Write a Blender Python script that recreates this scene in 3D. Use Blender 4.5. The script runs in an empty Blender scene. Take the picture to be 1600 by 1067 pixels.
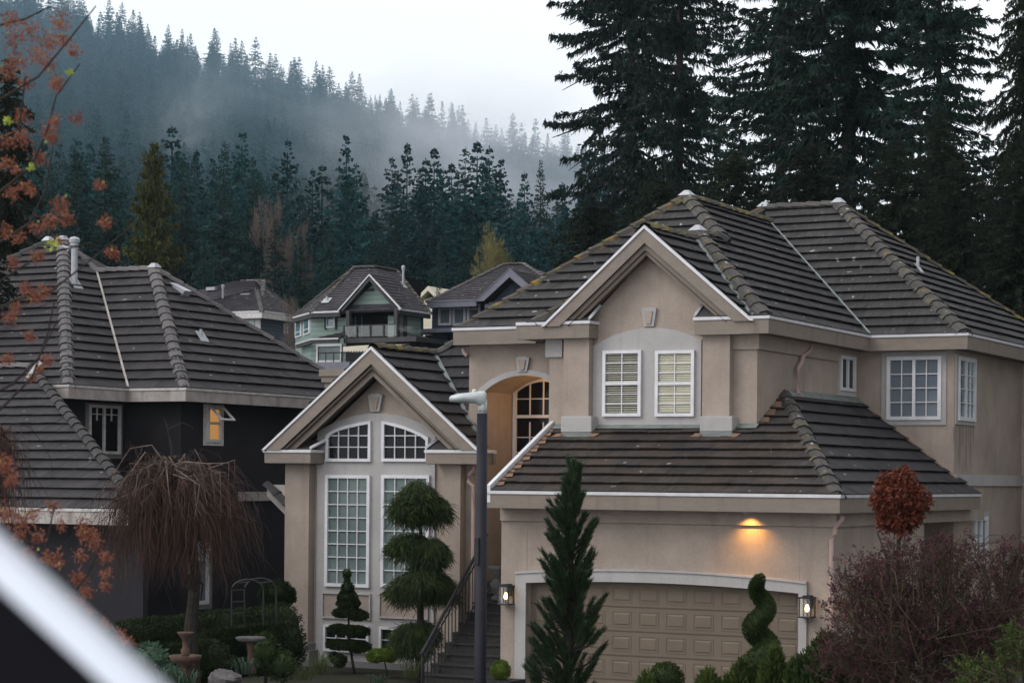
import bpy, bmesh, math, random
import numpy as np
from mathutils import Vector, Matrix
PI = math.pi
rnd = random.Random(7)
S = bpy.context.scene
COL = S.collection

# ------------------------------------------------------------------ camera, sky, sun, exposure
FPX, CX, CY = 3370.0, 800.0, 748.0
ROLL, YAW = math.radians(0.5), math.radians(27.8)
R_ = np.array([math.cos(YAW), math.sin(YAW), 0.0])
F_ = np.array([-math.sin(YAW), math.cos(YAW), 0.0])
U_ = np.array([0, 0, 1.0])
cam_d = bpy.data.cameras.new('camera')
cam = bpy.data.objects.new('camera', cam_d)
COL.objects.link(cam)
cam_d.sensor_width = 36
cam_d.lens = FPX * 36 / 1600
rot = Matrix(((R_[0], 0, -F_[0]), (R_[1], 0, -F_[1]), (0, 1, 0)))   # columns: right, up, back
cam.matrix_world = rot.to_4x4() @ Matrix.Rotation(ROLL, 4, 'Z')
cam_d.shift_y = (CY - 533.5) / 1600
cam_d.clip_start = 0.1
cam_d.clip_end = 5000
cam_d.dof.use_dof = True
cam_d.dof.focus_distance = 50
cam_d.dof.aperture_fstop = 5.6
S.camera = cam

W = bpy.data.worlds.new("World")
S.world = W
W.use_nodes = True
wn, wl = W.node_tree.nodes, W.node_tree.links
wn.clear()
wo = wn.new('ShaderNodeOutputWorld')
SUN_EL, SUN_AZ = math.radians(42), math.radians(222)
sky = wn.new('ShaderNodeTexSky')
sky.sky_type = 'NISHITA'
sky.sun_disc = False
sky.sun_elevation = SUN_EL
sky.sun_rotation = SUN_AZ
bg1 = wn.new('ShaderNodeBackground'); bg1.inputs[1].default_value = 0.05
wl.new(sky.outputs[0], bg1.inputs[0])
# the overcast cloud deck: pale, a little brighter overhead and behind the viewer
tc = wn.new('ShaderNodeTexCoord')
sep = wn.new('ShaderNodeSeparateXYZ'); wl.new(tc.outputs['Generated'], sep.inputs[0])
nz = wn.new('ShaderNodeTexNoise'); nz.inputs['Scale'].default_value = 1.6; nz.inputs['Detail'].default_value = 4
wl.new(tc.outputs['Generated'], nz.inputs['Vector'])
mr = wn.new('ShaderNodeMapRange'); mr.inputs['From Min'].default_value = -0.05; mr.inputs['From Max'].default_value = 0.9
mr.inputs['To Min'].default_value = 1.34; mr.inputs['To Max'].default_value = 1.36
wl.new(sep.outputs['Z'], mr.inputs['Value'])
mr2 = wn.new('ShaderNodeMapRange'); mr2.inputs['From Min'].default_value = 0.3; mr2.inputs['From Max'].default_value = -0.8
mr2.inputs['To Min'].default_value = 0.0; mr2.inputs['To Max'].default_value = 0.5
wl.new(sep.outputs['Y'], mr2.inputs['Value'])
mr4 = wn.new('ShaderNodeMapRange'); mr4.inputs['From Min'].default_value = 0.05; mr4.inputs['From Max'].default_value = 1.0
mr4.inputs['To Min'].default_value = 0.0; mr4.inputs['To Max'].default_value = -1.05
wl.new(sep.outputs['X'], mr4.inputs['Value'])
ad0 = wn.new('ShaderNodeMath'); ad0.operation = 'ADD'; wl.new(mr.outputs[0], ad0.inputs[0]); wl.new(mr4.outputs[0], ad0.inputs[1])
ad = wn.new('ShaderNodeMath'); ad.operation = 'ADD'; wl.new(ad0.outputs[0], ad.inputs[0]); wl.new(mr2.outputs[0], ad.inputs[1])
mn = wn.new('ShaderNodeMapRange'); mn.inputs['From Min'].default_value = 0.35; mn.inputs['From Max'].default_value = 0.7
mn.inputs['To Min'].default_value = 0.94; mn.inputs['To Max'].default_value = 1.05
wl.new(nz.outputs['Fac'], mn.inputs['Value'])
mu = wn.new('ShaderNodeMath'); mu.operation = 'MULTIPLY'; wl.new(ad.outputs[0], mu.inputs[0]); wl.new(mn.outputs[0], mu.inputs[1])
bg2 = wn.new('ShaderNodeBackground'); bg2.inputs[0].default_value = (0.96, 0.97, 1.0, 1)
wl.new(mu.outputs[0], bg2.inputs[1])
mx = wn.new('ShaderNodeMixShader'); mx.inputs[0].default_value = 0.9
wl.new(bg1.outputs[0], mx.inputs[1]); wl.new(bg2.outputs[0], mx.inputs[2])
wl.new(mx.outputs[0], wo.inputs['Surface'])

sd = bpy.data.lights.new('sun', 'SUN')
sun = bpy.data.objects.new('sun', sd); COL.objects.link(sun)
sd.energy = 1.4; sd.angle = math.radians(35); sd.color = (1, 0.965, 0.93)
sun.rotation_euler = (PI / 2 - SUN_EL, 0, PI - SUN_AZ)
S.view_settings.view_transform = 'Standard'
S.view_settings.look = 'None'
S.view_settings.gamma = 1
S.view_settings.exposure = 0.0
try:
    S.cycles.max_bounces = 6; S.cycles.diffuse_bounces = 3; S.cycles.volume_bounces = 1
    S.cycles.transparent_max_bounces = 12; S.cycles.use_denoising = True
    S.cycles.volume_step_rate = 1.0; S.cycles.volume_max_steps = 64
except Exception:
    pass

# ------------------------------------------------------------------ photo measurements onto real planes
def ray(px, py):
    a = (px - CX) / FPX; b = -(py - CY) / FPX
    x = a * math.cos(ROLL) - b * math.sin(ROLL); y = a * math.sin(ROLL) + b * math.cos(ROLL)
    return R_ * x + U_ * y + F_
def on(px, py, ax, c):
    d = ray(px, py); return d * c / d[ax]
def atd(px, py, Z):
    return ray(px, py) * Z
def pl(px, py, p0, n):
    d = ray(px, py); p0 = np.array(p0, float); n = np.array(n, float)
    return d * (np.dot(p0, n) / np.dot(d, n))

# ------------------------------------------------------------------ tagging helpers
def tag(o, label=None, cat=None, group=None, kind=None):
    if label: o['label'] = label
    if cat: o['category'] = cat
    if group: o['group'] = group
    if kind: o['kind'] = kind
    return o
def empty(name, loc, label, cat, group=None):
    o = bpy.data.objects.new(name, None); COL.objects.link(o)
    o.location = Vector(tuple(map(float, loc))); o.empty_display_size = 0.3
    return tag(o, label, cat, group)
LOCAL = []
def link(name, me, mat, parent=None):
    o = bpy.data.objects.new(name, me); COL.objects.link(o)
    if mat: me.materials.append(mat)
    if parent is not None:
        o.parent = parent
        if parent.type == 'EMPTY' and parent not in LOCAL:      # parts of unmoved things are built in world coordinates
            o.matrix_parent_inverse = Matrix.Translation(-parent.location)
    return o
def copy_tree(src, parent=None):
    c = src.copy(); COL.objects.link(c)
    if parent is not None:
        c.parent = parent; c.matrix_parent_inverse = src.matrix_parent_inverse.copy()
    for ch in src.children:
        copy_tree(ch, c)
    return c

class MB:
    """collects polygons for one mesh part"""
    def __init__(s): s.v = []; s.f = []; s.uv = []; s.has = False; s.mi = []
    def poly(s, pts, uv=None, mi=0):
        n = len(s.v); s.v += [tuple(map(float, p)) for p in pts]; s.f.append(tuple(range(n, n + len(pts))))
        s.mi.append(mi)
        if uv: s.has = True
        s.uv += list(uv) if uv else [(0, 0)] * len(pts)
    def faces(s, vs, fs, mi=0):
        n = len(s.v); s.v += [tuple(map(float, p)) for p in vs]
        for f in fs:
            s.f.append(tuple(n + i for i in f)); s.mi.append(mi); s.uv += [(0, 0)] * len(f)
    def box(s, x0, x1, y0, y1, z0, z1):
        s.faces([(x0, y0, z0), (x1, y0, z0), (x1, y1, z0), (x0, y1, z0), (x0, y0, z1), (x1, y0, z1), (x1, y1, z1), (x0, y1, z1)],
                [(0, 3, 2, 1), (4, 5, 6, 7), (0, 1, 5, 4), (1, 2, 6, 5), (2, 3, 7, 6), (3, 0, 4, 7)])
    def tube(s, pts, rad, n=6, cap=True):
        pts = [Vector(tuple(map(float, p))) for p in pts]
        if not hasattr(rad, '__len__'): rad = [rad] * len(pts)
        vs = []; fs = []
        up = Vector((0, 0, 1))
        for i, p in enumerate(pts):
            d = (pts[min(i + 1, len(pts) - 1)] - pts[max(i - 1, 0)])
            if d.length < 1e-9: d = Vector((0, 0, 1))
            d.normalize()
            a = d.cross(up)
            if a.length < 0.05: a = d.cross(Vector((0, 1, 0)))
            a.normalize(); b = a.cross(d)
            for k in range(n):
                t = 2 * PI * k / n
                vs.append(p + (a * math.cos(t) + b * math.sin(t)) * rad[i])
        for i in range(len(pts) - 1):
            for k in range(n):
                fs.append((i * n + k, i * n + (k + 1) % n, (i + 1) * n + (k + 1) % n, (i + 1) * n + k))
        if cap:
            fs.append(tuple(range(n))[::-1]); fs.append(tuple((len(pts) - 1) * n + k for k in range(n)))
        s.faces(vs, fs)
    def lathe(s, c, prof, n=20):
        vs = []; fs = []
        for r, z in prof:
            for k in range(n):
                t = 2 * PI * k / n
                vs.append((c[0] + r * math.cos(t), c[1] + r * math.sin(t), c[2] + z))
        for i in range(len(prof) - 1):
            for k in range(n):
                fs.append((i * n + k, i * n + (k + 1) % n, (i + 1) * n + (k + 1) % n, (i + 1) * n + k))
        fs.append(tuple(range(n))[::-1]); fs.append(tuple((len(prof) - 1) * n + k for k in range(n)))
        s.faces(vs, fs)
    def build(s, name, mat, parent=None, recalc=True, smooth=False, bevel=0, mats=None):
        me = bpy.data.meshes.new(name); me.from_pydata(s.v, [], s.f)
        if s.has:
            ul = me.uv_layers.new(name='UVMap')
            ul.data.foreach_set('uv', np.array(s.uv, 'f').ravel())
        if mats:
            me.materials.append(mat)
            for m in mats: me.materials.append(m)
            me.polygons.foreach_set('material_index', s.mi)
            mat = None
        if recalc or bevel:
            bm = bmesh.new(); bm.from_mesh(me)
            if bevel:
                bmesh.ops.remove_doubles(bm, verts=bm.verts, dist=1e-5)
                bmesh.ops.bevel(bm, geom=[e for e in bm.edges], offset=bevel, segments=2, affect='EDGES', profile=0.6)
            bmesh.ops.recalc_face_normals(bm, faces=bm.faces)
            bm.to_mesh(me); bm.free()
        if smooth: me.polygons.foreach_set('use_smooth', [True] * len(me.polygons))
        me.update()
        return link(name, me, mat, parent)

class Frame:
    """a wall plane. front walls face -y (a = x), side walls face +x (a = y); b = z, d = distance out from the wall"""
    def __init__(s, kind, c): s.kind = kind; s.c = c
    def p(s, px, py):
        q = on(px, py, 1, s.c) if s.kind == 'f' else on(px, py, 0, s.c)
        return (q[0] if s.kind == 'f' else q[1], q[2])
    def w(s, a, b, d=0):
        return (a, s.c - d, b) if s.kind == 'f' else (s.c + d, a, b)
    def rect(s, px0, px1, py0, py1):
        pm, qm = (px0 + px1) / 2, (py0 + py1) / 2
        return s.p(px0, qm)[0], s.p(px1, qm)[0], s.p(pm, py1)[1], s.p(pm, py0)[1]
def prism(mb, fr, pts, d0, d1, mi=0):
    n = len(pts)
    mb.faces([fr.w(a, b, d1) for a, b in pts] + [fr.w(a, b, d0) for a, b in pts],
             [tuple(range(n)), tuple(range(2 * n - 1, n - 1, -1))] + [(i, i + n, (i + 1) % n + n, (i + 1) % n) for i in range(n)], mi)
def rbox(mb, fr, a0, a1, b0, b1, d0, d1, mi=0):
    prism(mb, fr, [(a0, b0), (a1, b0), (a1, b1), (a0, b1)], d0, d1, mi)
def ring(mb, fr, outer, inner, d0, d1, closed=True):
    n = len(outer)
    for i in range(n if closed else n - 1):
        j = (i + 1) % n
        prism(mb, fr, [outer[i], outer[j], inner[j], inner[i]], d0, d1)

# ------------------------------------------------------------------ materials
def mat(name, col, rough=0.8, spec=0.3, metal=0.0):
    m = bpy.data.materials.new(name); m.use_nodes = True
    b = m.node_tree.nodes['Principled BSDF']
    b.inputs['Base Color'].default_value = (*col, 1); b.inputs['Roughness'].default_value = rough
    b.inputs['Specular IOR Level'].default_value = spec; b.inputs['Metallic'].default_value = metal
    return m, m.node_tree.nodes, m.node_tree.links, b
def N(nodes, t, **kw):
    n = nodes.new(t)
    for k, v in kw.items():
        if k in n.inputs: n.inputs[k].default_value = v
        else: setattr(n, k, v)
    return n
def ramp(nodes, links, src, stops):
    r = nodes.new('ShaderNodeValToRGB')
    while len(r.color_ramp.elements) < len(stops): r.color_ramp.elements.new(0.5)
    for e, (p, c) in zip(r.color_ramp.elements, stops):
        e.position = p; e.color = (*c, 1) if len(c) == 3 else c
    links.new(src, r.inputs[0]); return r
def noisy(name, c1, c2, scale=3.0, rough=0.85, bump=0.3, bscale=60, dist=0.01, spec=0.25, stain=None, stretch=(1, 1, 1)):
    m, n, l, b = mat(name, c1, rough, spec)
    g = N(n, 'ShaderNodeTexCoord'); mp = N(n, 'ShaderNodeMapping'); mp.inputs['Scale'].default_value = stretch
    l.new(g.outputs['Object'], mp.inputs[0])
    t = N(n, 'ShaderNodeTexNoise', Scale=scale, Detail=6.0, Roughness=0.65); l.new(mp.outputs[0], t.inputs['Vector'])
    r = ramp(n, l, t.outputs['Fac'], [(0.32, c1), (0.68, c2)])
    out = r.outputs[0]
    if stain:
        mp2 = N(n, 'ShaderNodeMapping'); mp2.inputs['Scale'].default_value = (2.2, 2.2, 0.22); l.new(g.outputs['Object'], mp2.inputs[0])
        t2 = N(n, 'ShaderNodeTexNoise', Scale=2.0, Detail=5.0); l.new(mp2.outputs[0], t2.inputs['Vector'])
        r2 = ramp(n, l, t2.outputs['Fac'], [(0.55, (0, 0, 0)), (0.85, (1, 1, 1))])
        mi = N(n, 'ShaderNodeMix', data_type='RGBA'); l.new(r2.outputs[0], mi.inputs[0]); l.new(out, mi.inputs[6]); mi.inputs[7].default_value = (*stain, 1)
        out = mi.outputs[2]
    if stain:
        tg = N(n, 'ShaderNodeTexNoise', Scale=38.0, Detail=4.0, Roughness=0.8); l.new(g.outputs['Object'], tg.inputs['Vector'])
        mg = N(n, 'ShaderNodeMapRange'); mg.inputs['From Min'].default_value = .3; mg.inputs['From Max'].default_value = .7; mg.inputs['To Min'].default_value = .86; mg.inputs['To Max'].default_value = 1.12; l.new(tg.outputs['Fac'], mg.inputs[0])
        vg = N(n, 'ShaderNodeVectorMath', operation='SCALE'); l.new(out, vg.inputs[0]); l.new(mg.outputs[0], vg.inputs['Scale']); out = vg.outputs[0]
    l.new(out, b.inputs['Base Color'])
    if bump:
        t3 = N(n, 'ShaderNodeTexNoise', Scale=bscale, Detail=3.0); l.new(g.outputs['Object'], t3.inputs['Vector'])
        bp = N(n, 'ShaderNodeBump', Strength=bump, Distance=dist); l.new(t3.outputs['Fac'], bp.inputs['Height']); l.new(bp.outputs[0], b.inputs['Normal'])
    return m
M = {}
M['stucco'] = noisy('stucco_beige', (0.35, 0.29, 0.245), (0.255, 0.212, 0.18), 1.1, 0.9, 0.35, 70, 0.012, 0.15, stain=(0.24, 0.192, 0.165))
M['stucco_side'] = M['stucco']
M['surround'] = noisy('plaster_grey', (0.38, 0.365, 0.36), (0.32, 0.305, 0.30), 1.3, 0.9, 0.3, 70, 0.008, 0.15, stain=(0.29, 0.275, 0.27))
M['taupe'] = noisy('fascia_taupe', (0.215, 0.18, 0.15), (0.175, 0.148, 0.125), 2.2, 0.75, 0.15, 30, 0.006, 0.3, stain=(0.14, 0.115, 0.095), stretch=(1, 1, 3))
M['white'] = noisy('white_trim', (0.62, 0.62, 0.645), (0.5, 0.5, 0.52), 4, 0.45, 0, spec=0.5)
M['white_old'] = noisy('weathered_white_trim', (0.62, 0.61, 0.6), (0.4, 0.38, 0.36), 5, 0.7, 0.1)
M['fascia_old'] = noisy('peeling_fascia', (0.40, 0.37, 0.35), (0.27, 0.245, 0.23), 3.5, 0.8, 0.3, 20, 0.01, stain=(0.07, 0.05, 0.045))
M['charcoal'] = noisy('charcoal_stucco', (0.021, 0.020, 0.024), (0.029, 0.027, 0.031), 1.2, 0.9, 0.25, 60, 0.01, 0.15)
M['greytrim'] = noisy('grey_trim', (0.20, 0.19, 0.19), (0.15, 0.145, 0.145), 2, 0.85, 0.1)
M['wood'] = noisy('soffit_board', (0.16, 0.12, 0.09), (0.10, 0.075, 0.06), 3, 0.8, 0.1)
M['dark'] = mat('near_black', (0.008, 0.008, 0.010), 0.9, 0.03)[0]
M['iron'] = noisy('black_iron', (0.015, 0.016, 0.018), (0.03, 0.03, 0.033), 9, 0.5, 0.1, 80, spec=0.2)
M['flash'] = noisy('metal_flashing', (0.17, 0.20, 0.185), (0.10, 0.115, 0.11), 4, 0.45, 0.1, spec=0.5)
M['galv'] = noisy('galvanised_metal', (0.42, 0.43, 0.45), (0.28, 0.29, 0.32), 6, 0.4, 0.05, spec=0.5)
M['clay'] = noisy('cut_tile_brown', (0.25, 0.14, 0.085), (0.12, 0.085, 0.065), 5, 0.8, 0.2)
M['pipe'] = noisy('downspout_paint', (0.42, 0.30, 0.27), (0.34, 0.25, 0.225), 4, 0.5, 0)

def roof_mat(name, c1, c2, fleck, moss=0.0, warm=0.0):
    c1 = tuple(x * .72 for x in c1); c2 = tuple(x * .78 for x in c2)
    m, n, l, b = mat(name, c1, 0.8, 0.16)
    uv = N(n, 'ShaderNodeUVMap', uv_map='UVMap')
    mp = N(n, 'ShaderNodeMapping'); mp.inputs['Scale'].default_value = (27, 2.2, 1); mp.inputs['Rotation'].default_value = (0, 0, 0.0)
    l.new(uv.outputs[0], mp.inputs[0])
    t = N(n, 'ShaderNodeTexNoise', Scale=1.0, Detail=5.0, Roughness=0.7); l.new(mp.outputs[0], t.inputs['Vector'])
    r = ramp(n, l, t.outputs['Fac'], [(0.3, c1), (0.72, c2)])
    # tone of each tile
    mp2 = N(n, 'ShaderNodeMapping'); mp2.inputs['Scale'].default_value = (1 / 0.34, 1 / 0.36, 1); l.new(uv.outputs[0], mp2.inputs[0])
    fl = N(n, 'ShaderNodeVectorMath', operation='FLOOR'); l.new(mp2.outputs[0], fl.inputs[0])
    wn_ = N(n, 'ShaderNodeTexWhiteNoise', noise_dimensions='2D'); l.new(fl.outputs[0], wn_.inputs['Vector'])
    mr_ = N(n, 'ShaderNodeMapRange'); mr_.inputs['To Min'].default_value = 0.8; mr_.inputs['To Max'].default_value = 1.2; l.new(wn_.outputs['Value'], mr_.inputs[0])
    big = N(n, 'ShaderNodeTexNoise', Scale=0.55, Detail=4.0); l.new(uv.outputs[0], big.inputs['Vector'])
    mr3 = N(n, 'ShaderNodeMapRange'); mr3.inputs['From Min'].default_value = 0.3; mr3.inputs['From Max'].default_value = 0.7
    mr3.inputs['To Min'].default_value = 0.8; mr3.inputs['To Max'].default_value = 1.25; l.new(big.outputs['Fac'], mr3.inputs[0])
    mm = N(n, 'ShaderNodeMath', operation='MULTIPLY'); l.new(mr_.outputs[0], mm.inputs[0]); l.new(mr3.outputs[0], mm.inputs[1])
    vs = N(n, 'ShaderNodeVectorMath', operation='SCALE'); l.new(r.outputs[0], vs.inputs[0]); l.new(mm.outputs[0], vs.inputs['Scale'])
    out = vs.outputs[0]
    if warm:
        bw = N(n, 'ShaderNodeTexNoise', Scale=1.3, Detail=3.0); l.new(uv.outputs[0], bw.inputs['Vector'])
        rw = ramp(n, l, bw.outputs['Fac'], [(0.42, (0, 0, 0)), (0.7, (warm,) * 3)])
        mi = N(n, 'ShaderNodeMix', data_type='RGBA'); l.new(rw.outputs[0], mi.inputs[0]); l.new(out, mi.inputs[6]); mi.inputs[7].default_value = (0.12, 0.08, 0.055, 1)
        out = mi.outputs[2]
    # lichen flecks
    v = N(n, 'ShaderNodeTexNoise', Scale=5.5, Detail=2.0, Roughness=0.5); l.new(uv.outputs[0], v.inputs['Vector'])
    rv = ramp(n, l, v.outputs['Fac'], [(0.715 - fleck, (0, 0, 0)), (0.745 - fleck, (1, 1, 1))])
    mi2 = N(n, 'ShaderNodeMix', data_type='RGBA'); l.new(rv.outputs[0], mi2.inputs[0]); l.new(out, mi2.inputs[6]); mi2.inputs[7].default_value = (0.34, 0.34, 0.32, 1)
    out = mi2.outputs[2]
    if moss:
        v = N(n, 'ShaderNodeTexNoise', Scale=2.3, Detail=6.0, Roughness=0.7); l.new(uv.outputs[0], v.inputs['Vector'])
        rv = ramp(n, l, v.outputs['Fac'], [(0.66 - moss, (0, 0, 0)), (0.78 - moss, (1, 1, 1))])
        v2 = N(n, 'ShaderNodeTexNoise', Scale=6.0, Detail=3.0); l.new(uv.outputs[0], v2.inputs['Vector'])
        rc = ramp(n, l, v2.outputs['Fac'], [(0.35, (0.06, 0.07, 0.012)), (0.5, (0.17, 0.145, 0.02)), (0.66, (0.21, 0.085, 0.015))])
        mi3 = N(n, 'ShaderNodeMix', data_type='RGBA'); l.new(rv.outputs[0], mi3.inputs[0]); l.new(out, mi3.inputs[6]); l.new(rc.outputs[0], mi3.inputs[7])
        out = mi3.outputs[2]
    l.new(out, b.inputs['Base Color'])
    bp = N(n, 'ShaderNodeBump', Strength=0.9, Distance=0.014); l.new(t.outputs['Fac'], bp.inputs['Height']); l.new(bp.outputs[0], b.inputs['Normal'])
    rr = N(n, 'ShaderNodeMapRange'); rr.inputs['To Min'].default_value = 0.5; rr.inputs['To Max'].default_value = 0.9; l.new(big.outputs['Fac'], rr.inputs[0]); l.new(rr.outputs[0], b.inputs['Roughness'])
    return m
M['roof'] = roof_mat('shake_tile_main', (0.016, 0.0155, 0.018), (0.066, 0.061, 0.064), 0.005)
M['roof_lichen'] = roof_mat('shake_tile_lichen', (0.019, 0.018, 0.019), (0.082, 0.077, 0.077), 0.03)
M['roof_warm'] = roof_mat('shake_tile_brown', (0.018, 0.0165, 0.0165), (0.078, 0.068, 0.063), 0.0, warm=0.3)
M['roof_left'] = roof_mat('shake_tile_left', (0.020, 0.0185, 0.021), (0.072, 0.066, 0.070), 0.0)
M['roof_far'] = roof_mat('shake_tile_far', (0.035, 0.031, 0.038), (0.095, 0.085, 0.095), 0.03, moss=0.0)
M['cap_moss'] = roof_mat('ridge_cap_mossy', (0.045, 0.042, 0.04), (0.125, 0.118, 0.11), 0.04, moss=0.09)
M['cap_moss_heavy'] = roof_mat('ridge_cap_very_mossy', (0.045, 0.04, 0.034), (0.11, 0.095, 0.08), 0.02, moss=0.16)
M['cap_clean'] = roof_mat('ridge_cap_grey', (0.12, 0.111, 0.113), (0.165, 0.152, 0.153), 0.0)
M['cap_dark'] = roof_mat('ridge_cap_dark', (0.035, 0.033, 0.034), (0.08, 0.075, 0.075), 0.0)

def glass_mat(name, col, spec=0.8, rough=0.06, var=0.0, col2=None):
    m, n, l, b = mat(name, col, rough, spec)
    g = N(n, 'ShaderNodeTexCoord')
    t = N(n, 'ShaderNodeTexNoise', Scale=0.8, Detail=2.0); l.new(g.outputs['Object'], t.inputs['Vector'])
    if col2:
        r = ramp(n, l, t.outputs['Fac'], [(0.35, col), (0.65, col2)]); l.new(r.outputs[0], b.inputs['Base Color'])
    t2 = N(n, 'ShaderNodeTexNoise', Scale=1.7, Detail=1.0); l.new(g.outputs['Object'], t2.inputs['Vector'])
    bp = N(n, 'ShaderNodeBump', Strength=0.12, Distance=0.02); l.new(t2.outputs['Fac'], bp.inputs['Height']); l.new(bp.outputs[0], b.inputs['Normal'])
    return m
M['glass_dark'] = glass_mat('window_glass_dark', (0.008, 0.008, 0.010), 0.14, 0.08)
M['glass_teal'] = glass_mat('window_glass_curtained', (0.085, 0.12, 0.115), 0.3, 0.1, col2=(0.15, 0.19, 0.18))
M['glass_blue'] = glass_mat('window_glass_sheer', (0.10, 0.118, 0.145), 0.4, 0.12, col2=(0.16, 0.185, 0.21))
M['glass_sky'] = glass_mat('window_glass_sky', (0.05, 0.10, 0.12), 1.0, 0.05, col2=(0.16, 0.30, 0.32))
M['blind'] = noisy('blind_slat', (0.42, 0.41, 0.33), (0.36, 0.35, 0.28), 4, 0.6, 0)
M['blind_white'] = noisy('blind_cream', (0.55, 0.53, 0.41), (0.48, 0.46, 0.35), 4, 0.6, 0)

def emis(name, col, st):
    m = bpy.data.materials.new(name); m.use_nodes = True; n = m.node_tree.nodes; n.clear()
    e = n.new('ShaderNodeEmission'); e.inputs[0].default_value = (*col, 1); e.inputs[1].default_value = st
    o = n.new('ShaderNodeOutputMaterial'); m.node_tree.links.new(e.outputs[0], o.inputs[0]); return m
M['bulb'] = emis('lamp_bulb', (1, 0.55, 0.22), 6)
M['lit_pane'] = emis('lit_room', (1.0, 0.5, 0.16), 0.42)
def clear_glass(name, f=0.12):
    m = bpy.data.materials.new(name); m.use_nodes = True; n = m.node_tree.nodes; l = m.node_tree.links; n.clear()
    t = n.new('ShaderNodeBsdfTransparent'); t.inputs[0].default_value = (0.9, 0.93, 0.93, 1)
    g = n.new('ShaderNodeBsdfGlossy'); g.inputs['Roughness'].default_value = 0.05
    x = n.new('ShaderNodeMixShader'); x.inputs[0].default_value = f
    o = n.new('ShaderNodeOutputMaterial'); l.new(t.outputs[0], x.inputs[1]); l.new(g.outputs[0], x.inputs[2]); l.new(x.outputs[0], o.inputs[0]); return m
M['clear'] = clear_glass('clear_glass', 0.04)
M['rail_glass'] = clear_glass('balcony_glass', 0.07)

def leaf_mat(name, c1, c2, scale=1.5, c3=None, rough=0.6, trans=0.25):
    """foliage: random tone by noise position and by object"""
    m = bpy.data.materials.new(name); m.use_nodes = True; n = m.node_tree.nodes; l = m.node_tree.links
    b = n['Principled BSDF']; b.inputs['Roughness'].default_value = rough; b.inputs['Specular IOR Level'].default_value = 0.2
    g = N(n, 'ShaderNodeTexCoord'); oi = N(n, 'ShaderNodeObjectInfo')
    ad_ = N(n, 'ShaderNodeVectorMath', operation='ADD'); l.new(g.outputs['Object'], ad_.inputs[0]); l.new(oi.outputs['Random'], ad_.inputs[1])
    t = N(n, 'ShaderNodeTexNoise', Scale=scale, Detail=5.0, Roughness=0.75); l.new(ad_.outputs[0], t.inputs['Vector'])
    st = [(0.33, c1), (0.6, c2)] + ([(0.72, c3)] if c3 else [])
    r = ramp(n, l, t.outputs['Fac'], st)
    mr_ = N(n, 'ShaderNodeMapRange'); mr_.inputs['To Min'].default_value = 0.75; mr_.inputs['To Max'].default_value = 1.3; l.new(oi.outputs['Random'], mr_.inputs[0])
    vs = N(n, 'ShaderNodeVectorMath', operation='SCALE'); l.new(r.outputs[0], vs.inputs[0]); l.new(mr_.outputs[0], vs.inputs['Scale'])
    l.new(vs.outputs[0], b.inputs['Base Color'])
    if trans:
        tr = n.new('ShaderNodeBsdfTranslucent'); l.new(vs.outputs[0], tr.inputs[0])
        x = n.new('ShaderNodeMixShader'); x.inputs[0].default_value = trans
        o = n['Material Output']; l.new(b.outputs[0], x.inputs[1]); l.new(tr.outputs[0], x.inputs[2]); l.new(x.outputs[0], o.inputs[0])
    return m
M['bark'] = noisy('bark', (0.035, 0.028, 0.024), (0.016, 0.013, 0.012), 6, 0.95, 0.8, 25, 0.03)
M['bark_grey'] = noisy('bark_grey', (0.14, 0.12, 0.11), (0.06, 0.05, 0.045), 8, 0.95, 0.6, 40, 0.01)
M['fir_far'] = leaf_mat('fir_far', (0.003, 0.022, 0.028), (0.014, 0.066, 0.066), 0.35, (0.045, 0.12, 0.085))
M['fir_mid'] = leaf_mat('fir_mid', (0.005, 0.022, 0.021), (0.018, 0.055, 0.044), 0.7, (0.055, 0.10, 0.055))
M['fir_near'] = leaf_mat('fir_near', (0.004, 0.015, 0.012), (0.018, 0.044, 0.032), 1.6, (0.07, 0.105, 0.055))
M['fir_dark'] = leaf_mat('fir_dark', (0.005, 0.010, 0.006), (0.018, 0.027, 0.013), 1.6, (0.06, 0.072, 0.026))
M['cedar'] = leaf_mat('cedar_olive', (0.035, 0.045, 0.012), (0.085, 0.09, 0.022), 0.9, (0.14, 0.12, 0.03))
M['twig_pale'] = leaf_mat('bare_twigs_pale', (0.075, 0.058, 0.05), (0.13, 0.10, 0.085), 0.8)
M['twig_yellow'] = leaf_mat('spring_catkins', (0.11, 0.10, 0.04), (0.19, 0.165, 0.065), 0.8)
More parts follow.
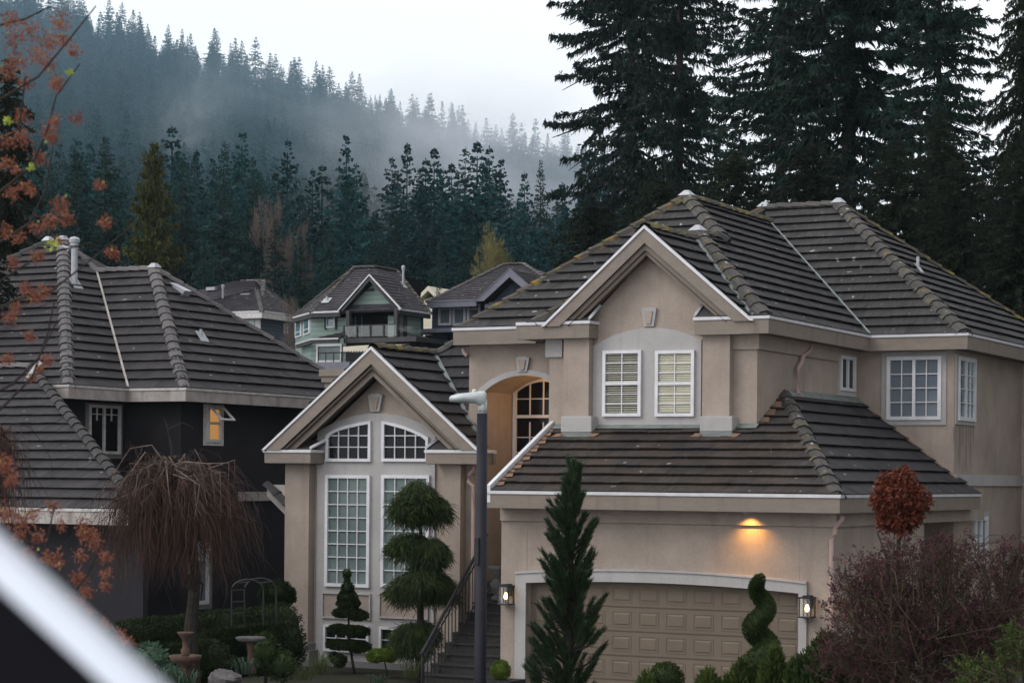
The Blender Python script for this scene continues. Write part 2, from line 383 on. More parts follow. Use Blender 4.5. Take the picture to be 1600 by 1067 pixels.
# ------------------------------------------------------------------ roofs
def clip_poly(poly, axis, val, keep_ge):
    out = []
    for i in range(len(poly)):
        p, q = poly[i], poly[(i + 1) % len(poly)]
        a = (p[axis] - val) * (1 if keep_ge else -1); b = (q[axis] - val) * (1 if keep_ge else -1)
        if a >= 0: out.append(p)
        if (a >= 0) != (b >= 0):
            t = a / (a - b); out.append((p[0] + (q[0] - p[0]) * t, p[1] + (q[1] - p[1]) * t))
    return out
def roof_face(mb, pts, expo=0.35, tile=0.34, thick=0.055, seed=1, s_off=0.0, deck=True, slab=0.06, edir=None):
    """convex polygon, pts[0]->pts[1] is the level eave. courses of stepped tiles clipped to the outline"""
    rr = random.Random(seed)
    P = [Vector(tuple(map(float, p))) for p in pts]
    e = Vector(edir) if edir else (P[1] - P[0]).normalized()
    nrm = None
    for k in range(2, len(P)):
        c = e.cross(P[k] - P[0])
        if c.length > 0.15: nrm = c.normalized(); break
    if nrm.z < 0: nrm = -nrm
    up = nrm.cross(e).normalized()
    if up.z < 0: up = -up
    o = P[0]
    st = [((p - o).dot(e), (p - o).dot(up)) for p in P]
    if deck:
        lo = [o + e * s + up * t - nrm * 0.005 for s, t in st]; lo2 = [q - nrm * slab for q in lo]
        n = len(lo)
        mb.faces(lo + lo2, [tuple(range(n)), tuple(range(2 * n - 1, n - 1, -1))] + [(i, i + n, (i + 1) % n + n, (i + 1) % n) for i in range(n)])
    t0 = min(t for _, t in st); t1 = max(t for _, t in st)
    k = 0; y = t0
    while y < t1 - 0.01:
        ya, yb = y, min(y + expo + 0.02, t1)
        band = clip_poly(clip_poly(st, 1, ya, True), 1, yb, False)
        if len(band) >= 3:
            s0 = min(p[0] for p in band); s1 = max(p[0] for p in band)
            ph = (rr.random()) * tile
            i0 = int(math.floor((s0 - ph) / tile))
            s = ph + i0 * tile
            while s < s1:
                c = clip_poly(clip_poly(band, 0, s, True), 0, s + tile, False)
                if len(c) >= 3:
                    j = rr.uniform(-0.005, 0.006); dy = rr.uniform(-0.003, 0.003)
                    tilt = rr.uniform(-0.012, 0.012)
                    def hh(p): return 0.004 + (thick + j) * (1 - (p[1] - ya) / (expo + 0.02)) + tilt * (p[0] - s)
                    top = [o + e * p[0] + up * (p[1] - (dy if p[1] < ya + 1e-4 else 0)) + nrm * hh(p) for p in c]
                    uv = [(p[0] + s_off, p[1]) for p in c]
                    mb.poly(top, uv)
                    low = [p for p in c if abs(p[1] - ya) < 1e-4]
                    if len(low) >= 2:
                        a = min(low); b_ = max(low)
                        A = o + e * a[0] + up * (a[1] - dy) + nrm * hh(a); B = o + e * b_[0] + up * (b_[1] - dy) + nrm * hh(b_)
                        mb.poly([A, B, B - nrm * (thick + .004) + up * 0.035, A - nrm * (thick + .004) + up * 0.035], [(a[0], ya), (b_[0], ya), (b_[0], ya), (a[0], ya)])
                s += tile
        y += expo; k += 1
def roof(name, faces, material, parent, **kw):
    mb = MB(); mb.has = True
    for i, f in enumerate(faces): roof_face(mb, f, seed=hash(name) % 97 + i if False else len(name) * 7 + i, s_off=i * 37.3, **kw)
    return mb.build(name, material, parent, recalc=False)
def caps(mb, p0, p1, step=0.36, w=0.17, h=0.10, up=Vector((0, 0, 1)), seed=0, lift=0.02, w2=None):
    """overlapping angular ridge tiles running from the low end p0 to the high end p1"""
    rr = random.Random(seed + 3)
    p0 = Vector(tuple(map(float, p0))); p1 = Vector(tuple(map(float, p1)))
    d = (p1 - p0); L = d.length; d.normalize()
    a = d.cross(up).normalized(); b = a.cross(d).normalized()
    n = max(1, int(round(L / step))); st = L / n
    for i in range(n):
        q0 = p0 + d * (i * st - 0.03) + a * rr.uniform(-.008, .008); q1 = p0 + d * ((i + 1) * st + 0.03)
        def sec(c, s, hh):
            return [c - a * w * s - b * (h * .75) + b * hh, c - a * w * .62 * s + b * (hh + h * .28), c + b * (hh + h * .62), c + a * w * .62 * s + b * (hh + h * .28), c + a * w * s - b * (h * .75) + b * hh]
        lf = lift + rr.uniform(0, .012) - .01
        A = sec(q0, 1.05, lf + 0.032); B = sec(q1, 0.94, lf)
        for k in range(4):
            mb.poly([A[k], A[k + 1], B[k + 1], B[k]], [(k * .09 + i * 1.7, i * st), (k * .09 + .09 + i * 1.7, i * st), (k * .09 + .09 + i * 1.7, (i + 1) * st), (k * .09 + i * 1.7, (i + 1) * st)])
        C = [v - b * 0.04 + d * 0.02 for v in A]
        for k in range(4): mb.poly([A[k + 1], A[k], C[k], C[k + 1]], [(0, 0)] * 4)
        if i == 0: mb.poly(C, [(0, 0)] * 5)
def ridge(name, segs, material, parent, **kw):
    for i, (a, b) in enumerate(segs):
        mb = MB(); mb.has = True; caps(mb, a, b, seed=i * 5 + len(name), **kw); o = mb.build(name, material, parent, recalc=False)
    return o
def sweep(mb, path, prof, z0=None):
    """mitred sweep along a level path; prof = (outward, up) points, outward is to the right of travel"""
    P = [Vector((p[0], p[1])) for p in path]; Zs = [p[2] for p in path]
    offs = []
    for i in range(len(P)):
        d0 = (P[i] - P[i - 1]).normalized() if i > 0 else None
        d1 = (P[i + 1] - P[i]).normalized() if i < len(P) - 1 else None
        if d0 is None: d0 = d1
        if d1 is None: d1 = d0
        n0 = Vector((d0.y, -d0.x)); n1 = Vector((d1.y, -d1.x)); m = (n0 + n1)
        m = m / max(m.dot(n0), 0.2) if m.length > 1e-6 else n0
        offs.append(m)
    n = len(prof); vs = []
    for p, z, o in zip(P, Zs, offs):
        for u, v in prof: vs.append((p.x + o.x * u, p.y + o.y * u, z + v))
    fs = []
    for i in range(len(P) - 1):
        for k in range(n): fs.append((i * n + k, i * n + (k + 1) % n, (i + 1) * n + (k + 1) % n, (i + 1) * n + k))
    fs.append(tuple(range(n))); fs.append(tuple((len(P) - 1) * n + k for k in range(n))[::-1])
    mb.faces(vs, fs)
def eave(path, parent, h=0.28, fm='taupe', gm='white', depth=0.12, lip=0.05, names=('fascia', 'gutter')):
    """fascia board with the white gutter lip on its top edge; path = gutter-top outer edge"""
    a = MB(); sweep(a, path, [(-depth, -h - lip), (-0.005, -h - lip), (0.0, -lip - 0.004), (-depth, -lip - 0.004)]); fa = a.build(names[0], M[fm], parent)
    g = MB(); sweep(g, path, [(-depth * .9, -lip), (0.02, -lip), (0.025, 0.0), (0.0, 0.008), (-depth * .9, 0.008)]); g.build(names[1], M[gm], parent)
    return fa
def soffit(pts, parent, m='wood', z=None):
    mb = MB(); mb.poly(pts); n = [(p[0], p[1], p[2] - 0.02) for p in pts]; mb.poly(n[::-1])
    return mb.build('soffit', M[m], parent, recalc=False)

# ------------------------------------------------------------------ windows
def window(parent, fr, r, cols=2, rows=4, glass='glass_dark', surround=None, sur='surround', frame_w=0.055, bars=(), sash=None, blinds=None,
           top=None, muntin=0.018, name='window', label=None, proud=0.03, fm='white', hbar=(), sur_d=0.03, cells=None):
    """r = (a0,a1,b0,b1). top = optional list of (a,b) points for an arched head (left to right)."""
    a0, a1, b0, b1 = r
    if a0 > a1: a0, a1 = a1, a0
    d = proud
    fb = MB()
    if top:
        outl = [(a0, b0), (a1, b0)] + list(top)[::-1]
        cxm = (a0 + a1) / 2; cym = (b0 + b1) / 2
        def ins(p, k): 
            q = (p[0], p[1])
            x = min(max(q[0], a0 + k), a1 - k); y = max(q[1], b0 + k)
            if q[1] > b0 + 1e-4: y = q[1] - k * 1.05
            return (x, max(y, b0 + k))
        inn = [ins(p, frame_w) for p in outl]
        ring(fb, fr, outl, inn, 0.002, d + 0.03)
        def topat(a):
            for (x0, y0), (x1, y1) in zip(top[:-1], top[1:]):
                if x0 <= a <= x1 or x1 <= a <= x0:
                    return y0 + (y1 - y0) * (a - x0) / (x1 - x0 + 1e-9) - frame_w
            return b1 - frame_w
        pane_pts = inn
    else:
        outl = [(a0, b0), (a1, b0), (a1, b1), (a0, b1)]
        w = frame_w
        pane_pts = [(a0 + w, b0 + w), (a1 - w, b0 + w), (a1 - w, b1 - w), (a0 + w, b1 - w)]
        ring(fb, fr, outl, pane_pts, 0.002, d + 0.03)
        topat = lambda a: b1 - frame_w
    for a in bars:   # heavy vertical posts between sashes (fraction)
        x = a0 + (a1 - a0) * a; rbox(fb, fr, x - .03, x + .03, b0 + frame_w, topat(x), 0.004, d + 0.025)
    for b in hbar:
        y = b0 + (b1 - b0) * b; rbox(fb, fr, a0 + frame_w, a1 - frame_w, y - .03, y + .03, 0.004, d + 0.025)
    wo_ = fb.build(name, M[fm], parent)
    if label: wo_['label'] = label
    g = MB(); prism(g, fr, pane_pts, 0.001, 0.008); 
    if blinds:
        k = MB(); y = b0 + frame_w + 0.02; i = 0
        xs = [(a0 + frame_w + .004, a1 - frame_w - .004)]
        while y < b1 - frame_w:
            for x0, x1 in xs:
                t = 0.022 if blinds == 'open' else 0.030
                k.faces([fr.w(x0, y, .030), fr.w(x1, y, .030), fr.w(x1, y + t * .8, .012), fr.w(x0, y + t * .8, .012)], [(0, 1, 2, 3)])
            y += 0.040 if blinds == 'open' else 0.033
        k.build('blind', M['blind' if blinds == 'open' else 'blind_white'], wo_, recalc=False)
    g.build('pane', M[glass], wo_)
    mb = MB(); x0, x1, y0 = a0 + frame_w, a1 - frame_w, b0 + frame_w
    H = (b1 - frame_w) - y0
    def vbar(x): rbox(mb, fr, x - muntin / 2, x + muntin / 2, y0, topat(x) , 0.006, d + 0.012)
    spans = cells or [(0, 1, 0, 1, cols, rows)]
    for fx0, fx1, fy0, fy1, c, r_ in spans:
        sx0 = x0 + (x1 - x0) * fx0; sx1 = x0 + (x1 - x0) * fx1; sy0 = y0 + H * fy0; sy1 = y0 + H * fy1
        for i in range(1, c):
            x = sx0 + (sx1 - sx0) * i / c
            t = min(topat(x), sy1) if top is None else (topat(x) if fy1 >= 1 else sy1)
            rbox(mb, fr, x - muntin / 2, x + muntin / 2, sy0, t, 0.006, d + 0.012)
        for j in range(1, r_):
            y = sy0 + (sy1 - sy0) * j / r_
            xa, xb = sx0, sx1
            if top:
                xx = [q / 40 * (sx1 - sx0) + sx0 for q in range(41)]
                ok = [q for q in xx if topat(q) > y]
                if not ok: continue
                xa, xb = min(ok), max(ok)
            rbox(mb, fr, xa, xb, y - muntin / 2, y + muntin / 2, 0.007, d + 0.010)
    if mb.v: mb.build('muntins', M[fm], wo_)
    if surround:
        sa0, sa1, sb0, sb1 = surround
        if sa0 > sa1: sa0, sa1 = sa1, sa0
        s = MB(); ring(s, fr, [(sa0, sb0), (sa1, sb0), (sa1, sb1), (sa0, sb1)], [(a0, b0), (a1, b0), (a1, b1), (a0, b1)], 0.001, sur_d)
        s.build('surround', M[sur], wo_)
    return wo_
def keystone(fr, cxa, ctop, cbot, wt, wb, parent, d=0.05, m='surround'):
    mb = MB(); h = ctop - cbot
    prism(mb, fr, [(cxa - wb / 2, cbot), (cxa + wb / 2, cbot), (cxa + wt / 2, ctop - h * .08), (cxa + wt / 4, ctop), (cxa - wt / 4, ctop), (cxa - wt / 2, ctop - h * .08)], 0.001, d)
    k = mb.build('keystone', M[m], parent)
    mb = MB(); prism(mb, fr, [(cxa - wb * .22, cbot + h * .12), (cxa + wb * .22, cbot + h * .12), (cxa + wt * .27, ctop - h * .22), (cxa - wt * .27, ctop - h * .22)], d, d + .025)
    mb.build('keystone_panel', M['stucco'], k)
    return k
def arc_pts(p0, pm, p1, n=14):
    """circular arc through three (a,b) points"""
    (x1, y1), (x2, y2), (x3, y3) = p0, pm, p1
    A = x1 * (y2 - y3) - y1 * (x2 - x3) + x2 * y3 - x3 * y2
    Bq = (x1**2 + y1**2) * (y3 - y2) + (x2**2 + y2**2) * (y1 - y3) + (x3**2 + y3**2) * (y2 - y1)
    Cq = (x1**2 + y1**2) * (x2 - x3) + (x2**2 + y2**2) * (x3 - x1) + (x3**2 + y3**2) * (x1 - x2)
    cx, cy = -Bq / (2 * A), -Cq / (2 * A); r = math.hypot(x1 - cx, y1 - cy)
    t0 = math.atan2(y1 - cy, x1 - cx); t1 = math.atan2(y3 - cy, x3 - cx)
    return [(cx + r * math.cos(t0 + (t1 - t0) * i / n), cy + r * math.sin(t0 + (t1 - t0) * i / n)) for i in range(n + 1)]
def downspout(parent, pts, r=0.042, name='downspout', m='pipe'):
    mb = MB(); mb.tube(pts, r, 8); return mb.build(name, M[m], parent, smooth=False)

# ================================================================== MAIN HOUSE
yG, yGe, xGr, xGe, zGe = 34.1, 33.6, -11.93, -11.67, -0.245
cS, yU, yE2 = -14.1, 36.09, 41.65          # upper side wall, upper front wall, rear wing wall
xr, zU, yUe = -13.75, 2.886, 35.73         # upper eaves
GZ = -4.15
FG, FU, FS, FW = Frame('f', yG), Frame('f', yU), Frame('s', cS), Frame('f', yE2)
x3 = -12.12
FX3 = Frame('s', x3)
H1 = empty('stucco_house', (-16, 37, GZ), 'large beige stucco house with arched garage door and dark tiled hip roofs', 'house')

# --- walls
xGl = on(783, 900, 1, yG)[0]
w = MB(); dl, dr, _, dt = FG.rect(823, 1249, 907, 1000)
# garage front wall around the door opening
arch = arc_pts(FG.p(823, 910), FG.p(1030, 910.5), FG.p(1249, 926.5), 16)
top_z = zGe - 0.1
rbox(w, FG, xGl, dl, GZ, top_z, -0.25, 0)
rbox(w, FG, dr, xGr, GZ, top_z, -0.25, 0)
for (a, b), (a2, b2) in zip(arch[:-1], arch[1:]): prism(w, FG, [(a, b), (a2, b2), (a2, top_z), (a, top_z)], -0.25, 0)
w.build('garage_wall', M['stucco'], H1)
yq3 = on(1444, 820, 0, xGr)[1]
w = MB(); w.box(xGr - .2, xGr, yG + .25, yq3, GZ, top_z); w.build('garage_side_wall', M['stucco'], H1); w = MB(); w.box(xGr - 2.2, xGr - 2.0, yq3, 41.6, GZ, top_z); w.box(xGr - 2.2, xGr - .21, yq3 - .2, yq3, GZ, top_z); w.build('recess_wall', M['stucco'], H1); w = MB(); w.box(xGl, xGl + .2, yG + .25, 38.6, GZ, top_z); w.build('garage_side_wall', M['stucco'], H1)
# band under the garage eave
w = MB(); zb = FG.p(783, 813)[1]
sweep(w, [(xGl - .0, yG, zb), (xGr, yG, zb), (xGr, 43, zb)], [(0.001, 0), (0.055, 0), (0.06, .3), (0.001, .3)]); w.build('cornice_band', M['stucco'], H1)
# --- garage door with raised panels
D = MB(); yd = yG + 0.16
D.box(dl - .05, dr + .05, yd, yd + .05, GZ, FG.p(1000, 905)[1])
gd = D.build('garage_door', M.setdefault('door', noisy('garage_door_taupe', (0.15, 0.118, 0.088), (0.125, 0.098, 0.075), 1.5, 0.55, 0.04, 30)), H1)
pw = (dr - dl) / 10; zt = FG.p(1040, 913)[1]; rh = 0.425
zrow = FG.p(1040, 951)[1]
D = MB(); Dg = MB()
Fd = Frame('f', yd)
for j in range(-1, 6):
    z0 = zrow - (j + 1) * rh; z1 = z0 + rh
    if z0 < GZ: continue
    rbox(Dg, Fd, dl - .02, dr + .02, z0 - .012, z0 + .012, -0.02, 0.004)
    for i in range(10):
        a0 = dl + i * pw + .07; a1 = dl + (i + 1) * pw - .07; b0, b1 = z0 + .075, z1 - .075
        outer = [(a0, b0), (a1, b0), (a1, b1), (a0, b1)]
        k = .035; inner = [(a0 + k, b0 + k), (a1 - k, b0 + k), (a1 - k, b1 - k), (a0 + k, b1 - k)]
        k2 = .055; inn2 = [(a0 + k2, b0 + k2), (a1 - k2, b0 + k2), (a1 - k2, b1 - k2), (a0 + k2, b1 - k2)]
        ring(D, Fd, outer, [(a0 + .012, b0 + .012), (a1 - .012, b0 + .012), (a1 - .012, b1 - .012), (a0 + .012, b1 - .012)], 0.0005, 0.007)
        n = len(D.v)
        D.faces([Fd.w(a, b, .002) for a, b in inner] + [Fd.w(a, b, .011) for a, b in inn2], [(4, 5, 6, 7)] + [(q, (q + 1) % 4, (q + 1) % 4 + 4, q + 4) for q in range(4)])
D.build('raised_panels', M['door'], gd)
Dg.build('section_joint', noisy('door_joint', (0.085, 0.068, 0.052), (0.07, 0.056, 0.043), 2, .6, 0), gd)
# surround of the door
to = [FG.p(807, 896), ] ; tl = FG.p(807, 896); tr = FG.p(1262, 912); tm = FG.p(1030, 893.5)
outer_arc = arc_pts(tl, tm, tr, 16)
w = MB()
ia = [(a + 0, b) for a, b in arch]
for i in range(16): prism(w, FG, [ia[i], ia[i + 1], outer_arc[i + 1], outer_arc[i]], -0.02, 0.05)
prism(w, FG, [(tl[0], GZ), (dl, GZ), (dl, arch[0][1]), tl], -0.02, 0.05)
prism(w, FG, [(dr, GZ), (tr[0], GZ), tr, (dr, arch[-1][1])], -0.02, 0.05)
ts = w.build('door_surround', M['surround'], H1)
w = MB()
for i in range(16): 
    (a, b), (a2, b2) = outer_arc[i], outer_arc[i + 1]; prism(w, FG, [(a, b + .002), (a2, b2 + .002), (a2, b2 + .04), (a, b + .04)], 0.002, 0.075)
w.build('drip_moulding', M['surround'], ts)

# --- garage roof
mG, mS = 0.4840, 0.7663
yH = yGe + (cS - xGe) * -mS / mG   # where the hip meets the upper side wall
xGel = on(760, 772, 1, yGe)[0]
zH = zGe + (yH - yGe) * mG
E0 = (xGe, yGe, zGe); Hh = (cS, yH, zH)
zt_ = zGe + (yU - yGe) * mG
yEnd = on(1532, 777, 0, xGe)[1]
roof('garage_roof', [[(xGel + .08, yGe, zGe), E0, Hh, (xGel + .08, yH, zH)]], M['roof_warm'], H1)
roof('garage_side_roof', [[E0, (xGe, yEnd, zGe), (cS, yEnd, zH), Hh]], M['roof'], H1)
ridge('hip_caps', [(Vector(E0) + Vector((-.1, .12, .02)), Hh)], M['cap_moss'], H1, w=.165, h=.095)
eave([(xGel, yGe, zGe + .03), (xGe, yGe, zGe + .03), (xGe, yEnd, zGe + .03)], H1, h=.25)
w = MB(); w.box(xGel + .05, xGr + .2, yGe + .1, yG + .05, zGe - .27, zGe - .25); w.box(xGr - .05, xGe - .1, yGe + .1, yEnd, zGe - .272, zGe - .252); w.build('soffit', M['taupe'], H1)
# rake board on the left edge of the garage roof + brown cut tiles
def slope_board(mb, p, q, w_, t, side, drop=0.0):
    """board following the slope line p-q; side = horizontal unit vector it is thick along"""
    p = Vector(tuple(map(float, p))); q = Vector(tuple(map(float, q))); s_ = Vector(side) * t; u = Vector((0, 0, 1))
    mb.faces([p - u * (w_ + drop), q - u * (w_ + drop), q - u * drop, p - u * drop, p - u * (w_ + drop) + s_, q - u * (w_ + drop) + s_, q - u * drop + s_, p - u * drop + s_],
             [(0, 1, 2, 3), (7, 6, 5, 4), (0, 4, 5, 1), (1, 5, 6, 2), (2, 6, 7, 3), (3, 7, 4, 0)])
w = MB(); slope_board(w, (xGel, yGe, zGe + .13), (xGel, yU + .15, zGe + .13 + (yU + .15 - yGe) * mG), .30, .075, (1, 0, 0)); w.build('rake_board', M['white'], H1)
w = MB()
rr = random.Random(5)
k = 0; y = yGe + .15
while y < yU:
    L_ = .28; wdt = .10 + .05 * rr.random(); z = zGe + (y - yGe) * mG + .055
    w.faces([(xGel + .08, y, z), (xGel + .08 + wdt * 1.3, y + .02, z + .012), (xGel + .08 + wdt * .7, y + L_, z + L_ * mG - .0), (xGel + .08, y + L_, z + L_ * mG - .0)], [(0, 1, 2, 3)])
    y += .315
# cut tiles along the upper side wall and the rear wall
y = yU + .05
while y < yH - .15:
    z = zGe + (y - yGe) * mG + .05
    w.faces([(cS + .012, y, z), (cS + .20, y, z), (cS + .13, y + .24, z + .24 * mG), (cS + .012, y + .24, z + .24 * mG)], [(0, 1, 2, 3)]); y += .315
xx = cS + .35
while xx < x3 + .1:
    z = zGe + (xGe - xx) * mS + .05
    w.faces([(xx, yE2 - .012, z), (xx, yE2 - .22, z), (xx + .22, yE2 - .15, z - .22 * mS), (xx + .22, yE2 - .012, z - .22 * mS)], [(0, 1, 2, 3)]); xx += .32
w.build('cut_tiles', M['clay'], H1, recalc=False)
# flashing at foot of the upper wall
w = MB(); xf0 = on(856, 675, 1, yU)[0]
z = zt_ + .03
w.faces([(xf0, yU - .16, z - .16 * mG + .03), (cS + .05, yU - .16, z - .16 * mG + .03), (cS + .05, yU - .005, z + .04), (xf0, yU - .005, z + .04)], [(0, 1, 2, 3)])
z = zH + .03
w.faces([(cS + .12, yH, z - .12 * mS + .02), (cS + .12, yE2, z - .12 * mS + .02), (cS + .005, yE2, z + .05), (cS + .005, yH, z + .05)], [(0, 1, 2, 3)])
w.build('wall_flashing', M['flash'], H1, recalc=False)

# --- upper walls
w = MB()
xUL = on(858, 600, 1, yU)[0]
zb0 = -0.6
w.box(xUL, cS, yU, yU + .2, zb0, zU - .1)
w.box(cS - .2, cS, yU + .2, yE2 + .2, zb0, zU - .1)
w.box(cS, x3, yE2, yE2 + .2, GZ, zU - .1)
yW3 = on(1597, 650, 0, x3)[1]; yw3_ = yE2 - .355
w.box(x3 - .2, x3, yE2 + .2, yW3, GZ, zU - .1)
w.box(x3 - .2, x3 + .25, yW3, yW3 + .2, GZ, zU - .1); w.box(x3 - .2, x3 + .0, yW3 + .2, yw3_ + 8.6, GZ, zU - .1)
w.build('upper_wall', M['stucco'], H1)
# entablature under upper eave (front right part + side)
w = MB(); zb = FS.p(1250, 556)[1]
yc = on(1307, 575, 0, cS)[1]
sweep(w, [(on(1147, 550, 1, yU)[0], yU, zb), (cS, yU, zb), (cS, yc, zb)], [(0.001, 0), (0.05, 0), (0.055, .4), (0.001, .4)])
w.build('cornice_band', M['stucco'], H1)
w = MB(); zb2 = FU.p(868, 558)[1]; rbox(w, FU, xUL - .06, on(880, 558, 1, yU)[0], zb2, zb2 + .35, 0, .055); w.build('cornice_band', M['surround'], H1)
w = MB(); z0 = on(1550, 759, 0, x3)[2]; z1 = on(1550, 742, 0, x3)[2]; w.box(x3, x3 + .04, yE2 + .02, yW3, z0, z1); w.build('belt_course', M['greytrim'] if False else M['surround'], H1)

# columns
def column(fr, pxl, pxr, pytop, pybot, d, base=None, parent=H1, btm=None):
    a0, a1, b0, b1 = fr.rect(pxl, pxr, pytop, pybot)
    w = MB(); rbox(w, fr, a0, a1, b0 if btm is None else btm, b1, 0.002, d); c = w.build('pilaster', M['stucco'], parent)
    return c, (a0, a1, b0, b1)
Fc = Frame('f', yU - .2)
for pl_, pr_ in ((880.5, 920), (1097.5, 1140)):
    a0, a1, b0, b1 = Fc.rect(pl_, pr_, 520, 650)
    w = MB(); w.box(a0, a1, yU - .2, yU - .001, b0, zU - .15); c = w.build('pilaster', M['stucco'], H1)
    A0, A1, B0, B1 = Frame('f', yU - .3).rect(pl_ - 4.5, pr_ + 4, 650, 677)
    w = MB(); w.box(A0, A1, yU - .3, yU - .001, B0, B1); w.build('pilaster_base', M['surround'], c, bevel=.02)
    w = MB(); z = B0 - .01; yy = yU - .3
    w.faces([(A0 - .1, yy - .14, B0 - .07), (A1 + .1, yy - .14, B0 - .07), (A1 + .1, yy + .05, B0 + .02), (A0 - .1, yy + .05, B0 + .02)], [(0, 1, 2, 3)]); w.build('base_flashing', M['flash'], c, recalc=False)
    w = MB()
    for s_ in (A0 - .12, A1 - .02): w.faces([(s_, yy - .15, B0 - .06), (s_ + .16, yy - .15, B0 - .06), (s_ + .2, yy - .03, B0 + .0), (s_ + .06, yy - .03, B0)], [(0, 1, 2, 3)])
    w.build('cut_tiles', M['clay'], c, recalc=False)
# gable wall and its grey arched bay with two windows
gp = on(1007, 357, 1, yUe - .05); gl = on(851, 511, 1, yUe - .05); gr_ = on(1172, 500, 1, yUe - .05)
gz = (gl[2] + gr_[2]) / 2; gl = (gl[0], gl[1], gz); gr_ = (gr_[0], gr_[1], gz)
w = MB(); prism(w, FU, [(gl[0] + .35, gz - .2), (gr_[0] - .35, gz - .2), (gp[0], gp[2] - .35)], -.15, 0.003); w.build('gable_wall', M['stucco'], H1)
bl = FU.p(928, 548)[0]; br = FU.p(1097, 548)[0]; bt = arc_pts(FU.p(928, 541), FU.p(1012, 512.5), FU.p(1097, 531), 18)
w = MB(); prism(w, FU, [(bl, zt_ - .2), (br, zt_ - .2)] + bt[::-1], 0.004, 0.035); w.build('window_bay', M['surround'], H1)
FUb = Frame('f', yU - .036)
for pxs, bl_ in (((943, 1003), 'open'), ((1025, 1086), 'shut')):
    r = FUb.rect(pxs[0], pxs[1], 547.5, 650.5)
    lab = 'window with open blinds' if bl_ == 'open' else 'window with closed cream blinds'
    window(H1, FUb, r, glass='glass_dark', blinds=bl_, hbar=(0.5,), cells=[(0, 1, 0, .48, 2, 3), (0, 1, .52, 1, 2, 3)], label=lab, frame_w=.06)
q = FUb.p(1014.5, 480); q2 = FUb.p(1014.5, 510)
keystone(FU, q[0], q[1], q2[1], .30, .2, H1, d=.06)

# gable roof trim: white drip edge, outer board, inner board, soffit
def gable_trim(parent, gl, gp, gr_, y0, depth, boards=(('barge_board', 'taupe', .0, .20, .05), ('frieze_board', 'taupe', .20, .36, -.03)), edge=.045, so=.3, soff=True, wm='white', sm='wood'):
    gl, gp, gr_ = [Vector(tuple(map(float, p))) for p in (gl, gp, gr_)]
    for nm, mt, k0, k1, dy in boards + (('rake_edge', wm, -edge, 0.0, .075),):
        mb = MB()
        for a, sgn in ((gl, -1), (gr_, 1)):
            d = (gp - a).normalized(); nr = Vector((0, 1, 0)).cross(d)
            if nr.z > 0: nr = -nr
            def lim(k):   # line offset k below the edge: foot on a.z, head on x = gp.x
                o = a + nr * k
                # foot at z = a.z
                f0 = o + d * ((a.z - .0 - o.z) / d.z) ; h = o + d * ((gp.x - o.x) / d.x)
                return f0, h
            A0, B0 = lim(k0); A1, B1 = lim(k1)
            yA = y0 - dy; yB = y0 - dy + .05 if nm != 'rake_edge' else y0 + .02
            q = [(A0.x, A0.z), (B0.x, B0.z), (B1.x, B1.z), (A1.x, A1.z)]
            mb.faces([(x, yA, z) for x, z in q] + [(x, yB, z) for x, z in q], [(0, 1, 2, 3), (7, 6, 5, 4), (0, 4, 5, 1), (1, 5, 6, 2), (2, 6, 7, 3), (3, 7, 4, 0)])
        mb.build(nm, M[mt], parent)
    mb = MB()
    for a in (gl, gr_):
        d = (gp - a).normalized(); nr = Vector((0, 1, 0)).cross(d)
        if nr.z > 0: nr = -nr
        o = a + nr * so; o = o + d * ((a.z - o.z) / d.z); h = o + d * ((gp.x - o.x) / d.x)
        mb.faces([(o.x, y0 - .04, o.z), (h.x, y0 - .04, h.z), (h.x, y0 + depth, h.z), (o.x, y0 + depth, o.z)], [(0, 1, 2, 3)])
    mb.build('soffit', M[sm], parent, recalc=False)
gable_trim(H1, gl, gp, gr_, yUe - .05 + .05, .40)
# --- cornice returns and eaves
zs = zU + .03
xs0 = on(806.5, 512, 1, yUe)[0]; xs1 = on(920.5, 508, 1, yUe)[0]; xs2 = on(1085, 504, 1, yUe)[0]
yT, yTe = 36.95, 36.55
eave([(xs0, yT, zs), (xs0, yUe, zs), (xs1, yUe, zs), (xs1 + .02, yU, zs)][1:], H1, h=.26)
xTl = on(708, 517, 1, yTe)[0]
eave([(xTl, yTe + 4, zs), (xTl, yTe, zs), (xs0 - .01, yTe, zs)], H1, h=.28)
xw3, yw3 = x3 + .355, yE2 - .355
eave([(xs2, yU, zs), (xs2, yUe, zs), (xr, yUe, zs), (xr, yw3, zs), (xw3, yw3, zs), (xw3, yw3 + 9.6, zs)], H1, h=.26)
w = MB()
for f_ in ([(xTl + .1, yTe + .1), (xs0, yTe + .1), (xs0, yT + .1), (xTl + .1, yT + .1)], [(xs0 + .02, yUe + .08), (xs1, yUe + .08), (xs1, yU + .05), (xs0 + .02, yU + 1)], [(xs2 + .05, yUe + .08), (xr - .1, yUe + .08), (cS - .1, yU + .1), (xs2 + .05, yU + .1)],
           [(xr - .1, yUe + .08), (xr - .1, yw3 + .1), (cS - .1, yE2 + .1), (cS - .1, yU)], [(xr - .1, yw3 + .1), (xw3 - .1, yw3 + .1), (x3 - .1, yE2 + .1), (cS - .1, yE2 + .1)], [(xw3 - .1, yw3 + .1), (xw3 - .1, yw3 + 9), (x3 - .1, yw3 + 9), (x3 - .1, yE2)]):
    w.faces([(x, y, zs - .30) for x, y in f_] + [(x, y, zs - .27) for x, y in f_], [(0, 1, 2, 3), (7, 6, 5, 4), (0, 4, 5, 1), (1, 5, 6, 2), (2, 6, 7, 3), (3, 7, 4, 0)])
w.build('soffit', M['taupe'], H1)
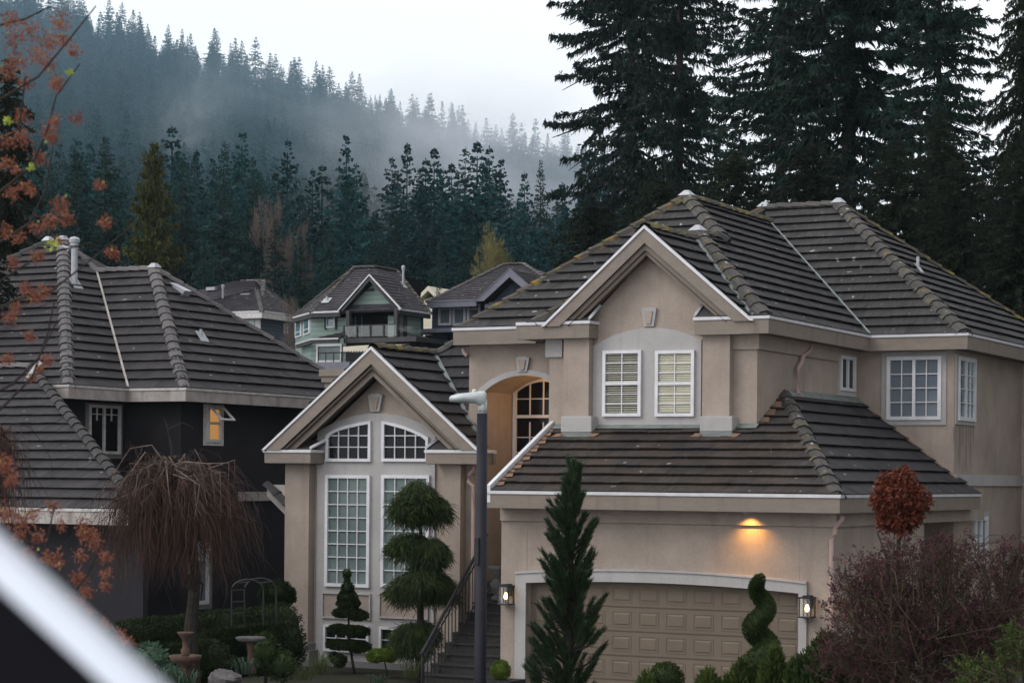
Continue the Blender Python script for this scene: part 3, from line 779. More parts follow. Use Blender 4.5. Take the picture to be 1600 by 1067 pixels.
# little roofs on the cornice returns
def return_roof(parent, xa, xb, xe, ye, yw, z, rise=.22, side=1):
    """dark slope between eave (xa..xb at ye) and wall yw, with a white edge on the xe end"""
    mb = MB(); mb.faces([(xa, ye, z), (xb, ye, z), (xe, yw, z + rise), (xa, yw, z + rise)], [(0, 1, 2, 3)]); rf = mb.build('return_roof', M['cap_dark'], parent, recalc=False)
    mb = MB(); mb.tube([(xb, ye, z + .03), (xe, yw, z + rise + .03)], .035, 4); mb.build('edge_trim', M['white'], rf)
return_roof(H1, gl[0] + .3, xs1, xs1 + .05, yUe, yU, zs + .012, .26)
return_roof(H1, gr_[0] - .3, xs2, xs2 + .03, yUe, yU, zs + .012, .26)

# --- main roof planes
A1 = pl(1073, 309, (xr, 0, zU), (0.77, 0, 1)); A2 = pl(1090, 364, (xr, 0, zU), (0.77, 0, 1)); J = pl(1127, 374, (xr, 0, zU), (0.77, 0, 1))
m3 = 0.7
A3 = pl(1310, 320, (0, yw3, zU), (0, -m3, 1)); Wp = pl(1192, 330, (0, yw3, zU), (0, -m3, 1)); Wp[2] = A3[2]; Wp[1] = A3[1]
yb3 = 2 * A3[1] - yw3
zm = A1[2]; yV = yw3 + (zm - zU) / m3      # main ridge meets the rear wing's front plane
V1 = (A1[0], yV, zm)
cor_l = (xTl, yTe, zU); 
# right-hand plane (faces +x): split in convex pieces
kR = dict()
ysub = A2[1]; z2 = A2[2]
def rp(x, y): return (x, y, zU + (xr - x) * 0.77)
roof('right_roof_plane', [[rp(xr, yUe), rp(xr, yw3), rp(A1[0], yV), rp(A1[0], A1[1]), rp(J[0], J[1]), rp(A2[0], A2[1])]], M['roof'], H1)
A1 = np.array(rp(A1[0], A1[1])); A2 = np.array(rp(A2[0], A2[1]))
V1 = rp(A1[0], yV)
roof('rear_wing_roof', [[(xr - (A1[0] - xr) * -1 if False else xr, yw3, zU), (xw3, yw3, zU), (A3[0], A3[1], A3[2]), (Wp[0], Wp[1], Wp[2]), V1]], M['roof_lichen'], H1)
roof('rear_hip_end', [[(xw3, yw3, zU), (xw3, yb3, zU), tuple(A3)]], M['roof'], H1)
# back slopes, so the roof is closed from other sides
w = MB()
w.faces([(xw3, yb3, zU), tuple(A3), tuple(Wp), (Wp[0] - 4.3, yb3, zU)], [(0, 1, 2, 3)])
w.faces([(Wp[0] - 4.3, yb3, zU), tuple(Wp), V1, (xTl, yV, zU)], [(0, 1, 2, 3)])
w.faces([(xTl, yTe, zU), tuple(A1), V1, (xTl, yV, zU)], [(0, 1, 2, 3)])
w.build('back_roof', M['roof'], H1, recalc=False)
mF = (A1[2] - zU) / (A1[1] - yTe)
xsubL = 2 * A2[0] - xr
# front plane of the tall main roof, from its left corner
roof('front_roof_plane', [[cor_l, (xr, yTe, zU), rp(xr, yTe), tuple(A1)][:2] + [tuple(A1)]], M['roof_lichen'], H1)
# projecting hip roof behind the gable
mP0 = (A2[2] - zU) / (A2[1] - yUe)
yc_ = yU + .06; zc_ = zU + (yc_ - yUe) * mP0; kx = (yc_ - yUe) / (A2[1] - yUe)
def hipx(x0, t): return x0 + (A2[0] - x0) * t
roof('porch_hip_roof', [[(hipx(xsubL, kx), yc_, zc_), (hipx(xr, kx), yc_, zc_), tuple(A2)],
                        [(gr_[0] - .1, yUe, zU), (xr, yUe, zU), (hipx(xr, kx), yc_, zc_), (gr_[0] - .1, yc_, zc_)],
                        [(xsubL, yUe, zU), (gl[0] + .1, yUe, zU), (gl[0] + .1, yc_, zc_), (hipx(xsubL, kx), yc_, zc_)]], M['roof_lichen'], H1)
w = MB(); w.has = True
roof_face(w, [(xsubL, yTe + 1.5, zU), (xsubL, yUe, zU), tuple(A2), (A2[0], J[1] + .3, A2[2])], seed=3)
w.build('porch_hip_left_slope', M['roof'], H1, recalc=False)
roof_f_edge = (xs0, yUe)
# gable roof slopes running back into the hip
mg = (gp[2] - gz) / (gr_[0] - gp[0]); mP = (A2[2] - zU) / (A2[1] - yUe)
yback = yUe + (gp[2] - zU) / mP
edge_up = .06
roof('gable_roof', [[(gr_[0] + .03, yUe - .02, gz + .03), (gr_[0] + .03, yUe + .3, gz + .03), (gp[0], yback, gp[2] + .05), (gp[0], yUe - .02, gp[2] + .05)],
                    [(gl[0] - .03, yUe + .3, gz + .03), (gl[0] - .03, yUe - .02, gz + .03), (gp[0], yUe - .02, gp[2] + .05), (gp[0], yback, gp[2] + .05)]], M['roof'], H1)
# caps
up3 = lambda p, d=.02: Vector(tuple(map(float, p))) + Vector((0, 0, d))
ridge('hip_caps', [(up3(cor_l) + Vector((.1, .1, 0)), up3(A1))], M['cap_moss_heavy'], H1, w=.15, h=.09)
ridge('hip_caps', [(up3(J) + Vector((-.0, .0, 0.05)), up3(A1))], M['cap_moss'], H1, w=.165, h=.095)
ridge('hip_caps', [(up3((xr, yUe, zU)) + Vector((-.12, .12, .03)), up3(A2))], M['cap_moss'], H1, w=.175, h=.105)
ridge('hip_caps', [(up3((xsubL, yUe, zU)) + Vector((.1, .1, 0)), up3(A2))], M['cap_moss_heavy'], H1, w=.17, h=.1)
ridge('ridge_caps', [(up3(V1), up3(A1)), (up3(J), up3(A2)), (up3((gp[0], yback, gp[2] + .03)), up3((gp[0], yUe, gp[2] + .03)))], M['cap_moss_heavy'], H1, w=.15, h=.08)
ridge('ridge_caps', [(up3(Wp), up3(A3))], M['cap_moss'], H1, w=.15, h=.08)
ridge('hip_caps', [(up3((xw3, yw3, zU)) + Vector((-.1, .1, .03)), up3(A3))], M['cap_moss'], H1, w=.175, h=.105)
ridge('hip_caps', [(up3((xw3, yb3, zU)), up3(A3))], M['cap_moss_heavy'], H1, w=.15, h=.08)
ridge('hip_caps', [((Wp[0] - .55, Wp[1] - .55, Wp[2] - .42), up3(Wp))], M['cap_moss_heavy'], H1, w=.15, h=.08)
w = MB()
for P_ in (A1, A2, A3, Wp):
    p = Vector(tuple(map(float, P_)))
    w.faces([p + Vector(v) for v in ((-.15, -.12, .04), (.12, -.14, .04), (.15, .12, .05), (-.12, .15, .05), (-.04, -.04, .15), (.05, -.04, .15), (.05, .05, .15), (-.04, .05, .15))],
            [(0, 3, 2, 1), (4, 5, 6, 7), (0, 1, 5, 4), (1, 2, 6, 5), (2, 3, 7, 6), (3, 0, 4, 7)])
w.build('apex_flashing', M['galv'], H1)
# valleys
def strip(mb, a, b, wid, n, dz=.06):
    a = Vector(tuple(map(float, a))); b = Vector(tuple(map(float, b))); n = Vector(n)
    s_ = (b - a).cross(Vector((0, 0, 1))).normalized() * wid
    u = Vector((0, 0, dz))
    mb.faces([a - s_ + u, a + s_ + u, b + s_ + u, b - s_ + u, a - s_ - u * .2, a + s_ - u * .2, b + s_ - u * .2, b - s_ - u * .2], [(0, 1, 2, 3), (4, 5, 1, 0), (5, 6, 2, 1), (6, 7, 3, 2), (7, 4, 0, 3)])
w = MB(); strip(w, (xr, yw3, zU), V1, .022, (0, 0, 1), .085); w.build('valley_flashing', M['flash'], H1, recalc=False); w = MB()
# gable valley: right slope meets porch hip front
gvb = (gr_[0], yUe + .0, gz); strip(w, (gr_[0] + .02, yUe + .03, gz + .03), (gp[0], yback, gp[2] + .06), .04, (0, 0, 1), .07)
w.build('valley_flashing', M['flash'], H1, recalc=False)
# vents on the roof
def right_z(x): return zU + (xr - x) * .77
p = pl(1125, 377, (xr, 0, zU), (.77, 0, 1)); 
v = MB(); v.tube([(p[0] - .12, p[1] + .1, p[2] + .14), (p[0] + .14, p[1] + .1, p[2] - .02)], .10, 6); v.build('roof_vent', M['iron'], H1)
def pipe_vent(parent, p, h, r, base=.22, nrm=(1, 0, .77), cap=False, m='galv'):
    w = MB(); w.tube([(p[0], p[1], p[2] - .05), (p[0], p[1], p[2] + h)], r, 10)
    if cap:
        w.lathe((p[0], p[1], p[2] + h), [(r * 1.5, 0), (r * 1.5, .02), (r * 1.25, .03), (r * 1.25, .07), (r * 1.6, .08), (r * 1.6, .12), (r * 1.7, .15), (r * 1.2, .2), (.01, .22)], 14)
    n = Vector(nrm).normalized()
    a = Vector((0, 1, 0)) if abs(n.x) > .1 else Vector((1, 0, 0)); b = n.cross(a).normalized(); c = Vector(tuple(map(float, p))) + n * .06
    w.faces([c + a * base + b * base * 1.1, c - a * base + b * base * 1.1, c - a * base - b * base * 1.1, c + a * base - b * base * 1.1], [(0, 1, 2, 3)])
    return w.build('vent_pipe', M[m], parent)
p = pl(1434, 423, (xw3, 0, zU), ((A3[2] - zU) / (xw3 - A3[0]), 0, 1)); pipe_vent(H1, p, .3, .035, .14)

# --- windows of the right part
rS = FS.rect(1311, 1333.5, 557, 611)
w_ = window(H1, FS, rS, surround=FS.rect(1308, 1336.5, 553, 619), cells=[(0, 1, 0, 1, 1, 1)], bars=(.5,), frame_w=.06)
rW = FW.rect(1386.5, 1471.5, 557, 656)
window(H1, FW, rW, glass='glass_blue', surround=FW.rect(1378, 1479, 550, 664), bars=(.5,), cells=[(0, .48, 0, 1, 2, 4), (.52, 1, 0, 1, 2, 4)], frame_w=.07, label='wide window with sheer curtains')
r3 = FX3.rect(1495, 1521.5, 559, 658)
window(H1, FX3, r3, glass='glass_sky', surround=FX3.rect(1492, 1523.5, 556, 664), bars=(.45,), cells=[(0, .4, 0, 1, 1, 4), (.5, 1, 0, 1, 2, 4)], frame_w=.08)
r4 = FX3.rect(1521, 1540, 807, 879)
window(H1, FX3, r4, glass='glass_blue', surround=FX3.rect(1517, 1543, 799, 885), bars=(.5,), cells=[(0, 1, 0, 1, 1, 1)], frame_w=.08)
# downspouts
def fp(fr, pts, d):
    return [fr.w(*fr.p(*q), d) for q in pts]
downspout(H1, fp(FS, [(1262, 541), (1260, 548), (1249, 556), (1247, 566), (1241, 575), (1241, 614), (1247, 621)], .07))
downspout(H1, fp(FG, [(1318, 806), (1316, 813), (1307, 824), (1306, 834), (1301, 842), (1301, 1000), (1301, 1110)], .05))

# ------------------------------------------------------------------ entry tower with the arched porch opening
FT = Frame('f', yT)
xT0 = on(733, 600, 1, yT)[0]
oi = arc_pts(FT.p(757, 613), FT.p(819, 586.5), FT.p(886, 613), 20); oi[0] = (oi[0][0], oi[0][1])
oo = arc_pts(FT.p(747, 611), FT.p(819, 578), FT.p(896, 611), 20)
zP = -2.0
w = MB(); ztT = zs - .28
rbox(w, FT, xT0, oi[0][0], -3.2, ztT, -.2, 0)
xT1 = oi[-1][0]
rbox(w, FT, xT1, xT1 + .6, -3.2, ztT, -.2, 0)
for (a, b), (a2, b2) in zip(oi[:-1], oi[1:]): prism(w, FT, [(a, b), (a2, b2), (a2, ztT), (a, ztT)], -.2, 0)
w.box(xT0, xT0 + .2, yT + .2, yT + 4, -3.2, ztT)
w.build('entry_tower_wall', M['stucco'], H1)
w = MB()
ring(w, FT, oo, oi, 0.001, .05, closed=False)
w.build('arch_surround', M['surround'], H1)
q = FT.p(819, 557.5); q2 = FT.p(819, 581); keystone(FT, q[0], q[1], q2[1], .30, .19, H1, d=.08)
# porch recess
yR = 38.15
w = MB()
w.box(oi[0][0] - .05, oi[0][0], yT + .2, yR, -3.2, 2.6); w.box(xT1 + .2, xT1 + .25, yT + .2, yR, -3.2, 2.6)
w.box(oi[0][0] - .2, xT1 + .3, yR, yR + .1, -3.2, 2.6)
# vaulted ceiling
for (a, b), (a2, b2) in zip(oi[:-1], oi[1:]): w.faces([(a, yT + .15, b + .01), (a2, yT + .15, b2 + .01), (a2, yR, b2 + .01), (a, yR, b + .01)], [(0, 1, 2, 3)])
w.build('porch_recess', M['stucco'], H1, recalc=False)
w = MB(); w.box(oi[0][0] - .2, xT1 + .4, yT - .1, yR, zP - .15, zP); w.build('porch_floor', M['iron'], H1)
FR_ = Frame('f', yR)
wl_, wr_ = FR_.p(803, 650)[0], FR_.p(803, 650)[0] + 1.35
tpA = arc_pts((wl_, FR_.p(806, 612)[1]), ((wl_ + wr_) / 2, FR_.p(860, 590)[1]), (wr_, FR_.p(806, 612)[1]), 14)
window(H1, FR_, (wl_, wr_, FR_.p(830, 760)[1], tpA[7][1]), top=tpA, glass='glass_dark', cells=[(0, 1, 0, .6, 4, 4), (0, 1, .66, 1, 4, 2)], hbar=(.645,), frame_w=.075, fm='white', name='arched_window', label='tall arched window inside the entry')
w = MB(); rbox(w, FR_, wl_ - .02, wl_ + .95, zP, FR_.p(830, 770)[1], 0, .05); dd = w.build('front_door', M['wood'], H1)
w = MB(); w.lathe((wl_ + .85, yR - .09, zP + 1.0), [(.01, -.03), (.03, -.02), (.03, .02), (.01, .03)], 10); w.build('door_handle', M['galv'], dd)
pt = bpy.data.lights.new('entry_lamp', 'POINT'); pt.energy = 30; pt.color = (1, .58, .25); pt.shadow_soft_size = .08
po = bpy.data.objects.new('entry_lamp', pt); COL.objects.link(po); po.location = (oi[0][0] + 1.5, yT + .55, 1.75)

# ------------------------------------------------------------------ living room block with the tall gable
yL = 36.65; yLe = 36.15
FL = Frame('f', yL)
xL0 = on(444, 900, 1, yL - .2)[0]; xL1 = on(718.5, 900, 1, yL - .2)[0]
zLe = 0.545
lp = on(580, 546, 1, yLe - .05); ll = on(414, 706, 1, yLe - .05); lr = on(744, 700, 1, yLe - .05)
zz = (ll[2] + lr[2]) / 2; ll = (ll[0], ll[1], zz); lr = (lr[0], lr[1], zz)
w = MB()
xa, xb = on(446, 900, 1, yL)[0], on(740, 900, 1, yL)[0]
w.box(xa, xb, yL, yL + .2, GZ, zz - .15); w.box(xa, xa + .2, yL + .2, yL + 7, GZ, zz - .15); w.box(xb - .2, xb, yL + .2, yL + 3.2, GZ, zz - .15)
prism(w, FL, [(ll[0] + .4, zz - .151), (lr[0] - .4, zz - .151), (lp[0], lp[2] - .42)], -.15, 0)
w.build('living_room_wall', M['stucco'], H1)
for pxl, pxr in ((444.5, 482), (691, 718.5)):
    a0, a1, _, _ = Frame('f', yL - .22).rect(pxl, pxr, 720, 1000)
    w = MB(); w.box(a0, a1, yL - .22, yL - .001, GZ, zz - .2); c = w.build('pilaster', M['stucco'], H1)
    if pxl < 500:
        z1_ = on(463, 1003, 1, yL - .3)[2]; z2_ = on(463, 1014, 1, yL - .3)[2]
        w = MB(); w.box(a0 - .08, a1 + .08, yL - .32, yL - .002, z2_, z1_); w.box(a0 - .14, a1 + .14, yL - .38, yL - .002, GZ, z2_ - .001); w.build('pilaster_base', M['greytrim'], c, bevel=.012)
# grey arched bay
ab = arc_pts(FL.p(498, 675), FL.p(590, 645.5), FL.p(682, 672), 20)
g0, g1 = ab[0][0], ab[-1][0]
zbot = FL.p(590, 1034)[1]
w = MB(); prism(w, FL, [(g0, zbot), (g1, zbot)] + ab[::-1], 0.003, .05); w.build('window_bay', M['surround'], H1)
w = MB(); rbox(w, FL, g0 - .03, g1 + .03, GZ, zbot, 0.002, .09); w.build('plinth', M['greytrim'], H1)
FLb = Frame('f', yL - .051)
# lower beige panels
for a, b in ((506, 578), (595, 668)):
    r = FLb.rect(a, b, 928, 964)
    w = MB(); rbox(w, FLb, *r, 0.001, .012); pn = w.build('spandrel_panel', M['stucco'], H1)
    w = MB(); ring(w, FLb, [(r[0] - .03, r[2] - .03), (r[1] + .03, r[2] - .03), (r[1] + .03, r[3] + .03), (r[0] - .03, r[3] + .03)], [(r[0], r[2]), (r[1], r[2]), (r[1], r[3]), (r[0], r[3])], .001, .045); w.build('panel_edge', M['surround'], pn)
tl1 = [FLb.p(*q) for q in ((511, 680), (520, 673.5), (532, 668), (546, 664), (562, 660.5), (581, 657.5))]
tl2 = [FLb.p(*q) for q in ((598, 657.5), (617, 661), (633, 665.5), (647, 671), (659, 676.5), (671, 683))]
r = FLb.rect(511, 581, 658, 721); window(H1, FLb, r, top=tl1, glass='glass_dark', cols=4, rows=3, frame_w=.06, name='arched_window', label='upper left window with a curved head')
r = FLb.rect(598, 671, 658, 721); window(H1, FLb, r, top=tl2, glass='glass_dark', cols=4, rows=3, frame_w=.06, name='arched_window', label='upper right window with a curved head')
r = FLb.rect(509.5, 579, 742, 916.5); window(H1, FLb, r, glass='glass_teal', cols=4, rows=8, frame_w=.065)
r = FLb.rect(597, 672, 742, 917.5); window(H1, FLb, r, glass='glass_teal', cols=4, rows=8, frame_w=.065)
r = FLb.rect(507, 577.5, 976, 1018); window(H1, FLb, r, glass='glass_dark', cols=4, rows=2, frame_w=.05)
r = FLb.rect(594, 668, 980, 1021); window(H1, FLb, r, glass='glass_dark', cols=4, rows=2, frame_w=.05)
q = FL.p(589.5, 615); q2 = FL.p(589.5, 643); keystone(FL, q[0], q[1], q2[1], .34, .2, H1, d=.09)
gable_trim(H1, ll, lp, lr, yLe, .45, boards=(('barge_board', 'taupe', .0, .22, .05), ('frieze_board', 'taupe', .22, .40, -.04)))
xl1 = on(485, 707, 1, yLe)[0]; xl2 = on(665, 706, 1, yLe)[0]; xl3 = on(744, 705, 1, yLe)[0]
zlE = zz + .0
eave([(ll[0] - .05, yLe + 2, zlE), (ll[0] - .05, yLe, zlE), (xl1, yLe, zlE), (xl1 + .05, yL, zlE)], H1, h=.21)
eave([(xl2, yL, zlE), (xl2, yLe, zlE), (lr[0] + .12, yLe, zlE), (lr[0] + .12, yLe + .5, zlE)], H1, h=.21)
return_roof(H1, ll[0] + .35, xl1, xl1 + .12, yLe, yL, zlE + .012, .2)
return_roof(H1, lr[0] - .3, xl2, xl2 + .04, yLe, yL, zlE + .012, .22)
w = MB()
for a, b in ((ll[0], xl1), (xl2, lr[0] + .1)): w.box(a, b, yLe + .08, yL + .02, zlE - .27, zlE - .25)
w.build('soffit', M['taupe'], H1)
# roof of that block
ml = (lp[2] - zz) / (lr[0] - lp[0])
vt = on(677, 562, 0, lp[0]); zr_ = lp[2] + .05
yv = vt[1]
vb = pl(735, 668, lp, (ml, 0, 1)); mF2 = (lp[2] - vb[2]) / (yv - vb[1])
yb_ = yv - (lp[2] - zz) / mF2
roof('living_roof', [[(lr[0] + .05, yLe - .03, zz + .02), (lr[0] + .05, max(yb_, yLe + .3), zz + .02), (lp[0], yv, zr_), (lp[0], yLe - .03, zr_)],
                     [(ll[0] - .05, yLe + 6, zz + .02), (ll[0] - .05, yLe - .03, zz + .02), (lp[0], yLe - .03, zr_), (lp[0], yLe + 6, zr_)]], M['roof'], H1)
ridge('ridge_caps', [(up3((lp[0], yv, zr_)), up3((lp[0], yLe + .05, zr_)))], M['cap_moss_heavy'], H1, w=.14, h=.07)
# plane behind it (faces the viewer) rising to the tower
zF = lambda y: lp[2] + (y - yv) * mF2
ytop = yv + 1.6
xh = lp[0]
yvl = yv - (xT0 - xh) * ml / mF2; yhp = min(ytop, yv + (xT0 - xh) * ml / mF2)
roof('back_front_plane', [[(xT0, yvl, zF(yvl)), (xT0, yhp, zF(yhp)), (xh + (yhp - yv) * mF2 / ml, yhp, zF(yhp)), (xh + .02, yv, lp[2])]], M['roof'], H1, edir=(1, 0, 0))
ridge('hip_caps', [(up3((xh, yv, lp[2])), up3((xh + (yhp - yv) * mF2 / ml, yhp, zF(yhp))))], M['cap_moss'], H1, w=.13, h=.07)
w = MB(); strip(w, (lr[0] + .0, yb_ + .03, zz + .05), (lp[0], yv, lp[2] + .06), .045, (0, 0, 1), .06); w.build('valley_flashing', M['flash'], H1, recalc=False)
w = MB()
for i in range(5):
    y = yvl + .1 + i * .28; w.faces([(xT0 - .2, y, zF(y) + .07), (xT0 - .01, y, zF(y) + .07), (xT0 - .01, y + .22, zF(y + .22) + .07), (xT0 - .12, y + .22, zF(y + .22) + .07)], [(0, 1, 2, 3)])
w.build('cut_tiles', M['clay'], H1, recalc=False)
# porch eave to the right of the gable
xe1 = on(775, 706, 1, yLe + .5)[0]
eave([(lr[0] + .14, yLe + .5, zlE - .01), (xe1, yLe + .5, zlE - .01)], H1, h=.2)
downspout(H1, fp(Frame('f', yL - .1), [(743, 722), (742, 734), (734, 742), (733, 752), (741, 760), (741, 800), (740, 1000)], .03))
downspout(H1, fp(Frame('f', yT - .02), [(727, 545), (729, 552), (733, 556)], .08))
# side wall strip and porch side of the block
# chimney chase behind the gable
yC = 39.4; FC = Frame('f', yC)
w = MB(); a0 = FC.p(509, 610)[0]; a1 = a0 + 1.1
w.box(a0, a1, yC, yC + .9, -1, FC.p(520, 606)[1]); ch = w.build('chimney', M['stucco'], H1)
w = MB(); z0 = FC.p(520, 606)[1]
for i, (o_, h_) in enumerate(((.0, .12), (.05, .13), (.09, .15))):
    w.box(a0 - .02 - o_, a1 + .02 + o_, yC - .02 - o_, yC + .92 + o_, z0 + .002, z0 + h_); z0 += h_
w.build('chimney_crown', M['taupe'], ch)

# rain streaks under the corner window
w = MB(); rr = random.Random(4)
for i in range(9):
    px_ = 1491 + i * 3.6 + rr.uniform(-1, 1); a, b1_ = FX3.p(px_, 667); b0_ = b1_ - rr.uniform(.35, 1.05); wd = rr.uniform(.03, .09)
    w.faces([FX3.w(a - wd / 2, b1_, .003), FX3.w(a + wd / 2, b1_, .003), FX3.w(a + wd * .35, (b0_ + b1_) / 2, .003), FX3.w(a + .004, b0_, .003), FX3.w(a - wd * .4, (b0_ + b1_) / 2, .003)], [(0, 1, 2, 3, 4)])
w.build('rain_stains', noisy('rain_stain', (0.17, 0.125, 0.10), (0.24, 0.19, 0.16), 5, .9, 0), H1, recalc=False)
# ================================================================== CHARCOAL HOUSE ON THE LEFT
H2 = empty('charcoal_house', (-31, 41, -3.9), 'dark charcoal stucco house with grey tiled hip roofs and weathered fascia', 'house')
zE2 = 1.88; yA = 36.0
cA = on(107, 606, 1, yA); xA = cA[0]; xA0 = on(48, 607, 1, yA)[0]
yB = on(200, 610, 0, xA)[1]; xB = on(290, 608, 1, yB)[0]
apR = pl(98, 378, (xA, 0, zE2), (0.77, 0, 1)); apL = (apR[0] - .45, apR[1], apR[2])
yBk = 2 * apR[1] - yA
mfA = (apR[2] - zE2) / (apR[1] - yA)
mB_ = .8
wA = pl(241, 421, (0, yB, zE2), (0, -mB_, 1))
yBb = 2 * wA[1] - yB
msB = (wA[2] - zE2) / (xB - wA[0])
yVl = yB + (apR[2] - zE2) / mB_
# valley top: wing ridge height on main right plane
xV = xA - (wA[2] - zE2) / .77
V2 = (xV, wA[1], wA[2])
xAl = apL[0] - (xA - apR[0])
roof('front_roof_plane', [[(xAl, yA, zE2), (xA, yA, zE2), tuple(apR), apL]], M['roof_left'], H2)
roof('side_roof_plane', [[(xA, yA, zE2), (xA, yB, zE2), V2, tuple(apR)]], M['roof_left'], H2)
roof('wing_roof', [[(xA, yB, zE2), (xB, yB, zE2), tuple(wA), V2]], M['roof_left'], H2)
roof('wing_hip_end', [[(xB, yB, zE2), (xB, yBb, zE2), tuple(wA)]], M['roof_left'], H2)
w = MB(); w.faces([(xB, yBb, zE2), tuple(wA), V2, (xA, yBb, zE2)], [(0, 1, 2, 3)]); w.faces([(xA, yBb, zE2), V2, tuple(apR), (xA, yBk, zE2)], [(0, 1, 2, 3)])
w.faces([(xA, yBk, zE2), tuple(apR), apL, (xAl, yBk, zE2)], [(0, 1, 2, 3)]); w.faces([(xAl, yBk, zE2), apL, (xAl, yA, zE2)], [(0, 1, 2)])
w.build('back_roof', M['roof_left'], H2, recalc=False)
C_ = dict(w=.16, h=.075, step=.36)
ridge('hip_caps', [(up3((xA - .1, yA + .1, zE2)), up3(apR))], M['cap_clean'], H2, **C_)
ridge('hip_caps', [(up3((xB - .1, yB + .1, zE2)), up3(wA))], M['cap_clean'], H2, **C_)
ridge('hip_caps', [(up3((xAl, yA, zE2)), up3(apL))], M['cap_dark'], H2, w=.13, h=.08)
ridge('hip_caps', [(up3(V2), up3(apR) + Vector((.05, .1, 0)))], M['cap_clean'], H2, w=.13, h=.08)
ridge('hip_caps', [(up3((xB, yBb, zE2)), up3(wA))], M['cap_clean'], H2, w=.13, h=.08)
ridge('ridge_caps', [(up3(V2), up3(wA))], M['cap_clean'], H2, w=.13, h=.08)
w = MB(); strip(w, (xA, yB, zE2), V2, .024, (0, 0, 1), .09); w.build('valley_flashing', M['fascia_old'], H2, recalc=False)
def apex_cap(parent, p):
    w = MB(); p = Vector(tuple(map(float, p)))
    w.faces([p + Vector(v) for v in ((-.13, -.12, .04), (.12, -.13, .04), (.13, .12, .05), (-.12, .13, .05), (-.05, -.05, .15), (.06, -.05, .15), (.06, .06, .15), (-.05, .06, .15))],
            [(0, 3, 2, 1), (4, 5, 6, 7), (0, 1, 5, 4), (1, 2, 6, 5), (2, 3, 7, 6), (3, 0, 4, 7)])
    return w.build('apex_flashing', M['galv'], parent)
for q in (apR, apL, wA): apex_cap(H2, q)
eave([(xA0, yA + .5, zE2 + .03), (xA0, yA, zE2 + .03), (xA, yA, zE2 + .03), (xA, yB, zE2 + .03), (xB, yB, zE2 + .03), (xB, yBb, zE2 + .03)], H2, h=.24, fm='fascia_old', gm='white_old')
w = MB()
for f_ in ([(xA0, yA + .1), (xA - .05, yA + .1), (xA - .05, yB + .5), (xA0, yB + .5)], [(xA - .05, yB + .1), (xB - .05, yB + .1), (xB - .05, yBb), (xA - .05, yBb)]):
    w.faces([(x, y, zE2 - .26) for x, y in f_] + [(x, y, zE2 - .24) for x, y in f_], [(0, 1, 2, 3), (7, 6, 5, 4), (0, 4, 5, 1), (1, 5, 6, 2), (2, 6, 7, 3), (3, 7, 4, 0)])
w.build('soffit', M['dark'], H2)
ov = .45
w = MB()
w.box(xA0 - 4, xA - ov, yA + ov, yA + ov + .2, -4.2, zE2 - .2); w.box(xA - ov - .2, xA - ov, yA + ov + .2, yB + ov, -4.2, zE2 - .2)
w.box(xA - ov - .2, xB - ov, yB + ov, yB + ov + .2, -4.2, zE2 - .2); w.box(xB - ov - .2, xB - ov, yB + ov + .2, yBb - ov, -4.2, zE2 - .2)
w.build('wall', M['charcoal'], H2)
FA2 = Frame('s', xA - ov); FB2 = Frame('s', xB - ov); FBf = Frame('f', yB + ov)
r = FA2.rect(137, 186, 633, 709)
window(H2, FA2, r, surround=FA2.rect(132.5, 190, 630, 716), sur='greytrim', fm='white_old', bars=(.48,), cells=[(0, .46, .7, 1, 2, 2), (.5, 1, .7, 1, 2, 2)], frame_w=.06, hbar=(), label='side by side sash window partly behind the lower roof')
r = FB2.rect(322, 344, 635, 691)
wv = window(H2, FB2, r, surround=FB2.rect(317.5, 348, 632, 696), sur='white_old', fm='white_old', glass='lit_pane', cells=[(0, 1, 0, 1, 1, 1)], hbar=(.53,), frame_w=.07, label='narrow window with warm lit pane and tilted open top sash')
# open awning sash
a0, a1, b0, b1 = r; a0, a1 = min(a0, a1), max(a0, a1)
t = MB(); bm_ = b0 + (b1 - b0) * .55
def aw(a, k): # k 0 top .. 1 bottom
    b = b1 - (b1 - bm_) * k; return FB2.w(a, b + .04 * k, .07 + .33 * k)
W_ = a1 - a0
for (s0, s1, k0, k1) in ((0, 1, 0, .1), (0, 1, .9, 1), (0, .1, .1, .9), (.9, 1, .1, .9)):
    c = [aw(a0 + W_ * s0, k0), aw(a0 + W_ * s1, k0), aw(a0 + W_ * s1, k1), aw(a0 + W_ * s0, k1)]
    c2 = [(x + .03, y, z + .02) for x, y, z in c]
    t.faces(c + c2, [(0, 1, 2, 3), (7, 6, 5, 4), (0, 4, 5, 1), (1, 5, 6, 2), (2, 6, 7, 3), (3, 7, 4, 0)])
sa = t.build('open_sash', M['white'], wv)
t = MB(); t.poly([aw(a0 + W_ * .1, .1), aw(a0 + W_ * .9, .1), aw(a0 + W_ * .9, .9), aw(a0 + W_ * .1, .9)]); 
o_ = t.build('sash_glass', M['rail_glass'], wv, recalc=False)
# belt course
z0 = on(410, 782, 0, xB - ov)[2]; z1 = on(410, 768, 0, xB - ov)[2]
w = MB(); w.box(xB - ov, xB - ov + .06, on(372, 776, 0, xB - ov)[1], yBb, z0, z1); w.build('belt_course', M['fascia_old'], H2)
# ground-floor windows
r = FB2.rect(299, 324, 846, 944); window(H2, FB2, r, surround=FB2.rect(294, 330, 838, 952), sur='greytrim', fm='white', glass='glass_blue', hbar=(.72,), cells=[(0, 1, .72, 1, 3, 2), (0, 1, 0, .72, 1, 1)], frame_w=.08, label='tall curtained window behind the weeping tree')
FAl = Frame('s', xA - ov)
r = FAl.rect(189, 225, 932, 976); window(H2, FAl, r, surround=FAl.rect(184, 231, 924, 982), sur='white_old', fm='white_old', cells=[(0, 1, 0, 1, 1, 1)], frame_w=.07, label='low window above the hedge')
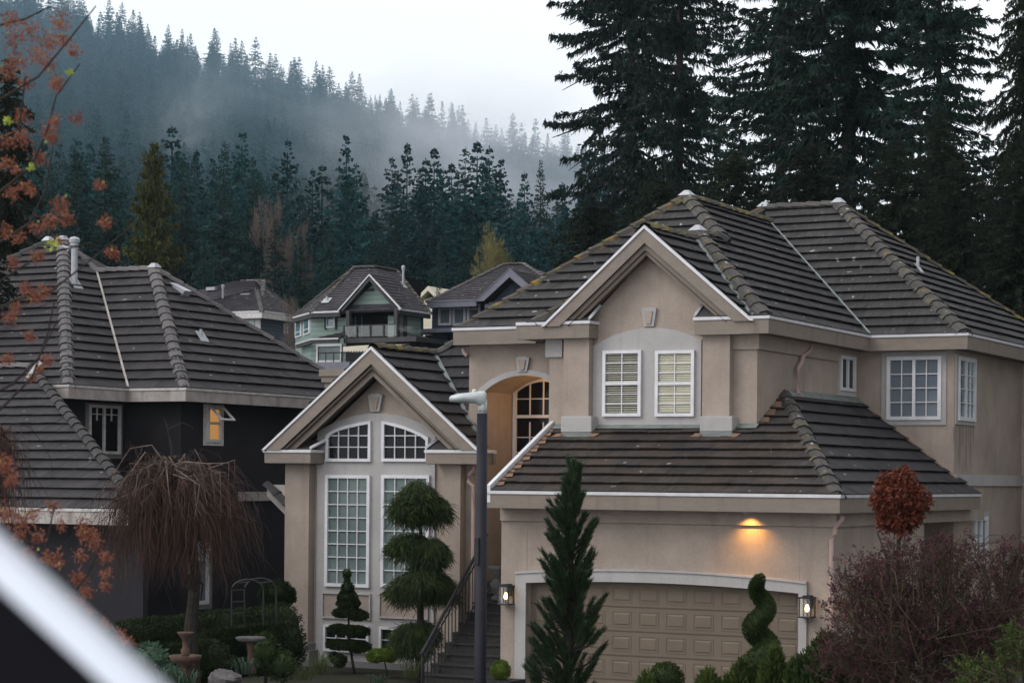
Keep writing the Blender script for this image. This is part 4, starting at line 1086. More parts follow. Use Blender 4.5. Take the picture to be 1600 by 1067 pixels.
# lower roof in front
yD = 31.6; zD = on(120, 797, 1, yD)[2]; mD = .62
def onD(px, py): return pl(px, py, (0, yD, zD), (0, -mD, 1))
dA, dB, dC, dE = onD(-60, 566), onD(47, 573), onD(55, 607), onD(212, 766)
xDr = on(225, 797, 1, yD)[0]; xDl = -42.0
zt2 = dB[2]; yt2 = yD + (zt2 - zD) / mD
roof('lower_roof', [[(xDl, yD, zD), (xDr, yD, zD), (dB[0], yt2, zt2), (xDl, yt2, zt2)]], M['roof_left'], H2)
ridge('ridge_caps', [(up3((xDl, yt2, zt2)), up3((dB[0], yt2, zt2)))], M['cap_clean'], H2, w=.13, h=.07)
ridge('rake_tiles', [(up3((xDr - .03, yD, zD)), up3((dB[0] + .02, yt2, zt2)))], M['cap_dark'], H2, w=.12, h=.07)
eave([(xDl, yD, zD + .03), (xDr, yD, zD + .03)], H2, h=.24, fm='fascia_old', gm='white_old')
w = MB(); w.box(xDl, xDr - .35, yD + .45, yD + .6, -4.2, zD - .1); w.faces([(xDr - .35, yD + .45, -4.2), (xDr - .35, yA + 2.5, -4.2), (xDr - .35, yA + 2.5, zD), (xDr - .35, yD + .45, zD)], [(0, 1, 2, 3)]) if False else None
w.faces([(xDr - .36, yD + .6, -4.2), (xA - ov - .01, yA + ov - .02, -4.2), (xA - ov - .01, yA + ov - .02, zD), (xDr - .36, yD + .6, zD)], [(0, 1, 2, 3)])
w.build('lower_wall', M['charcoal'], H2)
w = MB(); w.faces([(xDr - .1, yD + .05, zD - .02), (dB[0] - .05, yt2, zt2 - .08), (dB[0] - .05, yt2, zD - .05), ], [(0, 1, 2)]); w.build('gable_end', M['charcoal'], H2, recalc=False)
w = MB(); p_ = onD(58, 565); w.faces([on(40, 597, 1, yA - .05), on(66, 567, 1, yA - .05), on(60, 562, 1, yA - .05), on(36, 594, 1, yA - .05)], [(0, 1, 2, 3)]); w.build('step_flashing', M['white_old'], H2, recalc=False)
# roof furniture
p = pl(116, 445, (xA, 0, zE2), (.77, 0, 1)); pipe_vent(H2, p, .92, .078, .17, cap=True, m='galv')
p = pl(314, 529, (xB, 0, zE2), (msB, 0, 1)); pipe_vent(H2, p, .22, .035, .16)
def slant_vent(parent, px, py, plane, wx=.16, wy=.26):
    p = pl(px, py, *plane); n = Vector(plane[1]).normalized(); a = Vector((0, 1, 0)); b = n.cross(a).normalized(); c = Vector(tuple(map(float, p)))
    if b.z > 0: b = -b
    w = MB(); w.faces([c - a * wx - b * wy + n * .05, c + a * wx - b * wy + n * .05, c + a * wx + b * wy + n * .17, c - a * wx + b * wy + n * .17, c - a * wx - b * wy, c + a * wx - b * wy, c + a * wx + b * wy, c - a * wx + b * wy],
                      [(0, 1, 2, 3), (0, 4, 5, 1), (1, 5, 6, 2), (2, 6, 7, 3), (3, 7, 4, 0)])
    return w.build('roof_vent', M['galv'], parent)
slant_vent(H2, 279, 454, ((xB, 0, zE2), (msB, 0, 1)), .14, .24)
slant_vent(H2, 101, 391, ((xA, 0, zE2), (.77, 0, 1)), .14, .2)
# small porch roof between the two houses
H2b = H1
yq = 39.5; q0 = on(418, 757, 1, yq); q1 = on(447, 785, 1, yq)
w = MB(); w.faces([tuple(q0), (q0[0] + 1.4, yq, q0[2] - .95 * 1.2), (q0[0] + 1.4, yq + 3, q0[2] - .95 * 1.2), (q0[0], yq + 3, q0[2])], [(0, 1, 2, 3)])
w.faces([(q0[0], yq - .02, q0[2] - .02), (q0[0] + 1.4, yq - .02, q0[2] - 1.16), (q0[0] + 1.4, yq - .02, q0[2] - 1.4), (q0[0], yq - .02, q0[2] - .26)], [(0, 1, 2, 3)])
w.build('side_porch_roof', M['fascia_old'], H2, recalc=False)
ridge('rake_tiles', [((q0[0] + 1.3, yq, q0[2] - 1.06), (q0[0], yq, q0[2] + .02))], M['cap_dark'], H2, w=.14, h=.08)

# ================================================================== DISTANT HOUSES
def lapmat(name, c):
    m, n, l, b = mat(name, c, 0.75, 0.3)
    g = N(n, 'ShaderNodeTexCoord'); s_ = N(n, 'ShaderNodeSeparateXYZ'); l.new(g.outputs['Object'], s_.inputs[0])
    mlt = N(n, 'ShaderNodeMath', operation='MULTIPLY'); mlt.inputs[1].default_value = 1 / .2; l.new(s_.outputs['Z'], mlt.inputs[0])
    fr_ = N(n, 'ShaderNodeMath', operation='FRACT'); l.new(mlt.outputs[0], fr_.inputs[0])
    bp = N(n, 'ShaderNodeBump', Strength=1.0, Distance=0.06); l.new(fr_.outputs[0], bp.inputs['Height']); l.new(bp.outputs[0], b.inputs['Normal'])
    r = ramp(n, l, fr_.outputs[0], [(0.0, tuple(x * .45 for x in c)), (0.16, c), (1.0, tuple(x * 1.08 for x in c))]); l.new(r.outputs[0], b.inputs['Base Color'])
    return m
M['teal'] = lapmat('teal_lap_siding', (0.24, 0.32, 0.285)); M['navy'] = lapmat('navy_lap_siding', (0.085, 0.095, 0.14)); M['bluegrey'] = lapmat('blue_lap_siding', (0.10, 0.125, 0.17))
M['trimdark'] = noisy('dark_brown_trim', (0.035, 0.034, 0.038), (0.05, 0.048, 0.05), 3, 0.7, 0); M['navytrim'] = noisy('slate_trim', (0.19, 0.19, 0.23), (0.15, 0.15, 0.185), 3, 0.7, 0)
M['cream'] = noisy('cream_awning', (0.60, 0.56, 0.44), (0.5, 0.47, 0.37), 3, 0.8, 0)
KW = dict(expo=.2, tile=.3, thick=.028)
def fwin(parent, fr, px0, px1, py0, py1, glass='glass_sky', fm='white', **k):
    kk = dict(cells=[(0, 1, 0, 1, 1, 1)], frame_w=.065, muntin=.025); kk.update(k)
    return window(parent, fr, fr.rect(px0, px1, py0, py1), glass=glass, fm=fm, **kk)
def wallrect(mb, fr, px0, px1, z0, z1, d=0):
    a = fr.p(px0, 500)[0]; b = fr.p(px1, 500)[0]; rbox(mb, fr, min(a, b), max(a, b), z0, z1, -.2, d)
# ---- teal house
T = 75.0
Ft = Frame('f', T)
H3 = empty('teal_house', on(560, 560, 1, T + 3), 'teal sided two storey house with a glass balcony and a gabled roof', 'house')
zt3 = on(530, 487, 1, T - .6)[2]
te = T - .6
tl_, tr_ = on(464, 490, 1, te), on(626, 485, 1, te)
gpk = on(578, 431, 1, te - .05); gL = on(530, 487, 1, te - .05); gR = on(625.5, 482, 1, te - .05); gzt = (gL[2] + gR[2]) / 2
ap1 = pl(553, 420, (0, te, zt3), (0, -.72, 1)); ap2 = pl(584, 421, (0, te, zt3), (0, -.72, 1)); ap2 = (ap2[0], ap1[1], ap1[2])
mst = (ap2[2] - zt3) / (tr_[0] - ap2[0])
rb = pl(627, 430, (tr_[0], 0, zt3), (mst, 0, 1)); yrb = rb[1]
ye_ = on(673, 492, 0, tr_[0])[1]
apB = (ap2[0], yrb, ap2[2])
bl0 = (tl_[0] - (ap1[0] - tl_[0]) * 0, te, zt3)
cl = on(487, 490, 1, te)
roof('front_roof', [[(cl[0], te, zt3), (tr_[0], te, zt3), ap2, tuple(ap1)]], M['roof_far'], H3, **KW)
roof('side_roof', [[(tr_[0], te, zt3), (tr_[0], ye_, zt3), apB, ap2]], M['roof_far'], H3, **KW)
xl3_ = tl_[0]; yl3 = te + (cl[0] - xl3_) 
lft = on(457, 492, 1, te + 2.2)
roof('corner_roof', [[(lft[0], te + 2.2, zt3), (cl[0], te, zt3), tuple(ap1)]], M['roof_far'], H3, **KW)
w = MB(); w.faces([(lft[0], te + 2.2, zt3), tuple(ap1), (ap1[0], yrb + 4, ap1[2]), (lft[0], yrb + 8, zt3)], [(0, 1, 2, 3)]); w.faces([(tr_[0], ye_, zt3), apB, (ap1[0], yrb, ap1[2]), (lft[0], ye_, zt3)], [(0, 1, 2, 3)])
w.faces([tuple(ap1), ap2, apB, (ap1[0], yrb, ap1[2])], [(0, 1, 2, 3)])
w.build('back_roof', M['roof_far'], H3, recalc=False)
ridge('ridge_caps', [(up3(ap1, .05), up3(ap2, .05)), (up3(ap2, .05), up3(apB, .05)), ((tr_[0], ye_, zt3), up3(apB, .05)), ((cl[0], te, zt3), up3(ap1, .05)), ((lft[0], te + 2.2, zt3), up3(ap1, .05))], M['cap_moss'], H3, w=.10, h=.05)
ybk = te + (gpk[2] - zt3) / .72
roof('gable_roof', [[(gR[0], te - .1, gzt), (gR[0], te + .4, gzt), (gpk[0], ybk, gpk[2] + .05), (gpk[0], te - .1, gpk[2] + .05)],
                    [(gL[0], te + .4, gzt), (gL[0], te - .1, gzt), (gpk[0], te - .1, gpk[2] + .05), (gpk[0], ybk, gpk[2] + .05)]], M['roof_far'], H3, **KW)
gable_trim(H3, (gL[0], te, gzt), gpk, (gR[0], te, gzt), te - .05, .5, boards=(('barge_board', 'trimdark', .0, .15, .05),), edge=.05, sm='trimdark', so=.05)
zg0 = Ft.p(578, 479)[1]
w = MB(); prism(w, Frame('f', te + .35), [(gL[0] + .25, zg0 + .0), (gR[0] - .25, zg0 + .0), (gpk[0], gpk[2] - .2)], -.1, 0); w.build('gable_wall', M['teal'], H3)
w = MB(); fr_g = Frame('f', te + .35); a, b = fr_g.p(553, 452)[0], fr_g.p(603, 452)[0]; zc0, zc1 = fr_g.p(578, 455)[1], fr_g.p(578, 451.5)[1]; rbox(w, fr_g, a + .55, b - .55, zc0, zc1, .0, .08)
a, b = fr_g.p(541, 480)[0], fr_g.p(617, 480)[0]; rbox(w, fr_g, a - .2, b + .4, zg0 - .18, zg0, -.1, .15); w.build('gable_band', M['trimdark'], H3)
eave([(lft[0], te + 4, zt3 + .03), (lft[0], te + 2.2, zt3 + .03), (cl[0], te, zt3 + .03), (gL[0], te, zt3 + .03)], H3, h=.17, fm='trimdark', lip=.06)
eave([(gR[0], te, zt3 + .03), (tr_[0], te, zt3 + .03), (tr_[0], ye_, zt3 + .03)], H3, h=.17, fm='trimdark', lip=.06)
zb3 = -1.5
w = MB()
wallrect(w, Ft, 486, 541, zb3, zt3 - .2); wallrect(w, Ft, 606, 629.5, zb3, zt3 - .2)
xe = Ft.p(629.5, 500)[0]; w.box(xe - .2, xe, T + .2, ye_ - .4, zb3, zt3 - .2)
xs = Ft.p(486, 500)[0]; q = on(462, 500, 1, T + 2.4)
w.faces([(xs, T, zb3), (q[0], T + 2.4, zb3), (q[0], T + 2.4, zt3 - .2), (xs, T, zt3 - .2)], [(0, 1, 2, 3)]); w.box(q[0], q[0] + .1, T + 2.4, T + 8, zb3, zt3 - .2)
w.build('wall', M['teal'], H3)
Ftb = Frame('f', T + 2.2)
w = MB(); wallrect(w, Ftb, 536, 632, zb3, zt3 - .2); w.build('balcony_back_wall', M['teal'], H3)
w = MB(); a0_, a1_, b0_, b1_ = Ftb.rect(567, 609, 492, 530); rbox(w, Ftb, a0_, a1_, b0_, b1_, 0, .05); w.build('sliding_door', M['trimdark'], H3)
for x0, x1 in ((554.5, 567.5), (607.5, 618)): fwin(H3, Ftb, x0, x1, 491, 522, 'glass_blue')
fwin(H3, Ft, 510, 524, 493, 512.5); 
w = MB(); rbox(w, Ft, *Ft.rect(508, 511, 491, 515), 0, .06); rbox(w, Ft, *Ft.rect(524, 527, 491, 515), 0, .06); w.build('window_trim', M['trimdark'], H3)
fwin(H3, Ft, 475.5 + 11, 475.5 + 11, 494, 520) if False else None
# bay windows on the chamfered corner (its own plane)
def cham(mb, k0, k1, z0, z1, d):
    A = Vector((xs, T, 0)); B = Vector((q[0], T + 2.4, 0)); n = (B - A).cross(Vector((0, 0, 1))).normalized()
    if n.y > 0: n = -n
    p, r_ = A.lerp(B, k0) + n * d, A.lerp(B, k1) + n * d; p2, r2 = A.lerp(B, k0), A.lerp(B, k1)
    mb.faces([(p.x, p.y, z0), (r_.x, r_.y, z0), (r_.x, r_.y, z1), (p.x, p.y, z1), (p2.x, p2.y, z0), (r2.x, r2.y, z0), (r2.x, r2.y, z1), (p2.x, p2.y, z1)],
             [(0, 1, 2, 3), (7, 6, 5, 4), (0, 4, 5, 1), (1, 5, 6, 2), (2, 6, 7, 3), (3, 7, 4, 0)])
zw0, zw1 = on(480, 521, 1, T)[2], on(480, 494.5, 1, T)[2]
for k0, k1 in ((.02, .42), (.56, .96)):
    w = MB(); cham(w, k0, k1, zw0, zw1, .06); b_ = w.build('window', M['white'], H3)
    w = MB(); cham(w, k0 + .06, k1 - .06, zw0 + .24, zw1 - .06, .075); cham(w, k0 + .06, k1 - .06, zw0 + .06, zw0 + .19, .075); w.build('pane', M['glass_sky'], b_)
# balcony
Fb = Frame('f', T - .9)
w = MB(); xb0, xb1, zb_0, zb_1 = Fb.rect(537, 620, 527.5, 535); w.box(xb0, xb1 + .9, T - .9, T + 2.2, zb_0, zb_1); w.build('balcony_floor', M['trimdark'], H3)
w = MB(); zr1 = Fb.p(580, 508.5)[1]; w.box(xb0 + .05, xb1, T - .88, T - .85, zb_1 + .05, zr1); w.box(xb1, xb1 + .03, T - .85, T + 1, zb_1 + .05, zr1); w.build('balcony_glass', M['rail_glass'], H3)
w = MB(); w.box(xb0, xb1, T - .9, T - .84, zr1, zr1 + .035)
for i in range(5): x = xb0 + (xb1 - xb0) * i / 4; w.box(x - .025, x + .025, T - .92, T - .86, zb_1, zr1)
w.build('balcony_rail', M['trimdark'], H3)
w = MB(); 
for px_ in (541, 616): 
    x = Fb.p(px_, 500)[0]; w.box(x - .08, x + .08, T - .8, T - .6, zb_1, zg0 - .2)
w.build('balcony_post', M['trimdark'], H3)
# awning, lower storey
w = MB(); Fa = Frame('f', T - 2.0); a0_, a1_, _, _ = Fa.rect(536, 606, 540, 543); zA0 = Fa.p(570, 541)[1]; 
w.faces([(a0_, T - 2, zA0), (a1_, T - 2, zA0), (a1_ + .4, T - .3, zb_0 - .05), (a0_ + .4, T - .3, zb_0 - .05)], [(0, 1, 2, 3)])
n_ = 16
for i in range(n_):
    x0 = a0_ + (a1_ - a0_) * i / n_; x1 = a0_ + (a1_ - a0_) * (i + 1) / n_; w.faces([(x0, T - 2, zA0), (x1, T - 2, zA0), (x1, T - 2, zA0 - .16), ((x0 + x1) / 2, T - 2, zA0 - .24), (x0, T - 2, zA0 - .16)], [(0, 1, 2, 3, 4)])
w.build('awning', M['cream'], H3, recalc=False)
fwin(H3, Ft, 495, 535, 538, 566, 'glass_teal', frame_w=.08)
fwin(H3, Ft, 468 + 20, 468 + 21, 540, 560) if False else None
w = MB(); rbox(w, Ft, *Ft.rect(541, 606, 543, 572), 0, .04); w.build('patio_door', M['glass_dark'], H3)
w = MB(); zk0, zk1 = Ft.p(512, 533)[1], Ft.p(512, 514)[1]
xk0, xk1 = on(487, 531, 1, T - 1.3)[0], xb0
roof('porch_roof', [[(xk0, T - 1.3, zk0), (xk1, T - 1.3, zk0), (xk1, T, zk1), (xk0 + 1.6, T, zk1)]], M['roof_far'], H3, **KW)
eave([(on(458, 533, 1, T + 1)[0], T + 1.2, zk0 + .02), (xk0, T - 1.3, zk0 + .02), (xk1, T - 1.3, zk0 + .02)], H3, h=.14, fm='trimdark', lip=.05)
# small oriel roof on the side wall
Fse = Frame('s', xe)
aO = Fse.p(641, 530)[0]; aO2 = Fse.p(664, 530)[0]; zO1, zO0 = Fse.p(650, 524)[1], Fse.p(650, 539)[1]
w = MB(); w.faces([(xe, aO, zO1), (xe, aO2, zO1), (xe + .9, aO2 + .2, zO0), (xe + .9, aO - .2, zO0), (xe + .9, aO2 + .2, zO0 - .3), (xe + .9, aO - .2, zO0 - .3), (xe, aO, zO0 - .3), (xe, aO2, zO0 - .3)], [(0, 1, 2, 3), (3, 2, 4, 5), (0, 3, 5, 6), (1, 7, 4, 2), (5, 4, 7, 6)])
w.build('oriel_roof', M['roof_far'], H3, recalc=False)
w = MB(); w.box(xe, xe + .7, aO, aO2, -1, zO0 - .3); w.build('oriel', M['teal'], H3)
w = MB(); w.box(xe, xe + .06, T, T + .25, zb3, zt3 - .2); w.box(xe - .25, xe + .05, T - .06, T, zb3, zt3 - .2); w.build('corner_board', M['trimdark'], H3)
p = pl(630, 447, (tr_[0], 0, zt3), (mst, 0, 1)); pipe_vent(H3, p, .65, .05, .16, cap=True)
p = pl(511, 471, (0, te, zt3), (0, -.72, 1)); pipe_vent(H3, p, .2, .05, .18, nrm=(0, -.72, 1))

# lower deck and fence seen below the teal house
w = MB(); p0, p1 = atd(497, 566, 70), atd(562, 566, 70)
dk = empty('lower_deck', (p0 + p1) / 2, 'slate coloured deck with thin black railing under the teal house', 'deck')
d = Vector((1, 0, 0)); a = Vector(tuple(p0)); b = Vector(tuple(p1))
w = MB(); w.box(a.x, b.x, a.y, a.y + 3, a.z - .6, a.z - .0); w.build('deck_edge', M['navytrim'], dk)
w = MB(); w.tube([(a.x, a.y, a.z + .3), (b.x, a.y, a.z + .3)], .02, 4)
for i in range(5): x = a.x + (b.x - a.x) * i / 4; w.tube([(x, a.y, a.z), (x, a.y, a.z + .32)], .018, 4)
w.build('deck_rail', M['iron'], dk)

# ---- blue-grey house far left
B0 = 92.0; be = B0 - .6; Fbf = Frame('f', B0)
H4 = empty('blue_house', on(400, 520, 1, B0 + 3), 'blue grey sided house with purple grey hip roof beyond the charcoal roof', 'house')
bc = on(408, 491, 1, be); zb4 = bc[2]
bL = on(330, 491, 1, be)
mbf = .62
fa = pl(401, 452, (0, be, zb4), (0, -mbf, 1))         # front hip apex
ysd = on(461, 501, 0, bc[0])[1]
a5 = pl(377, 441, (0, be, zb4), (0, -mbf, 1)); a6 = pl(410, 441, (0, be, zb4), (0, -mbf, 1)); a6 = (a6[0], a5[1], a5[2])
msd = (a6[2] - zb4) / (bc[0] - a6[0])
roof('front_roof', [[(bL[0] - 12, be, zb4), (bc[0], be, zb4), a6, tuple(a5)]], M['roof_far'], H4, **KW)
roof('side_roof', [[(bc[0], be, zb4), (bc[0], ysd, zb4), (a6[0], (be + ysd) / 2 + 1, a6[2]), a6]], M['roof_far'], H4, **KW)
w = MB(); w.faces([(bc[0], ysd, zb4), (a6[0], (be + ysd) / 2 + 1, a6[2]), (a5[0], (be + ysd) / 2 + 1, a5[2]), (bL[0] - 12, ysd, zb4)], [(0, 1, 2, 3)]); w.faces([tuple(a5), a6, (a6[0], (be + ysd) / 2 + 1, a6[2]), (a5[0], (be + ysd) / 2 + 1, a5[2])], [(0, 1, 2, 3)])
w.faces([(bL[0] - 12, be, zb4), tuple(a5), (a5[0], (be + ysd) / 2 + 1, a5[2]), (bL[0] - 12, ysd, zb4)], [(0, 1, 2, 3)]); w.build('back_roof', M['roof_far'], H4, recalc=False)
fx = Vector(tuple(map(float, fa)))
# projecting front hip
hip0 = on(341, 491, 1, be - 1.5)
fy = be - 1.6; fcr = on(409, 494, 1, fy); fcl = 2 * fx.x - fcr[0]
fap = (fx.x, fx.y, fx.z)
roof('front_hip_roof', [[(fcl, fy, zb4), (fcr[0], fy, zb4), fap]], M['roof_far'], H4, **KW)
roof('front_hip_side', [[(fcr[0], fy, zb4), (fcr[0], be + 2, zb4), (fx.x, be + 4, fx.z), fap]], M['roof_far'], H4, **KW)
ridge('ridge_caps', [(up3(a5, .05), up3(a6, .05))], M['cap_moss_heavy'], H4, w=.10, h=.05)
ridge('hip_caps', [((bc[0], be, zb4), up3(a6, .05)), ((fcr[0], fy, zb4), up3(fap, .05)), ((bc[0], ysd, zb4), (a6[0], (be + ysd) / 2 + 1, a6[2]))], M['cap_clean'], H4, w=.13, h=.06)
ridge('hip_caps', [((fcl, fy, zb4), up3(fap, .05))], M['cap_dark'], H4, w=.10, h=.05)
eave([(fcl, fy, zb4 + .03), (fcr[0], fy, zb4 + .03), (fcr[0], ysd, zb4 + .03)], H4, h=.3, fm='white_old', lip=.06)
w = MB(); w.box(fcl + .5, fcr[0] - .5, fy + .6, fy + .8, 0, zb4 - .2); w.box(fcr[0] - .7, fcr[0] - .5, fy + .8, ysd, 0, zb4 - .2); w.build('wall', M['bluegrey'], H4)
Fb4 = Frame('s', fcr[0] - .5); fwin(H4, Fb4, 443, 449, 506, 521, 'glass_dark', frame_w=.08, hbar=(.55,))
w = MB(); w.box(fcr[0] - .8, fcr[0] - .46, fy + .54, fy + .6, 0, zb4 - .2); w.build('corner_board', M['white'], H4)
Fb5 = Frame('f', fy + .6); fwin(H4, Fb5, 385, 398, 499, 516, 'glass_sky', frame_w=.08)
p = pl(348, 478, (0, be, zb4), (0, -mbf, 1)); pipe_vent(H4, p, .9, .055, .14, cap=True)
for px_, py_ in ((332, 454), (386, 464), (395, 443)):
    p = pl(px_, py_, (0, be, zb4), (0, -mbf, 1)); w = MB(); w.box(p[0] - .28, p[0] + .28, p[1] - .2, p[1] + .2, p[2], p[2] + .17); w.build('roof_vent', M['galv'], H4)

# ---- navy house on the right
V0 = 84.0; ve = V0 - .7; Fv = Frame('f', V0)
H5 = empty('navy_house', on(740, 520, 1, V0 + 3), 'dark navy house with a gabled front and three bay windows behind the beige roof', 'house')
zv = on(720, 470, 1, ve)[2]
vl = on(667, 472, 1, ve); vc = on(744, 471, 1, ve)
v1 = pl(786, 415, (0, ve, zv), (0, -.55, 1)); v2 = pl(818, 414, (0, ve, zv), (0, -.55, 1)); v2 = (v2[0], v1[1], v1[2])
vr = on(900, 470, 1, ve)
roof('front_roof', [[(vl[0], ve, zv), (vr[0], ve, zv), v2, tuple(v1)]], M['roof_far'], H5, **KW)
w = MB(); w.faces([(vl[0], ve, zv), tuple(v1), (vl[0], 2 * v1[1] - ve, zv)], [(0, 1, 2)]); w.faces([(vr[0], ve, zv), v2, (vr[0], 2 * v1[1] - ve, zv)], [(0, 1, 2)]); w.faces([(vl[0], 2 * v1[1] - ve, zv), tuple(v1), v2, (vr[0], 2 * v1[1] - ve, zv)], [(0, 1, 2, 3)]); w.build('back_roof', M['roof_far'], H5, recalc=False)
ridge('hip_caps', [((vl[0], ve, zv), up3(v1, .05)), ((vr[0], ve, zv), up3(v2, .05))], M['cap_clean'], H5, w=.10, h=.05)
ridge('ridge_caps', [(up3(v1, .05), up3(v2, .05))], M['cap_moss_heavy'], H5, w=.10, h=.05)
vg = ve - 1.2
gp5 = on(797, 421, 1, vg); g5l = on(743, 471, 1, vg); g5r = (2 * gp5[0] - g5l[0], vg, g5l[2])
ybk5 = ve + (gp5[2] - zv) / .55
roof('gable_roof', [[(g5r[0], vg, g5r[2]), (g5r[0], ve + .3, g5r[2]), (gp5[0], ybk5, gp5[2]), (gp5[0], vg, gp5[2])], [(g5l[0], ve + .3, g5l[2]), (g5l[0], vg, g5l[2]), (gp5[0], vg, gp5[2]), (gp5[0], ybk5, gp5[2])]], M['roof_far'], H5, **KW)
gable_trim(H5, g5l, gp5, g5r, vg, .6, boards=(('barge_board', 'navytrim', .0, .26, .05),), edge=.03, wm='navytrim', sm='trimdark')
w = MB(); prism(w, Frame('f', vg + .5), [(g5l[0] + .6, g5l[2] - 0), (g5r[0] - .6, g5r[2]), (gp5[0], gp5[2] - .4)], -.1, 0)
for i in range(18):
    x = g5l[0] + 1 + i * .32; h_ = gp5[2] - .5 - abs(x - gp5[0]) * (gp5[2] - g5l[2]) / (gp5[0] - g5l[0])
    if h_ > g5l[2] + .1: w.box(x - .03, x + .03, vg + .46, vg + .5, g5l[2], h_)
w.build('gable_wall', M['navy'] if False else noisy('navy_boards', (0.05, 0.055, 0.085), (0.06, 0.065, 0.095), 3, .8, 0), H5)
w = MB(); w.box(g5l[0] + .5, g5r[0] - .5, vg + .3, vg + .5, g5l[2] - .35, g5l[2] - .01); w.box(g5l[0] + .35, g5l[0] + .75, vg + .2, vg + .55, 1, g5l[2] - .1); w.build('gable_beam', M['navytrim'], H5)
eave([(vl[0], ve + 2, zv + .03), (vl[0], ve, zv + .03), (vc[0], ve, zv + .03)], H5, h=.24, fm='navytrim', gm='navytrim')
w = MB(); wallrect(w, Fv, 675, 748, 0, zv - .1); x = Fv.p(748, 500)[0]; w.box(x, x + 6, V0 + 1.2, V0 + 1.4, 0, zv - .1); w.build('wall', M['navy'], H5)
for a, b in ((685.5, 706), (708, 728), (730.5, 751)): fwin(H5, Fv, a, b, 474.5, 508.5, 'glass_blue', hbar=(.76,), cells=[(0, 1, .76, 1, 3, 1)], frame_w=.10)
w = MB(); a, b = Fv.p(663, 520)[0], Fv.p(760, 520)[0]; w.box(a, b, V0 - 1.2, V0 - .01, Fv.p(700, 522)[1], Fv.p(700, 516)[1]); w.build('belt_roof', M['navytrim'], H5)
w = MB(); w.box(Fv.p(669, 540)[0], Fv.p(700, 540)[0], V0 - .3, V0 - .01, -1, Fv.p(700, 523)[1]); w.build('lower_wall', M['navy'], H5)
w = MB(); g_ = Frame('f', V0 - 3); a, b, c, d = g_.rect(652, 684, 548, 560); w.box(a, b, V0 - 3.05, V0 - 3, c, d); w.build('deck_glass', M['glass_teal'], H5)
# cream gable glimpsed between the far roofs
yq = 91.0; fq = Frame('f', yq)
H6 = empty('cream_house', on(676, 470, 1, yq), 'cream gable end just visible between the far roofs', 'house')
k0, kp, k1 = fq.p(662, 468), fq.p(675, 455), fq.p(690, 470)
w = MB(); prism(w, fq, [(k0[0], -1), (k1[0], -1), (k1[0], k0[1]), (kp[0], kp[1] - .3), (k0[0], k0[1])], -4, 0); w.build('wall', M['cream'], H6)
w = MB()
for p_, q_ in ((k0, kp), (kp, k1)): prism(w, fq, [(p_[0], p_[1]), (q_[0], q_[1]), (q_[0], q_[1] + .22), (p_[0], p_[1] + .22)], -4, .4)
w.build('barge_board', M['cream'], H6)
# ================================================================== GROUND AND HILLS
def prof(pts, x):
    if x <= pts[0][0]: return pts[0][1]
    for (a, b), (c, d) in zip(pts[:-1], pts[1:]):
        if x <= c: return b + (d - b) * (x - a) / (c - a)
    return pts[-1][1]
RIDGE = [(-300, -30), (0, 42), (100, 66), (180, 94), (250, 120), (330, 142), (400, 160), (480, 182), (570, 208), (640, 230), (700, 250), (800, 276), (870, 290), (1000, 315), (1200, 345), (1600, 380), (2000, 400)]
def smooth(t): t = min(1, max(0, t)); return t * t * (3 - 2 * t)
def ground_z(x, y):
    Zc = x * F_[0] + y * F_[1]; X = x * R_[0] + y * R_[1]
    if Zc < 52:
        z = -4.2
        if x < -19.5: z = -4.2 + .42 * smooth((-19.5 - x) / .8)
        z -= 1.6 * smooth((30 - Zc) / 14)
        return z
    if Zc < 130:
        return -3.8 + 9.8 * ((Zc - 52) / 78) ** 1.1 if x < -19.5 or Zc > 60 else -4.2 + 2.0 * (Zc - 52) / 8
    px = CX + FPX * X / Zc
    zr = (748 + 1 - prof(RIDGE, px)) * 700 / FPX
    if Zc <= 700:
        s = (Zc - 130) / 570
        return 6 + (zr - 6) * (s ** 1.5)
    return zr - (Zc - 700) * .25
def w_from_cam(X, Zc): p = R_ * X + F_ * Zc; return p[0], p[1]
M['soil'] = noisy('garden_soil', (0.016, 0.013, 0.010), (0.024, 0.028, 0.014), 1.5, 0.95, 0.8, 14, 0.05)
M['forest_floor'] = noisy('forest_floor', (0.015, 0.024, 0.018), (0.03, 0.045, 0.03), .2, 0.95, 0)
zs_l = [1, 8, 14, 20, 24, 28, 30, 32, 34, 36, 38, 40, 42, 44, 46, 48, 50, 52, 56, 60, 66, 72, 80, 90, 100, 115, 130] + list(range(155, 700, 30)) + [700, 760, 900, 1500]
ks = [-1.2, -.9, -.6, -.5, -.4, -.34] + [-.3 + .0125 * i for i in range(49)] + [.34, .4, .5, .6, .9, 1.2]
vs = []; fs = []
for Zc in zs_l:
    for k in ks:
        x, y = w_from_cam(k * max(Zc, 25), Zc); vs.append((x, y, ground_z(x, y)))
nk = len(ks)
for i in range(len(zs_l) - 1):
    for j in range(nk - 1): fs.append((i * nk + j, i * nk + j + 1, (i + 1) * nk + j + 1, (i + 1) * nk + j))
cut = zs_l.index(130)
def subset(f): 
    used = sorted({i for q in f for i in q}); mp = {u: i for i, u in enumerate(used)}
    return [vs[u] for u in used], [tuple(mp[i] for i in q) for q in f]
nf = cut * (nk - 1)
for nm, f, mt in (('ground', fs[:nf], 'soil'), ('hill', fs[nf:], 'forest_floor')):
    v_, f_ = subset(f); me = bpy.data.meshes.new(nm); me.from_pydata(v_, [], f_); me.polygons.foreach_set('use_smooth', [True] * len(f_)); tag(link(nm, me, M[mt]), kind='structure')
w = MB()
M['concrete'] = noisy('driveway_concrete', (0.12, 0.115, 0.11), (0.08, 0.078, 0.075), 1, 0.9, .3)
